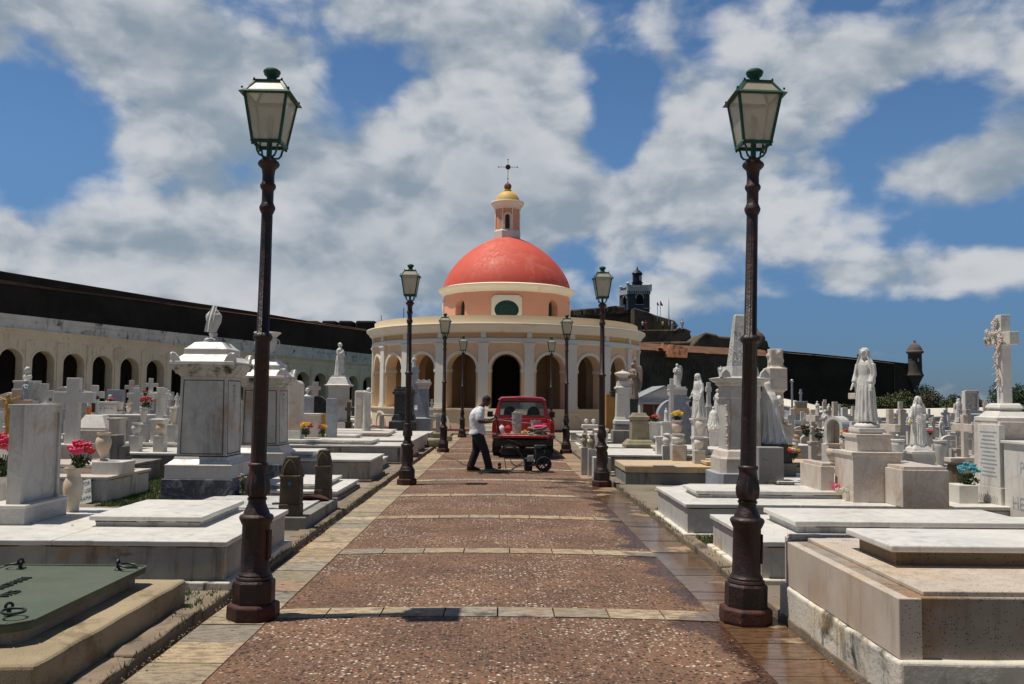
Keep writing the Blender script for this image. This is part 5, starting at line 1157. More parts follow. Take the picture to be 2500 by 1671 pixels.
OPEN = {-1: [(.115, 0, .775), (.15, .0, .64), (.165, -.06, .53), (.185, -.10, .46)], 1: [(.115, 0, .775), (.15, .0, .64), (.165, -.06, .53), (.185, -.10, .46)]}
PRAY = {-1: [(.115, 0, .775), (.14, -.02, .64), (.05, -.10, .68), (.015, -.115, .74)], 1: [(.115, 0, .775), (.14, -.02, .64), (.05, -.10, .68), (.015, -.115, .74)]}
POINT = {-1: [(.115, 0, .775), (.16, -.02, .66), (.22, -.06, .55), (.26, -.08, .49)], 1: [(.115, 0, .775), (.13, -.02, .62), (.06, -.10, .60), (.0, -.12, .63)]}
def statue(label, px, ytop, ybase, Y, rot=0, mat=None, ped=None, **kw):
    """ped = list of (px width, y of its top, name, mat) stacked below, last reaching the ground"""
    mat = mat or statue_m; b = at(px, ybase, Y); h = at(px, ytop, Y).z - b.z
    t = thing('statue', label, 'statue', (b.x, Y, b.z), R(rot))
    m_ = figure(h, **kw); m_.build('figure', mat, t, remesh=max(.0075, h * .0088), dec=-1)
    zt = b.z; s = F / Y; pt = None
    if ped:
        pt = thing('statue_pedestal', 'pedestal under the ' + label, 'pedestal', (b.x, Y, 0))
        prev = zt; lv = []
        for i, (wpx, ybot, nm, mt_) in enumerate(ped):
            zb = at(px, ybot, Y).z if ybot else .03
            if i == 0 and nm == 'sphere': m2 = MB(); m2.ell((0, 0, zb + .3 * (prev - zb)), (wpx / s / 2, wpx / s / 2, .7 * (prev - zb)), 18, 12); m2.build('globe', mt_, pt, smooth=True); prev = zb; continue
            k = wpx / s / 2; m2 = MB()
            if nm == 'flared': m2.stack(0, 0, [(zb, k, k), (zb + .04, k, k), (zb + .06, k * .86, k * .86), (prev - .06, k * .62, k * .62), (prev - .05, k * .55, k * .55), (prev, k * .55, k * .55)])
            elif nm == 'rock': m2.stack(0, 0, [(zb, k, k), (prev * .5 + zb * .5, k * .95, k * .9), (prev, k * .7, k * .7)])
            else: m2.cbox(0, 0, k, k, zb, prev - .001); m2.cbox(0, 0, k + .02, k + .02, prev - .05, prev)
            m2.build(nm if nm not in ('flared', 'rock') else nm + '_block', mt_, pt, bev=.008, noisy=(.03, 7) if nm == 'rock' else None); prev = zb
        w_ = ' '.join(pt['label'].split()[:15]); pt['label'] = w_
    return t
# left statue on its pedestal
statue('slender marble woman with hands at her chest, left of the chapel', 829, 837, 918, 32, rot=62, arms=PRAY, veil=False, ph=1, ped=[(60, 943, 'flared', marble), (43, 1030, 'shaft', marble_side), (60, 0, 'base', marble_warm)])
statue('veiled marble woman with lowered open hands on a globe, right field', 2115, 849, 1030, 11.3, rot=-52, arms={-1: [(.10, 0, .775), (.125, -.01, .64), (.135, -.06, .53), (.15, -.10, .45)], 1: [(.10, 0, .775), (.12, -.01, .64), (.11, -.06, .52), (.12, -.09, .44)]}, mantle=False, slim=.86, ph=.4, head=(0, -.02), ped=[(58, 1045, 'sphere', statue_m), (56, 1059, 'small_step', marble), (78, 1101, 'middle_block', marble_warm), (115, 0, 'lower_block', marble_warm)])
for lab, x0, x1, y0, y1, zt in (('stained marble block right of the veiled statue pedestal', 4.80, 5.36, 10.5, 11.6, .92), ('small marble block left of the veiled statue pedestal', 4.18, 4.36, 11.5, 12.3, .88)):
    t = thing('marble_block', lab, 'stone block', ((x0 + x1) / 2, (y0 + y1) / 2, .43)); a, b = (x1 - x0) / 2, (y1 - y0) / 2
    MB().box(-a, a, -b, b, 0, zt - .47).build('block', marble_warm, t, bev=.006); MB().box(-a + .03, a - .03, -b + .03, b - .03, zt - .47, zt - .43).build('cap', marble_warm, t, bev=.006)
def flower_hand(m_, h): m_.ell((-.27 * h, -.09 * h, .48 * h), (.025 * h,) * 3, 7, 5)
statue('robed marble figure holding out a yellow flower, right field', 2243, 967, 1088, 17, rot=8, arms=POINT, ph=2, veil=True, hood=.3, beard=True, ped=[(46, 1101, 'rock', statue_m), (60, 1106, 'cap', marble), (52, 0, 'shaft', marble_side)])
p = at(2221, 1032, 16.8); m_ = MB()
for q in range(5): m_.ell((.02 * math.cos(q * 1.26), 0, .02 * math.sin(q * 1.26)), (.016, .01, .016), 6, 5)
tag(m_.build('flower', yelf, loc=(p.x, 16.75, p.z)), 'single yellow flower in the hand of the robed statue', 'flower')
statue('white veiled woman looking left with hands reaching out, beside the obelisk', 1706, 912, 1022, 24, rot=-68, arms=OPEN, ph=3, head=(0, -.03), ped=[(36, 1030, 'cap', marble), (30, 0, 'shaft', marble)])
statue('white angel with folded wings and small cross, on a grey block', 1653, 888, 945, 30, rot=-12, arms=PRAY, wings=(1,), veil=False, ph=4, ped=[(34, 950, 'step', marble), (40, 965, 'cap', marble), (36, 0, 'block', marble_grey)])
statue('brown bronze winged angel on a black stone pedestal near the chapel', 1545, 886, 975, 31, rot=-50, mat=stone('bronze_angel', (.20, .15, .11), (.30, .24, .19), 5, .6), arms=PRAY, wings=(1,), veil=False, ph=5, ped=[(22, 978, 'step', blackstone), (22, 0, 'block', stone('dark_green_stone', (.03, .04, .035), (.02, .03, .026), 3, .5))])
statue('small grey figure of an angel child at the obelisk cornice', 1760, 894, 921, 16.05, rot=20, arms=PRAY, wings=(-1, 1), veil=False)
statue('white boy statue leaning beside the obelisk', 1752, 950, 1018, 23, rot=-70, arms=PRAY, veil=False, mat=marble, ped=[(20, 0, 'block', marble)])
statue('kneeling white angel in front of the boy statue', 1742, 993, 1048, 21, rot=-40, secs=KNEEL, arms=PRAY, veil=False, mat=marble, ped=[(26, 0, 'block', marble)])
statue('small hooded mourning figure above the white planter', 1626, 996, 1030, 23, rot=-60, arms=PRAY, ph=1, ped=[(22, 0, 'block', marble)])
statue('veiled statue seen from behind near the relief stone', 2341, 973, 1032, 26, rot=185, arms=PRAY, mat=marble, ped=[(26, 0, 'block', marble)])
statue('small weathered saint with staff among the far right graves', 2300, 1020, 1070, 24, rot=20, arms=POINT, ph=2, ped=[(34, 0, 'rock', marble_warm)])
statue('tiny white saint in front of a dark arch, left field', 432, 960, 993, 30, rot=10, arms=OPEN, veil=True, mat=marble, ped=[(22, 0, 'block', marble)])
statue('small hooded saint beside the left field crosses', 411, 953, 994, 27, rot=-20, arms=PRAY, ped=[(16, 0, 'block', marble)])
statue('praying grey robed boy in front of the bust pedestal', 61, 928, 990, 22, rot=-20, arms=PRAY, veil=False, mat=marble_grey, ph=2, ped=[(26, 0, 'block', marble)])
# slouching small angel figure at right of the obelisk: kneeling woman with long hair against a rough cross
t = statue('kneeling marble woman with long hair seen from behind, right of the nearest right lamp', 1879, 930, 1084, 16.6, slim=.80, mantle=False, rot=168, secs=KNEEL, arms={-1: [(.14, 0, .74), (.20, -.10, .66), (.12, -.22, .70), (.08, -.26, .74)]}, ph=2.2, head=(.03, -.05), hood=.6, ped=[(84, 1128, 'black_block', blackstone), (96, 0, 'base', concrete)])
b = at(1890, 1085, 17.1); z1 = at(1890, 853, 17.1).z
t = thing('rough_cross', 'rough hewn marble cross rising behind the kneeling woman', 'cross', (b.x, 17.05, b.z)); h = z1 - b.z
m_ = MB(); m_.cbox(0, 0, .15, .12, 0, h * .45); m_.cbox(.02, 0, .125, .11, h * .40, h); m_.box(-.16, .19, -.22, .22, h * .56, h * .80)
for q in range(40): m_.ell((.02 + .14 * math.cos(q * 1.9), .12 * math.sin(q * 1.9), h * (.02 + q / 42)), (.05, .04, .06), 6, 4)
m_.cbox(.05, -.05, .22, .2, 0, h * .22)
m_.build('cross_stone', statue_m, t, remesh=.02)
bpy.data.objects[t.name].children[0].data.materials[0] = marble_warm
t = thing('granite_block', 'small speckled granite block with carved letters below the kneeling woman', 'stone block', (at(1878, 1110, 15.4).x, 15.4, .30)); z = at(1878, 1093, 15.2).z - .30
MB().box(-.23, .21, -.15, .15, 0, z).build('block', stone('grey_speckled', (.34, .32, .29), (.28, .27, .25), 3, .6, speck=(BLK, 90, .6)), t, bev=.012)
text_mesh('carved_letters', 'Mar', .07, letterm, t, (-.11, -.153, z * .6), (math.pi / 2, 0, 0), .001)
# bust
b = at(67, 930, 24); t = thing('bust', 'white marble bust of a bald man on a square pedestal, far left', 'bust', (b.x, 24, b.z), R(-25)); h = at(67, 896, 24).z - b.z
m_ = MB(); m_.loft([[(a * h * math.cos(q), c * h * math.sin(q), z * h) for q in frange(0, 2 * math.pi * 15 / 16, 16)] for z, a, c in ((0, .22, .16), (.12, .34, .2), (.30, .42, .22), (.40, .36, .19), (.46, .17, .14), (.55, .15, .14))]); m_.ell((0, -.02 * h, .77 * h), (.185 * h, .22 * h, .25 * h), 14, 10); m_.ell((0, -.24 * h, .74 * h), (.03 * h, .05 * h, .07 * h), 6, 5); m_.ell((0, -.17 * h, .58 * h), (.09 * h, .08 * h, .07 * h), 8, 6)
for sg in (-1, 1): m_.ell((sg * .18 * h, .0, .75 * h), (.03 * h, .05 * h, .07 * h), 6, 5)
m_.build('head_and_shoulders', statue_m, t, remesh=.012)
t = thing('bust_pedestal', 'square marble pedestal carrying the bust', 'pedestal', (b.x, 24, 0)); MB().cbox(0, 0, .24, .24, .02, b.z - .06).build('shaft', marble_side, t, bev=.01); MB().cbox(0, 0, .26, .26, b.z - .06, b.z).build('cap', marble, t, bev=.01)
# ------------------------------------------------------------------ crosses placed by eye
CR = {}
def cross(label, px, top, al, ar, ay0, ay1, vw, base, Y, mat=None, ped=None, rot=0, depth=None, group=None):
    side = rot < -20; rot = -84 if side else rot
    mat = mat or marble; s = F / Y; b = at(px, base, Y); h = at(px, top, Y).z - b.z; d = (depth or vw * .55) / s
    t = thing('cross', label, 'cross', (b.x, Y, b.z), R(rot), group=group); v = vw / s / 2; z0, z1 = h - (ay1 - top) / s, h - (ay0 - top) / s
    L, Rr = ((px - al) / s, (ar - px) / s) if not side else (.27, .27)
    m_ = MB(); m_.prism([(-v, 0), (v, 0), (v, z0), (Rr, z0), (Rr, z1), (v, z1), (v, h), (-v, h), (-v, z1), (-L, z1), (-L, z0), (-v, z0)], -d / 2, d / 2); m_.build('cross_stone', mat, t, bev=.008)
    if b.z > .08:
        k = (ped[0] / s / 2) if ped else v * 1.5; pz = 0
        q = thing('cross_pedestal', 'block under the ' + label, 'pedestal', (b.x, Y, .02), R(rot)); q['label'] = ' '.join(q['label'].split()[:16])
        q['group'] = 'pedestals of the crosses'
        MB().cbox(0, 0, k, min(k, d * 1.6 + .02), 0, b.z - .02).build('block', ped[1] if ped else mat, q, bev=.008)
        MB().cbox(0, 0, k + .02, min(k, d * 1.6 + .02) + .02, b.z - .075, b.z - .02 + .0015).build('cap', mat, q, bev=.006)
    return t
cross('large plain grey marble cross behind the blank headstone', 176, 923, 131, 226, 957, 983, 31, 1084, 17, ped=(74, marble_warm))
cross('medium marble cross between the bust and the large plain cross', 107, 937, 84, 131, 953, 972, 18, 985, 24)
ct = cross('marble cross with a brown metal crucifix on its shaft', 230, 941, 205, 252, 956, 972, 15, 1012, 21)
m_ = MB(); m_.box(-.035, .035, -.075, -.05, .05, .50); m_.box(-.12, .12, -.075, -.05, .36, .43); m_.tube([(0, -.085, .05), (0, -.09, .3), (0, -.085, .42)], [.02, .03, .02], 6); m_.build('crucifix', copperm, ct)
cross('beige cross standing highest behind the name stone', 320, 929, 304, 337, 941, 951, 11, 985, 32, mat=marble_warm)
cross('grey cross just right of the name stone', 332, 947, 309, 347, 960, 971, 14, 1013, 25)
cross('pale cross on a gabled stone in front of the sixth arch', 368, 924, 354, 385, 936, 945, 10, 958, 34, mat=marble)
cross('thick marble cross left of the tall urn pedestal', 390, 946, 361, 411, 960, 975, 17, 1022, 21)
cross('grey cross close behind the thick marble cross', 400, 949, 386, 419, 964, 976, 13, 1015, 24)
ct = cross('ochre crucifix with a gilded figure at the left edge', 37, 950, -4, 74, 976, 996, 22, 1075, 14.5, mat=ochre_conc)
m_ = MB(); s_ = .0068
for sg in (-1, 1): m_.tube([(0, 0, .62), (sg * .06, -.01, .66), (sg * .19, .0, .72)], [.024, .02, .012], 7)
m_.loft([[(a * math.cos(q), a * .7 * math.sin(q), z) for q in frange(0, 2 * math.pi * 9 / 10, 10)] for z, a in ((.0, .02), (.1, .03), (.25, .04), (.40, .055), (.50, .05), (.60, .065), (.66, .03))]); m_.ell((0.0, -.02, .71), (.035, .04, .05), 8, 7)
q = m_.build('crucified_figure', goldm, ct, remesh=.01, loc=(-.07, -.12, .0))
cross('grey cross between the arched slab and the urn pedestal', 706, 944, 686, 722, 958, 969, 14, 1010, 30)
cross('tan marble cross in front of the arcade near the dark arched stone', 770, 933, 751, 782, 944, 953, 13, 975, 36, mat=marble_warm)
cross('dark rustic cross beside the broken column', 851, 982, 842, 871, 995, 1003, 9, 1030, 31, mat=darkpost)
cross('white cross on a stepped block left of the obelisk', 1730, 934, 1723, 1737, 945, 957, 9, 992, 30, mat=marble, depth=9)
cross('carved vine cross near the yellow flowers', 1640, 925, 1630, 1650, 940, 948, 9, 1036, 25, mat=marble)
cross('white cross beside the rough cross, right field', 1934, 998, 1922, 1943, 1013, 1026, 9, 1073, 26, mat=marble, depth=9)
cross('pale beige cross with square arms near the metal pole', 1984, 1000, 1977, 1997, 1014, 1030, 11, 1078, 22, mat=marble_warm, rot=-25, depth=11)
cross('tan crucifix in front of the white wall', 2026, 994, 2017, 2037, 1002, 1008, 7, 1040, 32, mat=ochre_conc)
cross('thin white cross against the black wall', 2050, 988, 2044, 2056, 997, 1003, 5, 1020, 38, mat=marble)
cross('small bright white cross left of the red flowers', 1967, 1010, 1961, 1974, 1022, 1030, 6, 1060, 30, mat=marble)
cross('grey cross raised on the tall grey block', 1955, 951, 1951, 1959, 958, 963, 5, 980, 38, mat=marble_grey, ped=(28, concrete))
cross('large beige cross just right of the veiled statue', 2174, 999, 2163, 2194, 1036, 1054, 13, 1101, 17, mat=marble_warm, rot=-30, depth=14)
cross('grey cross against the white wall right of the veiled statue', 2194, 1002, 2183, 2206, 1011, 1017, 8, 1046, 34, mat=marble_grey)
cross('dark crucifix right of the robed statue', 2280, 1018, 2274, 2287, 1028, 1035, 7, 1072, 24, mat=marble_warm)
cross('small grey cross above the saint with staff', 2308, 1001, 2298, 2317, 1007, 1013, 7, 1042, 34, mat=marble_grey)
cross('large pale beige cross above the dark baluster', 2356, 1013, 2343, 2374, 1035, 1054, 12, 1117, 15, mat=marble_warm, rot=-30, depth=13, ped=(26, ochre_conc))
cross('small beige cross just left of the large pale beige cross', 2338, 1030, 2330, 2346, 1042, 1052, 7, 1095, 19, mat=marble_warm)
cross('dark grey cross close behind the veiled statue', 2096, 930, 2084, 2108, 960, 975, 14, 1040, 13.5, mat=marble_warm, rot=-30)
cross('small white cross on the chapel gallery edge', 1054, 976, 1050, 1059, 983, 987, 5, 1000, 42.0 - .3, mat=marble)
# big rose cross on the far right: it faces the path, so its side is turned to the lens
b = at(2453, 985, 11.22); RX, RY = b.x, 11.22
t = thing('rose_cross', 'tall marble cross with carved roses on a broad stepped monument, right edge', 'cross monument', (RX, RY, 0))
z1, zb = at(2453, 770, 11.22).z, b.z; za0, za1 = at(2453, 842, 11.1).z, at(2453, 811, 11.1).z
m_ = MB(); m_.prism([(-.07, zb), (.07, zb), (.065, za0), (.25, za0), (.25, za1), (.065, za1), (.065, z1), (-.065, z1), (-.065, za1), (-.25, za1), (-.25, za0), (-.065, za0)], -.062, .062, 'x'); m_.build('cross_shaft', marble, t, bev=.006)
m_ = MB(); rr_ = random.Random(11)
def rose(m_, c, r, ax='y'):
    m_.ell(c, (r * .5,) * 3, 8, 6)
    for k_ in range(6):
        a = k_ * 1.047 + rr_.random(); u, v = r * .6 * math.cos(a), r * .6 * math.sin(a)
        if ax == 'y': m_.ell((c[0] + u, c[1] - r * .12, c[2] + v), (r * .42, r * .2, r * .42), 7, 5)
        else: m_.ell((c[0] - r * .12, c[1] + u, c[2] + v), (r * .2, r * .42, r * .42), 7, 5)
for i in range(30):
    u = i / 29; z = z1 - .06 - u * (z1 - zb - .30); rose(m_, (-.085 - .02 * abs(math.sin(u * 9)), .05 * math.sin(u * 12) + rr_.uniform(-.02, .02), z), rr_.uniform(.026, .044) * (1.15 - .7 * u), 'x')
for i in range(22): rose(m_, (-.09 - rr_.uniform(0, .045), rr_.uniform(-.20, .24), (za0 + za1) / 2 + rr_.uniform(-.08, .10)), rr_.uniform(.028, .048), 'x')
for i in range(9): m_.tube([(-.08, rr_.uniform(-.03, .03), z1 - .2 - i * .09), (-.13, rr_.uniform(-.08, .08), z1 - .24 - i * .09)], [.012, .004], 5)
m_.build('carved_roses', marble_warm, t, smooth=True)
z2, z3 = at(2453, 1000, 11.22).z, at(2453, 1030, 10.95).z
MB().stack(0, 0, [(z3, .26, .27), (z3 + .05, .26, .27), (z3 + .065, .22, .22), (z2 - .03, .17, .17), (z2 - .01, .13, .13), (z2 + .02, .17, .17), (zb - .02, .15, .15), (zb, .12, .12)]).build('cross_foot', marble, t, bev=.004)
MB().box(6.22 - RX, 7.5 - RX, 10.90 - RY, 11.52 - RY, .6, z3).build('upper_block', marble_warm, t, bev=.008)
zn = at(2452, 1075, 10.85).z; zl = at(2420, 1187, 11.1).z
m_ = MB(); m_.box(6.20 - RX, 8.3 - RX, 9.3 - RY, 10.80 - RY, .02, zn - .035); m_.box(6.17 - RX, 8.3 - RX, 9.28 - RY, 10.82 - RY, zn - .035, zn); m_.build('main_block', marble, t, bev=.006)
m_ = MB(); m_.box(6.165 - RX, 7.3 - RX, 10.822 - RY, 11.45 - RY, .02, zl); m_.build('side_block', marble, t, bev=.006)
zq = at(2420, 1037, 11.1).z; m_ = MB(); m_.box(6.17 - RX, 6.245 - RX, 10.84 - RY, 11.33 - RY, zl + .002, zq); pq = m_.build('inscribed_plaque', marble, t, bev=.004)
m_ = MB()
for i in range(12): k_ = .19 - .02 * (i * 7 % 4); m_.box(6.1675 - RX, 6.1705 - RX, 11.085 - RY - k_, 11.085 - RY + k_, zq - .10 - i * .050, zq - .085 - i * .050)
m_.build('carved_lines', marble_grey, pq)
rz_ = (math.pi / 2, 0, -math.pi / 2)
text_mesh('carved_name', 'HERNANDEZ', .22, marble_grey, t, (6.199 - RX, 10.05 - RY, .42), rz_, .002, sx=.9)
text_mesh('carved_initial', 'P', .20, marble_grey, t, (6.199 - RX, 10.42 - RY, .86), rz_, .002)
m_ = MB()
for i in range(70): yy, zz_ = 10.87 - RY + .5 * ((i * 37) % 70) / 70, zl - .27 + .15 * ((i * 23) % 70) / 70; m_.box(6.160 - RX, 6.166 - RX, yy, yy + .012, zz_, zz_ + .02)
m_.build('carved_panel', marble_side, t)
# ------------------------------------------------------------------ vases, planters, flowers
VP = {'amphora': [(.30, 0), (.34, .03), (.16, .08), (.13, .12), (.30, .28), (.45, .50), (.50, .66), (.46, .78), (.34, .86), (.30, .90), (.42, .96), (.44, 1.0), (.30, 1.0), (.26, .9)],
      'tall': [(.26, 0), (.28, .03), (.20, .07), (.24, .12), (.36, .45), (.44, .75), (.46, .84), (.38, .88), (.48, .92), (.50, .97), (.46, 1.0), (.34, 1.0), (.30, .9)],
      'squat': [(.30, 0), (.33, .05), (.30, .12), (.42, .30), (.50, .52), (.48, .66), (.36, .78), (.32, .84), (.46, .93), (.48, 1.0), (.34, 1.0), (.28, .85)],
      'pot': [(.30, 0), (.34, .02), (.44, .6), (.48, .84), (.50, .86), (.50, 1.0), (.42, 1.0), (.40, .9)],
      'urnlid': [(.30, 0), (.33, .05), (.28, .10), (.45, .30), (.50, .45), (.40, .62), (.26, .72), (.30, .80), (.42, .84), (.44, .90), (.20, .97), (.05, 1.0)]}
def vase(label, px, ytop, ybase, wpx, Y, kind='amphora', mat=None, ped=None, group=None, handles=False):
    mat = mat or marble; s = F / Y; b = at(px, ybase, Y); h = (ybase - ytop) / s; w_ = wpx / s
    t = thing('vase', label, 'vase', (b.x, Y, b.z), group=group)
    m_ = MB(); m_.lathe([(r * w_, z * h) for r, z in VP[kind]], 24); m_.build('vase_body', mat, t, smooth=True, sharp=60)
    if kind != 'urnlid': m_ = MB(); m_.lathe([(.001, h * .9), (.28 * w_, h * .9)], 12); m_.build('soil', kerbm, t)
    if b.z > .1 and ped is not False:
        k = (ped or wpx * 1.1) / s / 2; MB().cbox(0, 0, k, k, .02 - b.z, -.001).build('footing', marble_side, t, bev=.006)
    return t, (b.x, Y, b.z + h), w_
def bouquet(label, loc, r, h, cols, n=9, stems=True, seed=1, sz=.28):
    rn = random.Random(seed); t = thing('bouquet', label, 'flowers', loc)
    m_ = MB(); leaf_blob(m_, rn, (0, 0, h * .32), (r * .85, r * .7, h * .30), 90, r * .22)
    for i in range(n): a = rn.uniform(0, 6.28); q = rn.uniform(.2, .8) * r; m_.tube([(0, 0, -.04), (q * math.cos(a), q * math.sin(a), h * .6)], .006, 4)
    m_.build('leaves', leafm, t)
    for i in range(n):
        a = i * 2.4 + rn.uniform(-.3, .3); q = r * math.sqrt((i + .5) / n) * .85; c = (q * math.cos(a), q * math.sin(a) * .8, h * (.62 + .38 * (1 - (q / r) ** 2)) + rn.uniform(-.08, .08) * h)
        m_ = MB(); pr = r * sz * rn.uniform(.8, 1.2)
        for k_ in range(6):
            b_ = k_ * 1.047; m_.M = Matrix.Translation(c) @ Matrix.Rotation(b_, 4, 'Z') @ Matrix.Rotation(rn.uniform(.3, .9), 4, 'Y'); m_.ell((pr * .42, 0, pr * .25), (pr * .34, pr * .42, pr * .62), 7, 5)
        m_.M = Matrix(); m_.build('blossom', cols[i % len(cols)], t, smooth=True)
    return t
v, tp_, w_ = vase('alabaster vase with a square shoulder right of the blank headstone', 176, 1158, 1262, 46, 9.33, 'squat', alabaster, ped=False); v.location.z = .456
tp_ = (tp_[0], tp_[1], .456 + 104 * 9.33 / F)
bouquet('pink tulip bouquet in the alabaster vase right of the headstone', (tp_[0] + .06, tp_[1], tp_[2] - .02), .14, .27, [pinkf, pinkf, redf], 11, seed=2, sz=.42)
v, tp_, w_ = vase('white marble vase half cut by the left frame edge', 8, 1075, 1210, 50, 9.7, 'squat', marble, ped=False); v.location.z = .456
bouquet('pink tulip bouquet at the left frame edge', (at(2, 1160, 8.9).x, 8.9, .80), .15, .45, [pinkf, redf, pinkf], 12, seed=3, sz=.38)
vase('vase holding the pink tulips at the left frame edge', -8, 1180, 1275, 44, 8.9, 'squat', marble, ped=False)[0].location.z = .456
t = thing('vase_pedestal', 'square white block under the tall alabaster vase', 'pedestal', (at(254, 1150, 13.6).x, 13.9, .44)); z = at(251, 1126, 13.9).z - .44
MB().box(-.24, .24, -.2, .25, 0, z).build('block', marble, t, bev=.006)
vase('tall alabaster amphora on the white block', 251, 1058, 1126, 37, 13.9, 'amphora', alabaster, ped=False)
t = thing('broken_stone', 'broken dark grey chair shaped stone behind the alabaster amphora', 'broken stone', (at(292, 1100, 16.2).x, 16.2, .42)); z = at(292, 1062, 16.2).z - .42
m_ = MB(); m_.box(-.12, .02, -.15, .12, 0, z); m_.box(.02, .16, -.12, .1, 0, z * .62); m_.box(.1, .2, -.1, .08, 0, z * .3); m_.build('stone', concrete, t, bev=.02, noisy=(.02, 7))
VV = [('orange plastic cup by the brown crucifix', 217, 997, 1014, 12, 20.6, 'pot', orgf), ('beige flower pot right of the name stone', 293, 982, 1004, 16, 23.5, 'pot', marble_warm), ('small alabaster vase between two grey crosses', 314, 987, 1012, 13, 24, 'amphora', alabaster),
      ('white tall vase holding red flowers, left field', 350, 994, 1036, 20, 20, 'tall', marble), ('alabaster tall vase near the tiny white saint', 422, 996, 1037, 19, 20, 'tall', alabaster), ('squat white vase in front of the slab tomb, left of a pair', 332, 1032, 1064, 22, 18, 'squat', marble),
      ('squat stained vase in front of the slab tomb, right of a pair', 392, 1031, 1064, 23, 18, 'squat', alabaster), ('round pale vase beside the arched slab', 697, 1012, 1048, 18, 24, 'squat', marble_warm), ('white urn shaped vase below the broken column', 894, 1005, 1032, 17, 29, 'squat', marble),
      ('tall white flower vase beside the second right lamp', 1468, 1048, 1116, 38, 18.8, 'tall', marble), ('left one of two stone ball urns by the second right lamp', 1427, 1058, 1092, 15, 19.5, 'urnlid', oldstone), ('right one of two stone ball urns by the second right lamp', 1445, 1059, 1096, 17, 19.2, 'urnlid', oldstone),
      ('round cream pot under the yellow flowers', 1653, 1026, 1062, 26, 21.5, 'squat', marble_warm), ('large cream amphora below the white veiled woman', 1710, 1021, 1070, 25, 21, 'amphora', marble_warm), ('wide white bowl on a stem left of the cream amphora', 1655, 1060, 1086, 30, 18.6, 'squat', marble),
      ('white ball urn with a dark hole', 1628, 1058, 1088, 22, 19.4, 'urnlid', marble), ('brown white ball urn beside the marble stand', 1664, 1060, 1088, 20, 19.4, 'urnlid', marble_warm), ('round white vase in front of the cream amphora', 1706, 1066, 1100, 24, 17.8, 'squat', marble),
      ('tall pale pot left of the robed statue', 2193, 1073, 1130, 33, 14.6, 'tall', marble), ('tall grey marble pot right of the robed statue', 2297, 1075, 1140, 33, 14, 'tall', marble_side), ('small vase with mixed flowers beside the white shrine', 2058, 1072, 1098, 12, 17.5, 'amphora', marble_warm),
      ('tall dark banded vase beside the shrine', 2078, 1064, 1098, 11, 17.5, 'amphora', marble_old), ('white jar right of the rough cross', 1941, 1075, 1098, 16, 19, 'squat', marble), ('small white pot left of the large pale beige cross', 2345, 1068, 1090, 13, 20, 'pot', marble), ('small white pot beneath the small beige cross', 2326, 1076, 1096, 12, 20, 'pot', marble)]
VO = {}
for lab, px, yt, yb, wp, Y, kd, mt_ in VV: VO[lab[:22]] = vase(lab, px, yt, yb, wp, Y, kd, mt_)
def B(label, px, yb, Y, r, h, cols, n=8, seed=1, sz=.32):
    p = at(px, yb, Y); return bouquet(label, (p.x, Y, p.z - .01), r, h, cols, n, seed=seed, sz=sz)
B('red flowers spilling from a white vase, left field', 357, 999, 20, .15, .28, [redf], 9, 4)
B('small red roses on the name stone', 270, 981, 23.8, .13, .08, [redf, pinkf], 6, 5)
B('dark red flowers beside the gabled stone', 354, 966, 31, .12, .18, [redf], 6, 6)
B('yellow and red bouquet beside the arched slab', 747, 1064, 21.5, .17, .32, [yelf, redf, yelf, redf, orgf], 15, 7)
B('red bouquet between the marble chest and blue grey slab', 787, 1064, 22, .13, .30, [redf, redf, yelf], 10, 8)
B('orange and white faded flowers at the dark plinth', 592, 1205, 13.6, .07, .30, [orgf, whtf, bluf, orgf], 8, 9)
B('yellow chrysanthemums in a round pot, right field', 1653, 1028, 21.5, .15, .22, [yelf], 10, 10, .42)
B('red and yellow bromeliad on the white shell planter', 1600, 1031, 24.5, .15, .20, [redf, orgf], 7, 11)
B('red and yellow flowers beside the black granite base', 1937, 1118, 15.3, .13, .16, [redf, yelf, whtf, redf], 9, 12, .38)
B('mixed red and yellow flowers in the small vase by the shrine', 2062, 1072, 17.5, .12, .17, [redf, yelf, pinkf], 8, 13)
B('turquoise flowers in the white planter', 2366, 1186, 11.12, .15, .27, [bluf], 20, 14, .26)
B('red flower right of the large pale beige cross', 2380, 1060, 20, .07, .14, [redf], 4, 15, .6)
B('pink flower right of the robed statue', 2270, 1062, 24, .08, .12, [pinkf], 4, 16, .6)
B('red paper flowers behind the beige square cross', 2010, 1042, 27, .12, .22, [redf], 6, 17)
B('dry brown wreath at the pale beige cross', 1970, 1064, 21.5, .17, .26, [leafb, copperm, whtf], 9, 18)
B('dry brown flowers right of the pale beige cross', 2000, 1072, 21.5, .15, .26, [leafb, copperm], 8, 19)
p = at(2044, 1194, 11.4)
t = thing('white_roses', 'faded cream roses lying on the marble lid by the veiled statue', 'flowers', (at(2085, 1190, 11.2).x, 11.15, .525))
for i in range(14):
    m_ = MB(); rr_ = random.Random(i); rose(m_, (-.22 + i * .034, rr_.uniform(-.05, .05), .015 + rr_.uniform(0, .03)), .036); m_.build('rose', whtf, t, smooth=True)
for lab, px, r in (('translucent pink glass ball on the marble lid, left of two', 2042, .052), ('translucent pink glass ball on the marble lid, right of two', 2061, .052)):
    p = at(px, 1180, 11.45); m_ = MB(); m_.ell((0, 0, 0), r, 20, 14); o = m_.build('glass_ball', balloonm, smooth=True, loc=(p.x, 11.45, .525 + r)); tag(o, lab, 'glass ball')
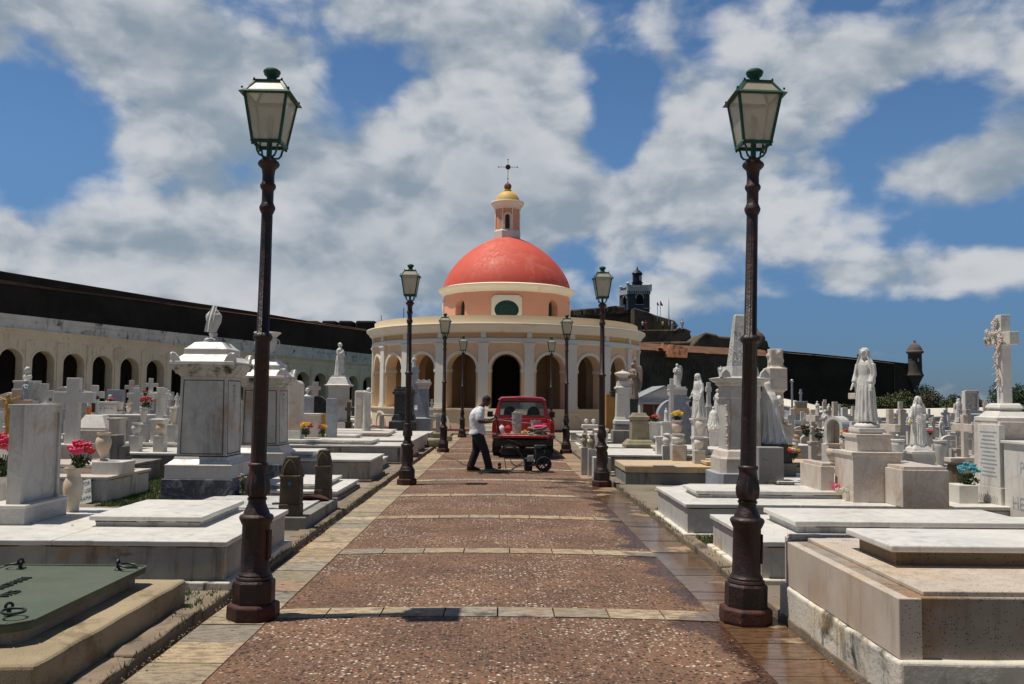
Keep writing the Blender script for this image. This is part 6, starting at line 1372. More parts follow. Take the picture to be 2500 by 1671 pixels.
# ------------------------------------------------------------------ other monuments and stones
def block_thing(name, label, cat, px0, px1, ytop, Y, dep, mat, ybase=None, rot=0, part='block', cap=None, bev=.01, extra=None):
    """upright block between px0 and px1, top at ytop, standing on the ground (or at ybase)"""
    s = F / Y; pc = (px0 + px1) / 2; k = (px1 - px0) / s / 2; z1 = at(pc, ytop, Y).z; zb = at(pc, ybase, Y).z if ybase else .03; x = at(pc, ytop, Y).x
    t = thing(name, label, cat, (x, Y + dep / 2, zb), R(rot)); h = z1 - zb
    MB().box(-k, k, -dep / 2, dep / 2, 0, h - (.05 if cap else 0)).build(part, mat, t, bev=bev)
    if cap: MB().box(-k - .03, k + .03, -dep / 2 - .03, dep / 2 + .03, h - .05, h).build('cap', cap, t, bev=.008)
    if extra: extra(t, k, dep, h)
    return t
def arched(name, label, cat, px0, px1, ytop, Y, dep, mat, ybase=None, rim=True):
    s = F / Y; pc = (px0 + px1) / 2; k = (px1 - px0) / s / 2; z1 = at(pc, ytop, Y).z; zb = at(pc, ybase, Y).z if ybase else .03; x = at(pc, ytop, Y).x; h = z1 - zb
    t = thing(name, label, cat, (x, Y + dep / 2, zb)); m_ = MB()
    m_.prism([(-k, 0), (k, 0)] + [(k * math.cos(a), h - k + k * math.sin(a)) for a in frange(0, math.pi, 17)], -dep / 2, dep / 2); m_.build('slab', mat, t, bev=.01)
    if rim:
        m_ = MB(); arch_ring(m_, lambda u, v, z: (u, v, z), k * 1.5, k * 1.66, h - k, -dep / 2 - .012, -dep / 2, 14, zfoot=h * .2); m_.build('carved_rim', mat, t)
    return t
arched('arched_slab', 'thick upright marble slab with rounded top on a stepped foot, left of the yellow bouquet', 'gravestone', 706, 735, 929, 22, .42, marble_warm, ybase=1052, rim=False)
p = at(716, 1070, 22.2); t = thing('slab_foot', 'stepped marble foot under the thick arched slab', 'pedestal', (p.x + .03, 22.2, .03)); MB().stack(0, 0, [(0, .27, .3), (.36, .27, .3), (.37, .25, .28), (.47, .19, .24), (at(716, 1052, 22).z - .03, .19, .24)]).build('block', marble, t, bev=.006)
block_thing('upright_slab', 'plain blue grey upright marble slab in front of the statue pedestal', 'gravestone', 797, 823, 973, 23, .12, marble_grey)
arched('dark_arched_stone', 'black round topped gravestone behind the flower chest', 'gravestone', 754, 797, 967, 28, .25, blackstone)
block_thing('marble_chest', 'pale marble chest with moulded lid behind the yellow and red bouquet', 'tomb', 734, 776, 1010, 23, .5, marble_warm, cap=marble)
block_thing('ochre_panel', 'small bright orange yellow board behind the marble chest', 'board', 777, 794, 1010, 23.6, .08, yellowp)
block_thing('urn_topped_stone', 'grey marble stone with a small carved head on top behind the arched slab', 'gravestone', 733, 762, 970, 27, .3, marble_grey, extra=lambda t, k, d, h: MB().lathe([(.12, h), (.15, h + .03), (.08, h + .06), (.04, h + .10), (.04, h + .16), (.07, h + .20), (.06, h + .26), (.02, h + .29)], 14).build('finial', statue_m, t, smooth=True))
def diamond(t, k, d, h):
    m_ = MB(); m_.M = Matrix.Translation((0, -d / 2 - .02, h * .80)) @ Matrix.Rotation(math.pi / 4, 4, 'Y'); m_.box(-.10, .10, -.02, .02, -.10, .10); m_.M = Matrix(); m_.build('diamond_relief', marble, t)
block_thing('tan_stone', 'tan marker with a pale diamond relief left of the broken column', 'gravestone', 866, 886, 954, 30, .2, marble_warm, extra=diamond, bev=.06)
b = at(896, 1000, 28.5); zt = at(896, 955, 28.5).z; t = thing('broken_column', 'white fluted column with carved wreath and ball beside the chapel left edge', 'monument', (b.x, 28.5, .03))
m_ = MB(); m_.cbox(0, 0, .2, .2, 0, .45); m_.lathe([(.15, .45), (.17, .50), (.13, .53), (.12, zt - .15), (.13, zt - .12)], 20, flute=(.55, zt - .2, .08, 14)); m_.build('column', marble, t, smooth=True)
m_ = MB(); m_.tube([(.13 * math.cos(q), .13 * math.sin(q), zt - .08 + .03 * math.sin(2 * q)) for q in frange(0, 2 * math.pi, 16)], .04, 8); m_.ell((.04, 0, zt + .0), (.075, .075, .085), 10, 8); m_.build('wreath_and_ball', statue_m, t, smooth=True)
# black granite pedestal
b = at(985, 1000, 33); s = F / 33; t = thing('black_pedestal', 'tall polished black granite pedestal behind the second left lamp', 'monument', (b.x, 33.3, .03)); Zp = lambda y: at(985, y, 33).z - .03
MB().stack(0, 0, [(0, .52, .5), (Zp(1030), .52, .5), (Zp(1028), .44, .42), (Zp(1012), .36, .36)]).build('base', blackstone, t, bev=.02); MB().cbox(0, 0, .345, .345, Zp(1012), Zp(965)).build('shaft', blackstone, t, bev=.006)
MB().stack(0, 0, [(Zp(965), .35, .35), (Zp(962), .41, .41), (Zp(957), .43, .43), (Zp(957) + .002, .37, .37), (Zp(950), .35, .35), (Zp(949), .28, .28), (Zp(945), .28, .28)]).build('cap', blackstone, t, bev=.01)
b = at(1032, 1000, 35); Zp = lambda y: at(1032, y, 35).z - .03
t = thing('grey_pedestal', 'tall grey marble pedestal with scrolled cap between the second and third left lamps', 'monument', (b.x, 35.3, .03))
MB().stack(0, 0, [(0, .33, .33), (Zp(1022), .33, .33), (Zp(1020), .24, .24), (Zp(950), .19, .19)]).build('shaft', marble_grey, t, bev=.006)
m_ = MB(); m_.stack(0, 0, [(Zp(950), .20, .20), (Zp(945), .22, .22), (Zp(940), .25, .25), (Zp(938), .30, .30), (Zp(934), .30, .30)]); m_.prism([(-.28, Zp(934)), (-.24, Zp(926)), (-.12, Zp(930)), (0, Zp(927)), (.12, Zp(930)), (.24, Zp(926)), (.28, Zp(934))], -.25, .25); m_.build('cap', marble, t, bev=.006)
b = at(1012, 1000, 35.5); Zp = lambda y: at(1012, y, 35.5).z - .03
t = thing('marble_pillar', 'slender grey marble pillar topped by a carved figure behind the second left lamp', 'monument', (b.x, 35.6, .03))
MB().stack(0, 0, [(0, .26, .26), (Zp(1000), .24, .24), (Zp(998), .19, .19), (Zp(990), .13, .13), (Zp(896), .11, .11)]).build('pillar', marble_grey, t, bev=.006)
mf_ = figure(.55, arms=PRAY, veil=False); mf_.build('carved_figure', statue_m, t, remesh=.014, loc=(-.05, 0, Zp(900)))
t = thing('hand_railing', 'pale green metal hand rail with square posts before the chapel plinth', 'railing', (0, 0, 0))
a_, b_ = at(930, 1014, 37), at(1068, 1018, 37); MB().tube([tuple(a_), tuple(b_)], .035, 8).build('rail', stone('rail_paint', (.30, .33, .28), (.24, .26, .22), 5), t)
for px in (932, 1070): q = at(px, 1017, 37); MB().cbox(q.x, 37.05, .09, .07, .03, q.z + .04).build('post', marble_old, t)
for px in (958, 1006): q = at(px, 1017, 37); MB().cbox(q.x, 37.0, .025, .025, .03, q.z - .03).build('baluster', ironblack, t)
# rubble stones near the third left lamp
for i, (px, py, w_) in enumerate(((1098, 1068, .34), (1088, 1052, .3), (1110, 1060, .22))):
    q = gz(px, py + 20, .05); m_ = MB(); m_.box(-w_, w_, -w_ * .5, w_ * .5, 0, w_ * .9); tag(m_.build('stone_block', oldstone, bev=.05, noisy=(.07, 3), loc=(q.x - .35, q.y - 1 + i * .8, .04)), ['largest rough stone block by the third left lamp', 'rough stone block behind the largest one', 'smallest rough stone block by the third left lamp'][i], 'stone block')
# left field stones
def letters(rows, size, y0, st=.1, sx=1):
    def f(t, k, d, h):
        for i, r_ in enumerate(rows): text_mesh('lettering', r_, size, letterm, t, (k * .18, -d / 2 - .002, h * y0 - i * st), (math.pi / 2, 0, 0), .001, sx=sx)
    return f
def arched_relief(t, k, d, h):
    m_ = MB(); arch_ring(m_, lambda u, v, z: (u - k * .62, v, z), .16, .19, h * .55, -d / 2 - .008, -d / 2, 10, zfoot=.02); m_.box(-k * .62 - .006, -k * .62 + .006, -d / 2 - .007, -d / 2, .05, h * .7); m_.box(-k * .62 - .05, -k * .62 + .05, -d / 2 - .007, -d / 2, h * .42, h * .47); m_.build('carved_arch', marble_grey, t)
block_thing('name_stone', 'low white name stone with a carved arch and dark letters, left field', 'gravestone', 238, 286, 981, 23.4, .2, marble, ybase=1012, extra=lambda t, k, d, h: (letters(['CAMILO PATRON', '1923 - 1991'], .062, .70, .10, .8)(t, k, d, h), arched_relief(t, k, d, h)))
block_thing('marble_ledge', 'wide marble ledge under the white name stone', 'tomb', 226, 352, 1013, 23.0, 1.0, marble_old, cap=marble)
block_thing('twin_headstone', 'pale grey double headstone with red roses before the fourth arch', 'gravestone', 261, 298, 952, 30, .3, marble_grey)
b = at(226, 1000, 20); t = thing('sloped_stone', 'sloping trapezoid marble stone below the crucifix cross', 'gravestone', (b.x, 20.2, .03)); z0, z1 = at(226, 1045, 20).z - .03, at(226, 1014, 20).z - .03
MB().stack(0, 0, [(0, .36, .3), (z0 - .05, .36, .3)]).build('foot', marble_warm, t, bev=.01); MB().stack(.0, .0, [(z0 - .05, .35, .28), (z0, .35, .28), (z1, .20, .12)]).build('sloped_face', marble, t, bev=.006)
for pxc, yt, wd, Y, lab in ((368, 957, 44, 34.2, 'gabled white tomb stone beneath the pale cross'), (155, 944, 26, 36, 'small gabled stone with a round emblem before the third arch'), (20, 958, 44, 28, 'tan gabled stone behind the ochre crucifix')):
    b = at(pxc, yt, Y); k = wd * Y / F / 2; t = thing('gabled_stone', lab, 'gravestone', (b.x, Y + .3, .03)); h = b.z - .03
    MB().prism([(-k, 0), (k, 0), (k, h - .35 * k), (0, h), (-k, h - .35 * k)], -.3, .3).build('stone', marble_warm, t, bev=.01)
block_thing('stone_chest', 'square cream chest with scrolled sides, left field', 'tomb', 266, 292, 1021, 19.2, .35, marble_warm, cap=marble_warm)
block_thing('marble_block', 'square marble block with raised front beneath the thick cross', 'stone block', 368, 396, 1024, 20.2, .4, marble, cap=marble)
# right side monuments
b = at(1523, 1000, 27); Zp = lambda y: at(1523, y, 27).z - .03; s = F / 27
t = thing('lidded_pillar', 'white marble pillar topped by a wide lidded urn, right of the second right lamp', 'monument', (b.x, 27.3, .03))
MB().stack(0, 0, [(0, .33, .33), (Zp(1052), .33, .33), (Zp(1051), .27, .27), (Zp(1040), .27, .27)]).build('foot', concrete, t, bev=.01); MB().stack(0, 0, [(Zp(1040), .26, .26), (Zp(1036), .26, .26)]).build('dark_band', marble_dark, t)
MB().stack(0, 0, [(Zp(1036), .27, .27), (Zp(1028), .27, .27), (Zp(1026), .24, .24), (Zp(1018), .21, .21), (Zp(950), .19, .19)]).build('shaft', marble, t, bev=.006)
MB().stack(0, 0, [(Zp(950), .24, .24), (Zp(946), .24, .24), (Zp(944), .19, .19), (Zp(930), .16, .16)]).build('neck', marble, t, bev=.006)
MB().lathe([(.10, Zp(930)), (.14, Zp(926)), (.10, Zp(924)), (.16, Zp(919)), (.26, Zp(914)), (.27, Zp(912)), (.20, Zp(909)), (.08, Zp(906)), (.03, Zp(905)), (.03, Zp(903)), (.001, Zp(902))], 24).build('lidded_urn', marble_warm, t, smooth=True)
b = at(1564, 1000, 24.2); Zp = lambda y: at(1564, y, 24.2).z - .03
t = thing('sandstone_pedestal', 'weathered brown sandstone pedestal with chamfered cap, right of the path', 'monument', (b.x, 24.5, .03))
MB().stack(0, 0, [(0, .42, .40), (Zp(1085), .42, .40), (Zp(1082), .37, .36), (Zp(1078), .35, .34), (Zp(1074), .29, .28)]).build('foot', oldstone, t, bev=.02, noisy=(.01, 5)); MB().stack(0, 0, [(Zp(1074), .24, .24), (Zp(1026), .23, .23)]).build('shaft', oldstone, t, bev=.015)
octs(MB(), [(Zp(1026), .25, .02), (Zp(1022), .27, .02), (Zp(1018), .27, .02), (Zp(1016), .22, .05), (Zp(1009), .18, .05)]).build('cap', oldstone, t, bev=.01)
t = block_thing('ochre_pillar', 'ochre wooden shrine with dark eaves behind the second right lamp', 'shrine', 1480, 1508, 962, 33, .4, woodc, part='wooden_body', extra=lambda t, k, d, h: (MB().box(-k * .2, k * 1.25, -d / 2 - .08, d / 2 + .1, h - .12, h + .1).build('eaves', blackstone, t, bev=.02), MB().box(-k * 1.1, k * 1.1, -d / 2 - .05, d / 2, .0, .35).build('foot', blackstone, t)))
# mausoleum
b = at(1622, 1000, 40); Zp = lambda y: at(1622, y, 40).z; s = F / 40; k = 59 / s
t = thing('mausoleum', 'small white mausoleum with pediment and brown doors behind the statues', 'mausoleum', (b.x, 40, 0))
MB().prism([(-k, 0), (k, 0), (k, Zp(972)), (0, Zp(944)), (-k, Zp(972))], .0, 3.2).build('walls', marble, t, bev=.01)
m_ = MB(); m_.prism([(-k - .1, Zp(974)), (0, Zp(945) - .06), (k + .1, Zp(974)), (k + .1, Zp(972)), (0, Zp(942)), (-k - .1, Zp(972))], -.12, 3.3); m_.box(-k - .08, k + .08, -.10, .0, Zp(981), Zp(976)); m_.build('pediment_moulding', marble_grey, t)
for sg in (-1, 1): MB().box(-.48 + sg * .27 - .255, -.48 + sg * .27 + .255, -.04, .0, 0.05, Zp(988)).build('door_leaf', copperm, t, bev=.01)
m_ = MB(); m_.box(-1.12, -.99, -.08, 0, 0, Zp(985)); m_.box(.03, .16, -.08, 0, 0, Zp(985)); m_.box(-1.12, .16, -.09, 0, Zp(985), Zp(981) - .02); m_.build('door_frame', marble_side, t)
arched('arched_tomb', 'grey segmental arched tomb front below the white angel', 'tomb', 1606, 1692, 975, 31, .5, marble_grey, rim=True)
block_thing('shell_planter', 'white marble planter with an oval recess holding the bromeliad', 'planter', 1584, 1620, 1031, 24.3, .45, marble, cap=marble, extra=lambda t, k, d, h: (lambda m_: (m_.add([(.11 * math.cos(q) + .02, -d / 2 - .004, h * .45 + .2 * math.sin(q)) for q in frange(0, 2 * math.pi * 15 / 16, 16)], [tuple(range(16))]), m_.build('oval_recess', marble_grey, t)))(MB()))
block_thing('marble_stand', 'square white marble stand left of the ball urn', 'stone block', 1603, 1619, 1066, 19.6, .2, marble, cap=marble)
block_thing('cup_stand', 'tall square white marble stand in front of the boy statue', 'stone block', 1696, 1728, 1068, 19.4, .3, marble, cap=marble)
block_thing('stepped_block', 'stepped white block carrying the small white cross', 'stone block', 1720, 1742, 993, 30, .4, marble, cap=marble)
t = thing('stone_bench', 'little stone balustrade bench with two knobs behind the ball urns', 'bench', (at(1441, 1040, 23.5).x, 23.6, .03)); Zp = lambda y: at(1441, y, 23.5).z - .03
MB().box(-.22, .22, -.14, .14, Zp(1047), Zp(1037)).build('seat_slab', marble, t, bev=.02)
for sg in (-1, 1):
    MB().lathe([(.08, 0), (.09, .1), (.07, .2), (.05, Zp(1047) - .05), (.07, Zp(1047))], 12, sg * .12, 0).build('leg', marble_old, t, smooth=True); MB().lathe([(.035, Zp(1037)), (.03, Zp(1037) + .03), (.06, Zp(1037) + .08), (.05, Zp(1037) + .13), (.01, Zp(1037) + .15)], 12, sg * .10, 0).build('knob', statue_m, t, smooth=True)
# white arched shrine in the right field
b = at(2052, 1000, 20); Zp = lambda y: at(2052, y, 20).z - .03; t = thing('arched_shrine', 'white vaulted shrine niche open to the left, right field', 'shrine', (b.x, 20.2, .03), R(38)); h = Zp(1017); k = .21
m_ = MB(); arch_ring(m_, lambda u, v, z: (v, u, z), .32, .46, h - .23, -.18, .18, 14, zfoot=Zp(1085)); m_.build('vault', marble, t, smooth=True); MB().box(-.24, .24, -.27, .27, 0, Zp(1085)).build('base', marble, t, bev=.01); MB().box(.12, .16, -.15, .15, Zp(1085), h - .1).build('back_panel', marble_warm, t)
# relief stone
b = at(2379, 1000, 26); Zp = lambda y: at(2379, y, 26).z - .03; t = thing('relief_stone', 'tapering marble stone with a carved figure group in an arched recess, far right', 'monument', (b.x, 26.2, .03))
MB().stack(0, 0, [(0, .34, .3), (Zp(1012), .30, .26), (Zp(1010), .25, .2), (Zp(1003), .25, .2)]).build('foot', marble_grey, t, bev=.006)
m_ = MB(); z0, z1 = Zp(1003), Zp(955); m_.stack(0, .06, [(z0, .23, .10), (z1, .18, .09)]); m_.box(-.23, -.18, -.12, -.04, z0, z1); m_.box(.14, .19, -.12, -.04, z0, z1); m_.box(-.2, .18, -.12, -.04, z1 - .07, z1 + .02); m_.build('stone_frame', marble, t, bev=.008)
m_ = MB(); rr_ = random.Random(2)
for i in range(70): m_.ell((rr_.uniform(-.15, .11), -.05 + rr_.uniform(-.02, .02), rr_.uniform(z0 + .02, z1 - .1)), (rr_.uniform(.02, .04), .03, rr_.uniform(.03, .07)), 7, 5)
m_.build('carved_relief', statue_m, t, remesh=.012)
# dark baluster with white cap, white planter
b = at(2341, 1150, 12.2); Zp = lambda y: at(2341, y, 12.2).z - .05; t = thing('dark_baluster', 'black lichened stone baluster with a white slab on top, left of the turquoise flowers', 'stone stump', (b.x, 12.3, .05))
MB().lathe([(.15, 0), (.15, .1), (.13, .25), (.10, Zp(1140)), (.09, Zp(1136)), (.14, Zp(1132)), (.14, Zp(1130))], 10).build('shaft', darkpost, t, noisy=(.008, 9)); MB().cbox(0, 0, .11, .09, Zp(1130), Zp(1119)).build('white_cap', marble_warm, t, bev=.006)
block_thing('white_planter', 'square white marble planter box holding the turquoise flowers', 'planter', 2341, 2389, 1185, 11.0, .3, marble)
t = thing('metal_pole', 'slim metal pole in front of the white wall slope', 'pole', (at(1934, 1000, 40).x, 40, 0)); MB().tube([(0, 0, 0), (0, 0, at(1934, 931, 40).z)], .05, 6).build('pole', steel, t); MB().ell((0, 0, at(1934, 931, 40).z), .09, 8, 6).build('knob', steel, t)
block_thing('tall_grey_block', 'tall grey block with a rust brown band carrying the grey cross', 'stone block', 1941, 1972, 1000, 37.7, .5, marble_grey, extra=lambda t, k, d, h: MB().box(-k - .04, k + .04, -d / 2 - .04, d / 2 + .04, h - .22, h + .06).build('brown_band', ochre_conc, t))
# ------------------------------------------------------------------ many small graves filling both fields
rf = random.Random(21)
def place_ok(x, y, taken, d):
    for (a, b, c) in taken:
        if (a - x) ** 2 + (b - y) ** 2 < (c + d) ** 2: return False
    return True
taken = [(o.location.x, o.location.y, .5) for o in bpy.data.objects if o.parent is None and 'label' in o and o.location.y > 12 and o.get('kind') is None and o.get('category') not in ('chapel', 'arcade', 'fortress wall')]
for o in list(bpy.data.objects):
    if o.parent is None and o.get('category') in ('tomb', 'grave'): taken.append((o.location.x, o.location.y, 1.5))
def proto_cross(label, mat, h, w_, tk):
    t = thing('small_cross', label, 'cross', (0, 0, 0)); v = tk / 2
    MB().prism([(-v, .25), (v, .25), (v, h * .60), (w_ / 2, h * .60), (w_ / 2, h * .60 + tk), (v, h * .60 + tk), (v, h), (-v, h), (-v, h * .60 + tk), (-w_ / 2, h * .60 + tk), (-w_ / 2, h * .60), (-v, h * .60)], -v * .8, v * .8).build('cross', mat, t, bev=.006)
    MB().stack(0, 0, [(-.05, .20, .18), (.18, .20, .18), (.19, .17, .15), (.30, .12, .10)]).build('foot', mat, t, bev=.006); return t
def proto_grave(label, mat, L=1.9, w_=.8, h=.32):
    t = thing('small_grave', label, 'grave', (0, 0, 0)); MB().box(-w_ / 2, w_ / 2, -L / 2, L / 2, -.05, h - .05).build('body', mat, t, bev=.006); MB().box(-w_ / 2 - .03, w_ / 2 + .03, -L / 2 - .03, L / 2 + .03, h - .05, h).build('slab', marble, t, bev=.008); return t
def proto_head(label, mat, h, w_):
    t = thing('small_headstone', label, 'gravestone', (0, 0, 0)); MB().prism([(-w_ / 2, .12), (w_ / 2, .12)] + [(w_ / 2 * math.cos(a), h - w_ * .25 + w_ * .25 * math.sin(a)) for a in frange(0, math.pi, 11)], -.05, .05).build('stone', mat, t, bev=.006); MB().cbox(0, 0, w_ / 2 + .06, .12, -.05, .14).build('foot', marble_old, t, bev=.006); return t
def proto_vase(label, mat, h, w_, kd):
    t = thing('small_vase', label, 'vase', (0, 0, 0)); MB().lathe([(r * w_, z * h) for r, z in VP[kd]], 14).build('vase_body', mat, t, smooth=True); MB().cbox(0, 0, w_ * .6, w_ * .6, -.3, .001).build('footing', marble_side, t); return t
def proto_angel(label):
    t = thing('small_statue', label, 'statue', (0, 0, 0)); figure(.8, arms=PRAY, veil=True).build('figure', statue_m, t, remesh=.02, loc=(0, 0, .7)); MB().cbox(0, 0, .17, .17, -.05, .70).build('pedestal', marble_side, t, bev=.01); return t
SIDES = {'left': ('between the path and the arcade', lambda y: (-min(34, 9 + (y - 18) * .75), -6.6 if y > 22 else -9.5), (19, 56)), 'right': ('between the path and the white wall', lambda y: (7.0, min(34, 9.5 + (y - 18) * .62)), (18.5, 57))}
for side, (where, fx, (ya, yb)) in SIDES.items():
    pr = [(proto_cross('small white marble cross in the %s field %s' % (side, where), marble, 1.25, .62, .13), 30, .45, 'c'), (proto_cross('small tan stone cross in the %s field %s' % (side, where), marble_warm, 1.45, .56, .15), 20, .45, 'c'), (proto_cross('small grey stone cross in the %s field %s' % (side, where), marble_grey, 1.05, .5, .11), 18, .45, 'c'),
          (proto_grave('low marble grave in the %s field %s' % (side, where), marble_side), 36, .95, 'g'), (proto_grave('low concrete grave in the %s field %s' % (side, where), marble_old, 2.1, .95, .45), 30, 1.0, 'g'), (proto_head('small white headstone in the %s field %s' % (side, where), marble, .85, .5), 20, .4, 'h'), (proto_head('small tan headstone in the %s field %s' % (side, where), marble_warm, .70, .6), 14, .4, 'h'),
          (proto_vase('small white vase in the %s field %s' % (side, where), marble, .4, .28, 'tall'), 26, .25, 'v'), (proto_vase('small alabaster vase in the %s field %s' % (side, where), alabaster, .36, .30, 'squat'), 14, .25, 'v'), (proto_angel('small marble saint in the %s field %s' % (side, where)), 7, .4, 's')]
    mc_ = [q[0] for q in pr]
    for root, n, d, kd in pr:
        grp = root['label']; done = 0; first = True; tries = 0
        while done < n and tries < 4000:
            tries += 1; y = ya + (yb - ya) * rf.random() ** 1.25; a, b = fx(y); x = rf.uniform(a, b)
            if math.hypot(x - CX, y - CY) < 9.2 or not place_ok(x, y, taken, d): continue
            rz = rf.gauss(0, .12) + (math.pi / 2 if (kd in 'g' and rf.random() < .55) else 0); taken.append((x, y, d)); z = .05 + (.30 if kd == 'v' else 0)
            if first: root.location = (x, y, z); root.rotation_euler.z = rz; root['group'] = grp; first = False
            else:
                c = dup(root, (x, y, z), rz, grp, grp); sc = rf.uniform(.85, 1.2); c.scale = (sc, sc, sc)
            done += 1
    cols = [([redf], 'red'), ([yelf], 'yellow'), ([pinkf], 'pink')]
    for cl, nm in cols:
        root = bouquet('small %s flower bunch in the %s field %s' % (nm, side, where), (0, 0, 0), .13, .28, cl, 5, seed=3, sz=.5); root['group'] = root['label']; first = True; n = 0
        while n < 6:
            y = ya + (yb - ya) * rf.random(); a, b = fx(y); x = rf.uniform(a, b)
            if math.hypot(x - CX, y - CY) < 9.2: continue
            n += 1
            if not place_ok(x, y, taken, .2): zz_ = .4
            else: zz_ = .06
            if not place_ok(x, y, taken, .2): continue
            if first: root.location = (x, y, zz_); first = False
            else: dup(root, (x, y, zz_), rf.uniform(0, 6), root['label'], root['label'])

# every small grave is told apart by the landmark it stands beside
LM = [(o.location.x, o.location.y, o['label']) for o in bpy.data.objects if o.parent is None and 'label' in o and o.get('kind') is None and not o.name.startswith('small_') and o.get('category') in ('cross', 'statue', 'monument', 'tomb', 'gravestone', 'street lamp', 'vase', 'cross monument', 'bust', 'mausoleum', 'shrine', 'stone block') and o.location.length > 5]
used = set(); rank = ['', 'second ', 'third ', 'fourth ', 'fifth ']
def short(s_): return ' '.join(s_.split(',')[0].split()[:8])
for o in [q for q in bpy.data.objects if q.parent is None and 'label' in q and (q.name.startswith('small_') or (q.get('category') == 'flowers' and q['label'].startswith('small ') and 'field' in q['label'] and 'group' in q))]:
    core = o['label'].split(' in the ')[0]; near_ = sorted(LM, key=lambda q: (q[0] - o.location.x) ** 2 + (q[1] - o.location.y) ** 2)[:7]; ok = None
    o['group'] = o['group'].replace(core, core + ' kind') if False else o['group']
    for rk in rank:
        for lx, ly, ll in near_:
            dx, dy = o.location.x - lx, o.location.y - ly
            rel = ('just left of' if dx < 0 else 'just right of') if abs(dx) > abs(dy) else ('behind' if dy > 0 else 'in front of')
            s_ = ' '.join((rk + core + ' ' + rel + ' ' + short(ll)).split()[:16])
            while s_.split()[-1] in ('the', 'a', 'of', 'in', 'with', 'and', 'on', 'by', 'its'): s_ = ' '.join(s_.split()[:-1])
            if s_ not in used: ok = s_; break
        if ok: break
    if ok: used.add(ok); o['label'] = ok
# ------------------------------------------------------------------ red pickup truck
TY = 24.45; tx = at(1277, 1120, TY).x
tk = thing('pickup_truck', 'small red pickup truck seen from behind with its tailgate lowered, loaded with buckets', 'truck', (tx, TY, 0.02))
m_ = MB()
for sg in (-1, 1):
    pts = [(sg * .85, .50), (sg * .875, .62), (sg * .88, .85), (sg * .855, 1.02), (sg * .80, 1.06), (sg * .745, 1.05), (sg * .735, .66), (sg * .735, .50)]
    m_.prism(pts, 0.0, 1.95)
m_.box(-.735, .735, 1.88, 1.95, .60, 1.06); m_.build('bed', redcar, tk, bev=.02, seg=3)
m_ = MB(); m_.box(-.74, .74, .0, 1.9, .58, .665)
for i in range(7): m_.box(-.66 + i * .205, -.57 + i * .205, .0, 1.88, .664, .678)
m_.build('bed_floor', redliner, tk)
m_ = MB(); m_.box(-.70, .70, -.50, -.015, .575, .635); m_.build('tailgate', redcar, tk, bev=.012)
m_ = MB(); m_.box(-.66, .66, -.47, -.03, .634, .642)
for i in range(7): m_.box(-.60 + i * .19, -.52 + i * .19, -.499, -.47, .632, .645)
m_.build('tailgate_liner', redliner, tk)
m_ = MB(); m_.box(-.80, .80, -.07, .10, .34, .52); m_.box(-.84, -.62, -.08, .1, .40, .57); m_.box(.62, .84, -.08, .1, .40, .57); m_.build('rear_bumper', darkpl, tk, bev=.02)  # black colour of bumper and chassis stands for shadow under the bed
for sg in (-1, 1):
    MB().box(sg * .808 - .055, sg * .808 + .055, -.012, .05, .70, .99).build('tail_light', plain('tail_lens', (.35, .012, .01), .2, 0, .2), tk, bev=.01)
    MB().box(sg * .808 - .055, sg * .808 + .055, -.014, .05, .635, .692).build('reverse_light', plain('clear_lens', (.50, .40, .36), .2, 0, .2), tk, bev=.01)
for sg in (-1, 1):
    for y in (.95, 3.95):
        wh = MB(); wh.M = Matrix.Translation((sg * .74, y, .335)) @ Matrix.Rotation(math.pi / 2, 4, 'Y'); wh.lathe([(.20, -.10), (.30, -.115), (.335, -.09), (.338, .09), (.30, .115), (.20, .10)], 32); ww_ = wh.build('wheel', rubber, tk, smooth=True, sharp=40)
        wh = MB(); wh.M = Matrix.Translation((sg * .74, y, .335)) @ Matrix.Rotation(math.pi / 2, 4, 'Y'); wh.lathe([(.001, -.05), (.12, -.06), (.20, -.09), (.21, .09), (.12, .06), (.001, .05)], 24); wh.build('rim', steel, ww_, smooth=True)
for sg in (-1, 1): MB().box(sg * .74 - .13, sg * .74 + .13, .52, .545, .12, .42).build('mud_flap', rubber, tk)
m_ = MB(); m_.box(-.55, .55, .1, 4.2, .30, .50); m_.tube([(-.7, .95, .335), (.7, .95, .335)], .06, 8); m_.ell((0, .95, .335), .14, 10, 8); m_.build('chassis', rubber, tk)
# cab
def sec(y, hw, hw2, z0, zs, z1):
    return [(-hw, y, z0), (hw, y, z0), (hw * 1.01, y, (z0 + zs) / 2), (hw, y, zs), (hw2 + .03, y, z1 - .07), (hw2 - .04, y, z1 - .01), (0, y, z1 + .015), (-hw2 + .04, y, z1 - .01), (-hw2 - .03, y, z1 - .07), (-hw, y, zs), (-hw * 1.01, y, (z0 + zs) / 2)]
m_ = MB(); m_.prism([(1.97, .42), (4.95, .42), (5.0, .60), (4.92, .88), (3.75, 1.02), (3.65, 1.08), (1.97, 1.08)], -.85, .85, 'x'); m_.build('body', redcar, tk, bev=.04, seg=3)
m_ = MB(); m_.loft([sec(y, hw, hw2, 1.60, 1.62, z) for y, hw, hw2, z in ((1.97, .70, .65, 1.675), (2.05, .72, .67, 1.70), (2.7, .72, .67, 1.715), (3.05, .70, .65, 1.69))]); m_.build('roof', redcar, tk, smooth=True)
m_ = MB()
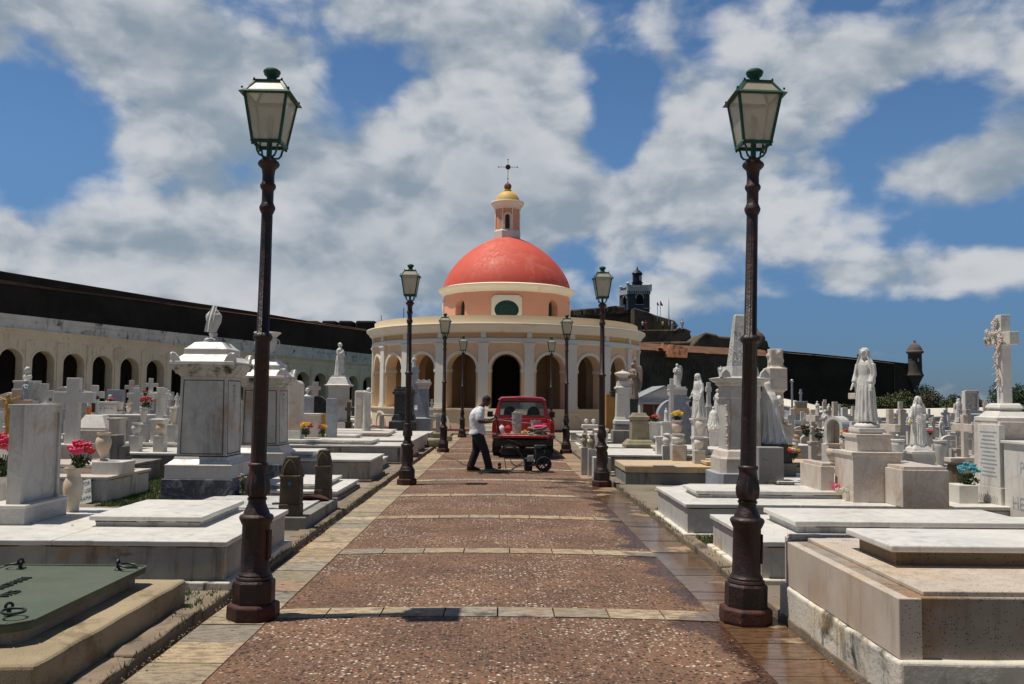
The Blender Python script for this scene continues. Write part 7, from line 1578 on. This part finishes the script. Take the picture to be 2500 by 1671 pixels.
for sg in (-1, 1):
    for (ya, yb_, wa) in ((1.97, 2.02, .13), (3.50, 3.0, .05), (2.75, 2.70, .06)):
        xa, xb = sg * .83, sg * .63; w2 = .10
        if wa == .13: m_.add([(sg * .85, 1.97, 1.07), (sg * .70, 1.97, 1.07), (sg * .61, 2.03, 1.62), (sg * .70, 2.03, 1.62), (sg * .85, 2.12, 1.07), (sg * .70, 2.12, 1.07), (sg * .61, 2.14, 1.62), (sg * .70, 2.14, 1.62)], [(0, 1, 2, 3), (4, 7, 6, 5), (0, 3, 7, 4), (1, 5, 6, 2)])
        else: m_.tube([(xa, ya, 1.05), (xb, yb_, 1.64)], wa * .6, 6)
m_.add([(-.72, 1.975, 1.07), (.72, 1.975, 1.07), (.70, 1.98, 1.155), (-.70, 1.98, 1.155), (-.63, 2.025, 1.55), (.63, 2.025, 1.55), (.64, 2.03, 1.63), (-.64, 2.03, 1.63)], [(0, 1, 2, 3), (4, 5, 6, 7)])
m_.build('cab_pillars', redcar, tk)
m_ = MB(); P = [(-.68, 1.972, 1.14), (.68, 1.972, 1.14), (.63, 2.012, 1.55), (-.63, 2.012, 1.55)]; m_.tube(P + [P[0]], .018, 6); m_.build('window_seal', rubber, tk)
MB().add([(-.70, 1.985, 1.10), (.70, 1.985, 1.10), (.64, 2.03, 1.60), (-.64, 2.03, 1.60)], [(0, 1, 2, 3)]).build('rear_window', carglass, tk)
MB().add([(-.78, 3.52, 1.06), (.78, 3.52, 1.06), (.60, 3.02, 1.63), (-.60, 3.02, 1.63)], [(0, 1, 2, 3)]).build('windscreen', carglass, tk)
for sg in (-1, 1): MB().add([(sg * .845, 2.1, 1.07), (sg * .845, 3.5, 1.07), (sg * .65, 3.0, 1.62), (sg * .65, 2.1, 1.62)], [(0, 1, 2, 3)]).build('side_window', carglass, tk)
MB().box(-.12, .12, 1.955, 2.0, 1.605, 1.645).build('high_brake_light', darkpl, tk, bev=.008)
for sg in (-1, 1): m_ = MB(); m_.ell((sg * .36, 2.35, 1.18), (.20, .08, .24), 12, 8); m_.box(sg * .36 - .22, sg * .36 + .22, 2.3, 2.8, .8, .95); m_.build('seat', rubber, tk, smooth=True)
for sg in (-1, 1): m_ = MB(); m_.box(sg * .98 - .09, sg * .98 + .09, 3.25, 3.33, 1.06, 1.24); m_.tube([(sg * .85, 3.3, 1.1), (sg * .93, 3.3, 1.12)], .02, 6); m_.build('wing_mirror', darkpl, tk, bev=.02)
# load on the truck
def inbed(px, y): return at(px, 1050, TY + y).x
zf = .70; gy = TY
def lt(name, label, cat, px, y, z=None): return thing(name, label, cat, (inbed(px, y), gy + y, zf if z is None else z))
t = lt('bucket_stack', 'stack of scuffed white plastic buckets standing in the truck bed', 'bucket', 1262, .30)
for i, z in enumerate((0, .13, .26)): MB().lathe([(.115 + .004 * i, z), (.145, z + .30), (.152, z + .30), (.152, z + .315), (.146, z + .315), (.15, z + .27) if i < 2 else (.13, z + .30)], 28).build('bucket', bucketm, t, smooth=True, sharp=40)
MB().lathe([(.05, .575), (.055, .60), (.045, .62), (.001, .62)], 14, -.04, 0).build('lid', bucketm, t, smooth=True)
t = lt('bucket', 'white bucket on the right side of the truck bed', 'bucket', 1308, .75); MB().lathe([(.12, 0), (.15, .33), (.158, .33), (.158, .35), (.15, .35), (.13, .1)], 24).build('bucket_body', bucketm, t, smooth=True, sharp=40); MB().tube([(.155 * math.cos(q), .0, .34 - .12 * math.sin(q)) for q in frange(0, math.pi, 10)], .004, 5).build('handle', steel, t)
t = lt('spray_bottle', 'small bottle with pink trigger in the right bucket', 'bottle', 1305, .75, zf + .12); MB().lathe([(.04, 0), (.045, .18), (.02, .22), (.015, .26)], 12).build('bottle', bucketm, t, smooth=True); MB().box(-.05, .02, -.012, .012, .26, .30).build('trigger', pinkf, t)
t = lt('fuel_can', 'red plastic fuel can standing in the truck bed', 'fuel can', 1240, .25); MB().stack(0, 0, [(0, .085, .07), (.14, .085, .07), (.20, .05, .04), (.21, .02, .02), (.23, .02, .02)]).build('can', redf, t, bev=.02, seg=3); MB().lathe([(.018, .21), (.016, .26), (.012, .31)], 10).build('spout', plain('bottle_green', (.02, .12, .05), .4), t); MB().tube([(.03, -.01, .20), (.06, -.01, .25), (.085, -.01, .16)], .012, 6).build('handle', redf, t)
t = lt('jug', 'grey rounded jug at the left of the truck bed', 'jug', 1225, .28); MB().lathe([(.075, 0), (.085, .05), (.085, .14), (.06, .19), (.025, .21), (.022, .24), (.001, .24)], 16).build('jug_body', shirtm, t, smooth=True)
t = lt('yellow_bottle', 'yellow handled bottle beside the bucket stack', 'bottle', 1282, .15); MB().cbox(0, 0, .06, .04, 0, .07).build('bottle', yelpl, t, bev=.015); MB().tube([(-.04, 0, .07), (-.02, 0, .10), (.04, 0, .07)], .01, 6).build('handle', yelpl, t)
t = lt('hose_coil', 'coiled grey green hose heaped on the lowered tailgate', 'hose', 1314, -.12, .69); rr_ = random.Random(4)
for k_ in range(13):
    a, b, cx_, cz = rr_.uniform(.20, .31), rr_.uniform(.13, .22), rr_.uniform(-.03, .03), rr_.uniform(.0, .16); tl = rr_.uniform(-.25, .25)
    MB().tube([(cx_ + a * math.cos(q), b * math.sin(q), cz + tl * .3 * math.cos(q) + .02 * math.sin(3 * q + k_)) for q in frange(0, 2 * math.pi, 26)], .016, 7).build('loop', hosem if k_ % 3 else plain('pale_hose', (.34, .32, .24), .6), t, smooth=True)
t = lt('pink_cloth', 'hot pink cloth bundled on top of the hose coil', 'cloth', 1317, .05, .85); m_ = MB(); m_.ell((-.08, 0, .02), (.12, .1, .06), 24, 14); m_.ell((.08, 0, .03), (.14, .1, .075), 24, 14); m_.build('bundle', hotpink, t, smooth=True, noisy=(.03, 14))
a_, b_ = (inbed(1215, .3), gy + .35, 1.07), (inbed(1335, .9), gy + .8, .95)
tag(MB().tube([a_, ((a_[0] + b_[0]) / 2, gy + .5, .99), b_], .008, 5).build('cord', bucketm), 'pale cord stretched across the truck bed', 'cord')
# ------------------------------------------------------------------ man beside the truck
MY = 19.75; sM = F / MY; mx_ = at(1165, 1154, MY).x
man = thing('person', 'man in grey T-shirt and black trousers bending his head, working beside the truck', 'person', (mx_, MY, .03))
def limb(m_, pts, rr, n=12): m_.tube(pts, rr, n)
m_ = MB()
HIP = (.02, 0, .90)
for sg, knee, ank, toe in ((1, (-.03, .10, .47), (-.15, .10, .10), (.05, .10, .035)), (-1, (.17, -.09, .48), (.26, -.09, .10), (.47, -.10, .035))):
    limb(m_, [(.01, sg * .08, .88), (knee[0] * .5, sg * .09, .68), knee, ((knee[0] + ank[0]) / 2, knee[1], .30), ank], [.095, .085, .062, .058, .042]); limb(m_, [(ank[0] - .03, ank[1], .05), toe], [.04, .035], 8)
R8 = lambda z, rx, ry, cx: [(cx + rx * math.cos(q), ry * math.sin(q), z) for q in frange(0, 2 * math.pi * 15 / 16, 16)]
m_.loft([R8(.82, .12, .15, .01), R8(.92, .13, .165, .01), R8(1.05, .115, .15, .0), R8(1.2, .125, .17, -.005), R8(1.33, .125, .19, .0), R8(1.41, .10, .17, .03), R8(1.45, .06, .08, .05)])
limb(m_, [(.04, 0, 1.40), (.09, 0, 1.47), (.14, 0, 1.53)], [.065, .058, .055])
m_.M = Matrix.Translation((.185, 0, 1.585)) @ Matrix.Rotation(R(38), 4, 'Y')
m_.ell((0, 0, 0), (.092, .072, .112), 18, 14); m_.ell((.075, 0, -.055), (.035, .04, .04), 10, 8); m_.ell((.098, 0, -.005), (.018, .014, .022), 8, 6); m_.ell((.085, 0, .035), (.02, .045, .012), 8, 6); m_.ell((.093, 0, -.045), (.012, .024, .010), 8, 5)
for sg in (-1, 1): m_.ell((-.01, sg * .073, -.005), (.016, .010, .028), 8, 6)
m_.M = Matrix()
for sg, el, wr, hd in ((-1, (.05, -.245, 1.12), (.30, -.20, 1.12), (.385, -.17, 1.15)), (1, (.07, .24, 1.13), (.31, .17, 1.17), (.39, .14, 1.20))):
    limb(m_, [(.03, sg * .18, 1.37), (.03, sg * .23, 1.25), el, ((el[0] + wr[0]) / 2, (el[1] + wr[1]) / 2, (el[2] + wr[2]) / 2), wr], [.058, .052, .043, .042, .027])
    limb(m_, [wr, hd], [.026, .034], 8)
    d = (Vector(hd) - Vector(wr)).normalized()
    for k_ in range(4):
        o_ = Vector((0, 0, (k_ - 1.5) * .017)); base = Vector(hd) + d * .012 + o_; ln = (.034, .042, .040, .032)[3 - k_]
        m_.tube([base, base + d * ln, base + d * ln * 1.5 + Vector((0, -sg * -.022, -.012)), base + d * ln * 1.3 + Vector((0, sg * -.045, -.016))], [.0098, .0095, .009, .008], 6)
    m_.tube([Vector(hd) - d * .03 + Vector((0, 0, .022)), Vector(hd) + Vector((.0, -sg * .02, .045)), Vector(hd) + d * .03 + Vector((0, -sg * .03, .046))], [.011, .0105, .009], 6)
m_.build('body', skinm, man, remesh=.0075)
def RR(z, rx, ry, cx, w=.03, ph=0): return [(cx + rx * math.cos(q) * (1 + w * math.sin(5 * q + z * 20 + ph)), ry * math.sin(q) * (1 + w * math.sin(4 * q + z * 13)), z + .012 * math.sin(3 * q + ph)) for q in frange(0, 2 * math.pi * 31 / 32, 32)]
m_ = MB(); m_.loft([RR(.83, .185, .20, -.01), RR(.86, .19, .205, -.01), RR(.95, .17, .195, .0, .045), RR(1.02, .165, .19, -.015, .05), RR(1.10, .165, .195, -.02, .04), RR(1.2, .17, .205, -.025), RR(1.3, .165, .215, -.015, .02), RR(1.37, .145, .21, .01, .01), RR(1.42, .11, .16, .035, .005), RR(1.455, .07, .095, .06, 0)])
for sg, el in ((-1, (.045, -.245, 1.16)), (1, (.06, .24, 1.17))): m_.tube([(.02, sg * .15, 1.38), (.025, sg * .22, 1.30), (.035, sg * .243, 1.23), el], [.075, .083, .082, .085], 16)
m_.build('t_shirt', shirtm, man, remesh=.011)
m_ = MB(); m_.loft([RR(.76, .13, .155, .01, .01), RR(.86, .165, .18, .0, .01), RR(.92, .15, .17, .0, .01)])
for sg, knee, ank in ((1, (-.03, .10, .47), (-.15, .10, .10)), (-1, (.17, -.09, .48), (.26, -.09, .10))):
    m_.tube([(.0, sg * .08, .86), (knee[0] * .45, sg * .09, .68), knee, ((knee[0] * .5 + ank[0] * .5), knee[1], .30), (ank[0], ank[1], .13), (ank[0] + .01, ank[1], .065)], [.125, .115, .092, .088, .085, .090], 18)
    m_.tube([(ank[0] - .01, ank[1], .10), (ank[0] - .005, ank[1], .13)], [.092, .082], 14)
m_.build('trousers', pantsm, man, remesh=.011)
for sg, ank, toe in ((1, (-.15, .10, .10), (.07, .10, 0)), (-1, (.26, -.09, .10), (.49, -.10, 0))):
    m_ = MB(); m_.loft([[(ank[0] - .09 + (toe[0] - ank[0] + .11) * u, ank[1] + wd * math.cos(q), .012 + max(0, h * (.5 + .5 * math.sin(q)))) for q in frange(0, 2 * math.pi * 11 / 12, 12)] for u, wd, h in ((0, .02, .06), (.05, .035, .09), (.3, .045, .11), (.55, .05, .085), (.85, .052, .06), (1, .02, .03))]); sh = m_.build('shoe', pantsm, man, smooth=True)
    m_ = MB(); m_.prism([(ank[0] - .10, ank[1] - .04), (ank[0] + .0, ank[1] - .045), (toe[0] - .02, ank[1] - .055), (toe[0] + .03, ank[1]), (toe[0] - .02, ank[1] + .055), (ank[0], ank[1] + .045), (ank[0] - .10, ank[1] + .04)], 0, .018, 'z'); m_.build('sole', yelpl if sg else rubber, sh)
m_ = MB(); m_.M = Matrix.Translation((.185, 0, 1.585)) @ Matrix.Rotation(R(38), 4, 'Y'); m_.ell((-.016, 0, .028), (.096, .079, .100), 18, 12); m_.M = Matrix(); m_.build('hair', hairm, man, smooth=True)
# ------------------------------------------------------------------ pressure washer
WY = 20.0; X = lambda px: at(px, 1120, WY).x; Zw = lambda py: at(1290, py, WY).z
pw = thing('pressure_washer', 'black petrol pressure washer with handle, engine and spoked wheels behind the truck', 'pressure washer', (0, WY, 0.02)); pw.location = (X(1290), WY, .03)
ox = X(1290); PX = lambda px: X(px) - ox; PZ = lambda py: Zw(py) - .03
for y, pxc, r in ((-.20, 1327, .175), (.22, 1325, .175)):
    m_ = MB(); m_.M = Matrix.Translation((PX(pxc), y, .175)) @ Matrix.Rotation(math.pi / 2, 4, 'X'); m_.lathe([(r * .72, -.03), (r * .95, -.04), (r, -.02), (r, .02), (r * .95, .04), (r * .72, .03), (r * .72, -.03)], 28, cap=False); wq = m_.build('wheel', rubber, pw, smooth=True)
    m_ = MB(); m_.M = Matrix.Translation((PX(pxc), y, .175)) @ Matrix.Rotation(math.pi / 2, 4, 'X'); m_.lathe([(.001, -.035), (.03, -.03), (.03, .03), (.001, .035)], 12); m_.lathe([(r * .70, -.02), (r * .74, -.02), (r * .74, .02), (r * .70, .02), (r * .70, -.02)], 24, cap=False)
    for k_ in range(5): a = k_ * 1.257 + .3; m_.box(-.001, .001, 0, 0.001, 0, 0.001); m_.tube([(.02 * math.cos(a), .02 * math.sin(a), 0), (r * .72 * math.cos(a), r * .72 * math.sin(a), 0)], .012, 6)
    m_.build('spoked_rim', darkpl, wq, smooth=True)
m_ = MB(); m_.tube([(PX(1327), -.22, .175), (PX(1327), .24, .175)], .012, 6)
for y in (-.15, .15):
    m_.tube([(PX(1340), y, .20), (PX(1300), y, .14), (PX(1286), y, .14), (PX(1272), y, PZ(1110)), (PX(1258), y, PZ(1092)), (PX(1243), y, PZ(1088)), (PX(1228), y, PZ(1093)), (PX(1220), y, PZ(1105))], .014, 8)
    m_.tube([(PX(1290), y, .14), (PX(1289), y, .0)], .014, 6)
m_.tube([(PX(1220), -.15, PZ(1105)), (PX(1220), .15, PZ(1105))], .014, 6); m_.tube([(PX(1258), -.15, PZ(1092)), (PX(1258), .15, PZ(1092))], .014, 6); m_.box(PX(1292), PX(1345), -.15, .15, .185, .21); m_.build('tube_frame', ironblack, pw, smooth=True)
m_ = MB(); m_.box(PX(1306), PX(1336), -.12, .12, .21, .42); m_.lathe([(.12, .42), (.13, .45), (.10, .50), (.06, .515)], 20, PX(1318), 0); m_.box(PX(1306), PX(1322), -.15, -.08, .50, .56)
m_.build('engine', darkpl, pw, bev=.012)
MB().box(PX(1304), PX(1334), -.10, .10, .52, .60).build('fuel_tank', ironblack, pw, bev=.03, seg=3)
m_ = MB(); m_.M = Matrix.Translation((PX(1338), -.10, .40)) @ Matrix.Rotation(math.pi / 2, 4, 'X'); m_.lathe([(.001, -.03), (.07, -.03), (.09, -.01), (.09, .03), (.001, .03)], 20); m_.build('recoil_starter', rubber, pw, smooth=True)
m_ = MB(); m_.box(PX(1288), PX(1303), -.08, .08, .22, .36); m_.tube([(PX(1292), -.1, .30), (PX(1292), .1, .30)], .05, 10); m_.tube([(PX(1289), -.1, .25), (PX(1289), -.14, .25)], .03, 8); m_.build('pump', steel, pw, bev=.008)
m_ = MB(); m_.box(PX(1280), PX(1300), .02, .14, .0, .30); m_.build('hose_reel', rubber, pw, bev=.03)
t = thing('spray_lance', 'black spray lance resting across the washer handle', 'spray lance', (0, 0, 0)); m_ = MB(); m_.tube([(X(1238), WY - .18, Zw(1074)), (X(1256), WY - .18, Zw(1078)), (X(1273), WY - .16, Zw(1087))], .013, 7); m_.build('grip', rubber, t); MB().tube([(X(1216), WY - .19, Zw(1050)), (X(1224), WY - .19, Zw(1066)), (X(1229), WY - .2, Zw(1100)), (X(1236), WY - .2, .05)], .009, 6).build('rod', ironblack, t)
def gp(px, py, z=.05): q = gz(px, py, z); return (q.x, q.y, z)
HO = [('thin grey cable crossing the path from the left kerb to the worker', [(1062, 1096), (1082, 1112), (1100, 1119), (1120, 1126), (1132, 1134), (1145, 1137), (1180, 1143), (1222, 1148), (1262, 1149), (1290, 1152)], .008, hosem),
      ('black pressure hose looping from the washer to the ground', [(1246, 1120), (1249, 1130), (1262, 1138), (1280, 1136)], .011, rubber), ('black hose crossing in front of the washer wheels', [(1171, 1149), (1200, 1150), (1235, 1155), (1270, 1154), (1310, 1155), (1328, 1148)], .012, rubber),
      ('black hose running from the lance to the pump', [(1236, 1153), (1250, 1146), (1262, 1138), (1278, 1128)], .010, rubber)]
for lab, pts, r, mt_ in HO:
    P = [Vector(gp(*q)) for q in pts]; Q = []
    for i in range(len(P) - 1):
        for k_ in range(5):
            u = k_ / 5; a = P[max(0, i - 1)]; b = P[i]; c = P[i + 1]; d = P[min(len(P) - 1, i + 2)]
            Q.append(.5 * ((2 * b) + (c - a) * u + (2 * a - 5 * b + 4 * c - d) * u * u + (3 * b - a - 3 * c + d) * u ** 3))
    Q.append(P[-1]); tag(MB().tube(Q, r, 6).build('hose', mt_, smooth=True), lab, 'hose')
q = gp(1205, 1158, .04); m_ = MB()
for k_ in range(3): m_.tube([(.34 * math.cos(a) * (1 - .06 * k_), .20 * math.sin(a), .012 + .02 * k_) for a in frange(0, 2 * math.pi, 30)], .011, 6)
tag(m_.build('hose', rubber, smooth=True, loc=(q[0], q[1] + .15, .05)), 'flat coil of black hose at the worker\'s front foot', 'hose')
p = at(1219, 1143, 20.0); t = thing('hose_nozzle', 'small round red and grey nozzle standing on the path', 'nozzle', (p.x, 20.3, .05)); MB().lathe([(.04, 0), (.045, .05), (.03, .07), (.045, .10), (.04, .13), (.001, .13)], 14).build('nozzle', copperm, t, smooth=True); MB().lathe([(.02, .13), (.02, .16)], 10).build('tip', steel, t)
# ------------------------------------------------------------------ small litter of the place
rr_ = random.Random(8)
for i, (px, py) in enumerate(((176, 1285), (118, 1258), (360, 1228), (560, 1520), (690, 1430))):
    z = .46 if i < 2 else .06
    q = gz(px, py, z); m_ = MB(); m_.add([(-.02, 0, .002), (0, -.010, .008), (.022, 0, .003), (0, .011, .010)], [(0, 1, 2, 3)]); tag(m_.build('dead_leaf', leafb, loc=(q.x, q.y, z + .004), rotz=i), ['small dry leaf on the big marble tomb near its front edge', 'small dry leaf beside the blank headstone', 'small dry leaf on the concrete left of the dark plinth', 'small dry leaf at the foot of the nearest left lamp', 'small dry leaf on the path behind the nearest left lamp'][i], 'leaf')
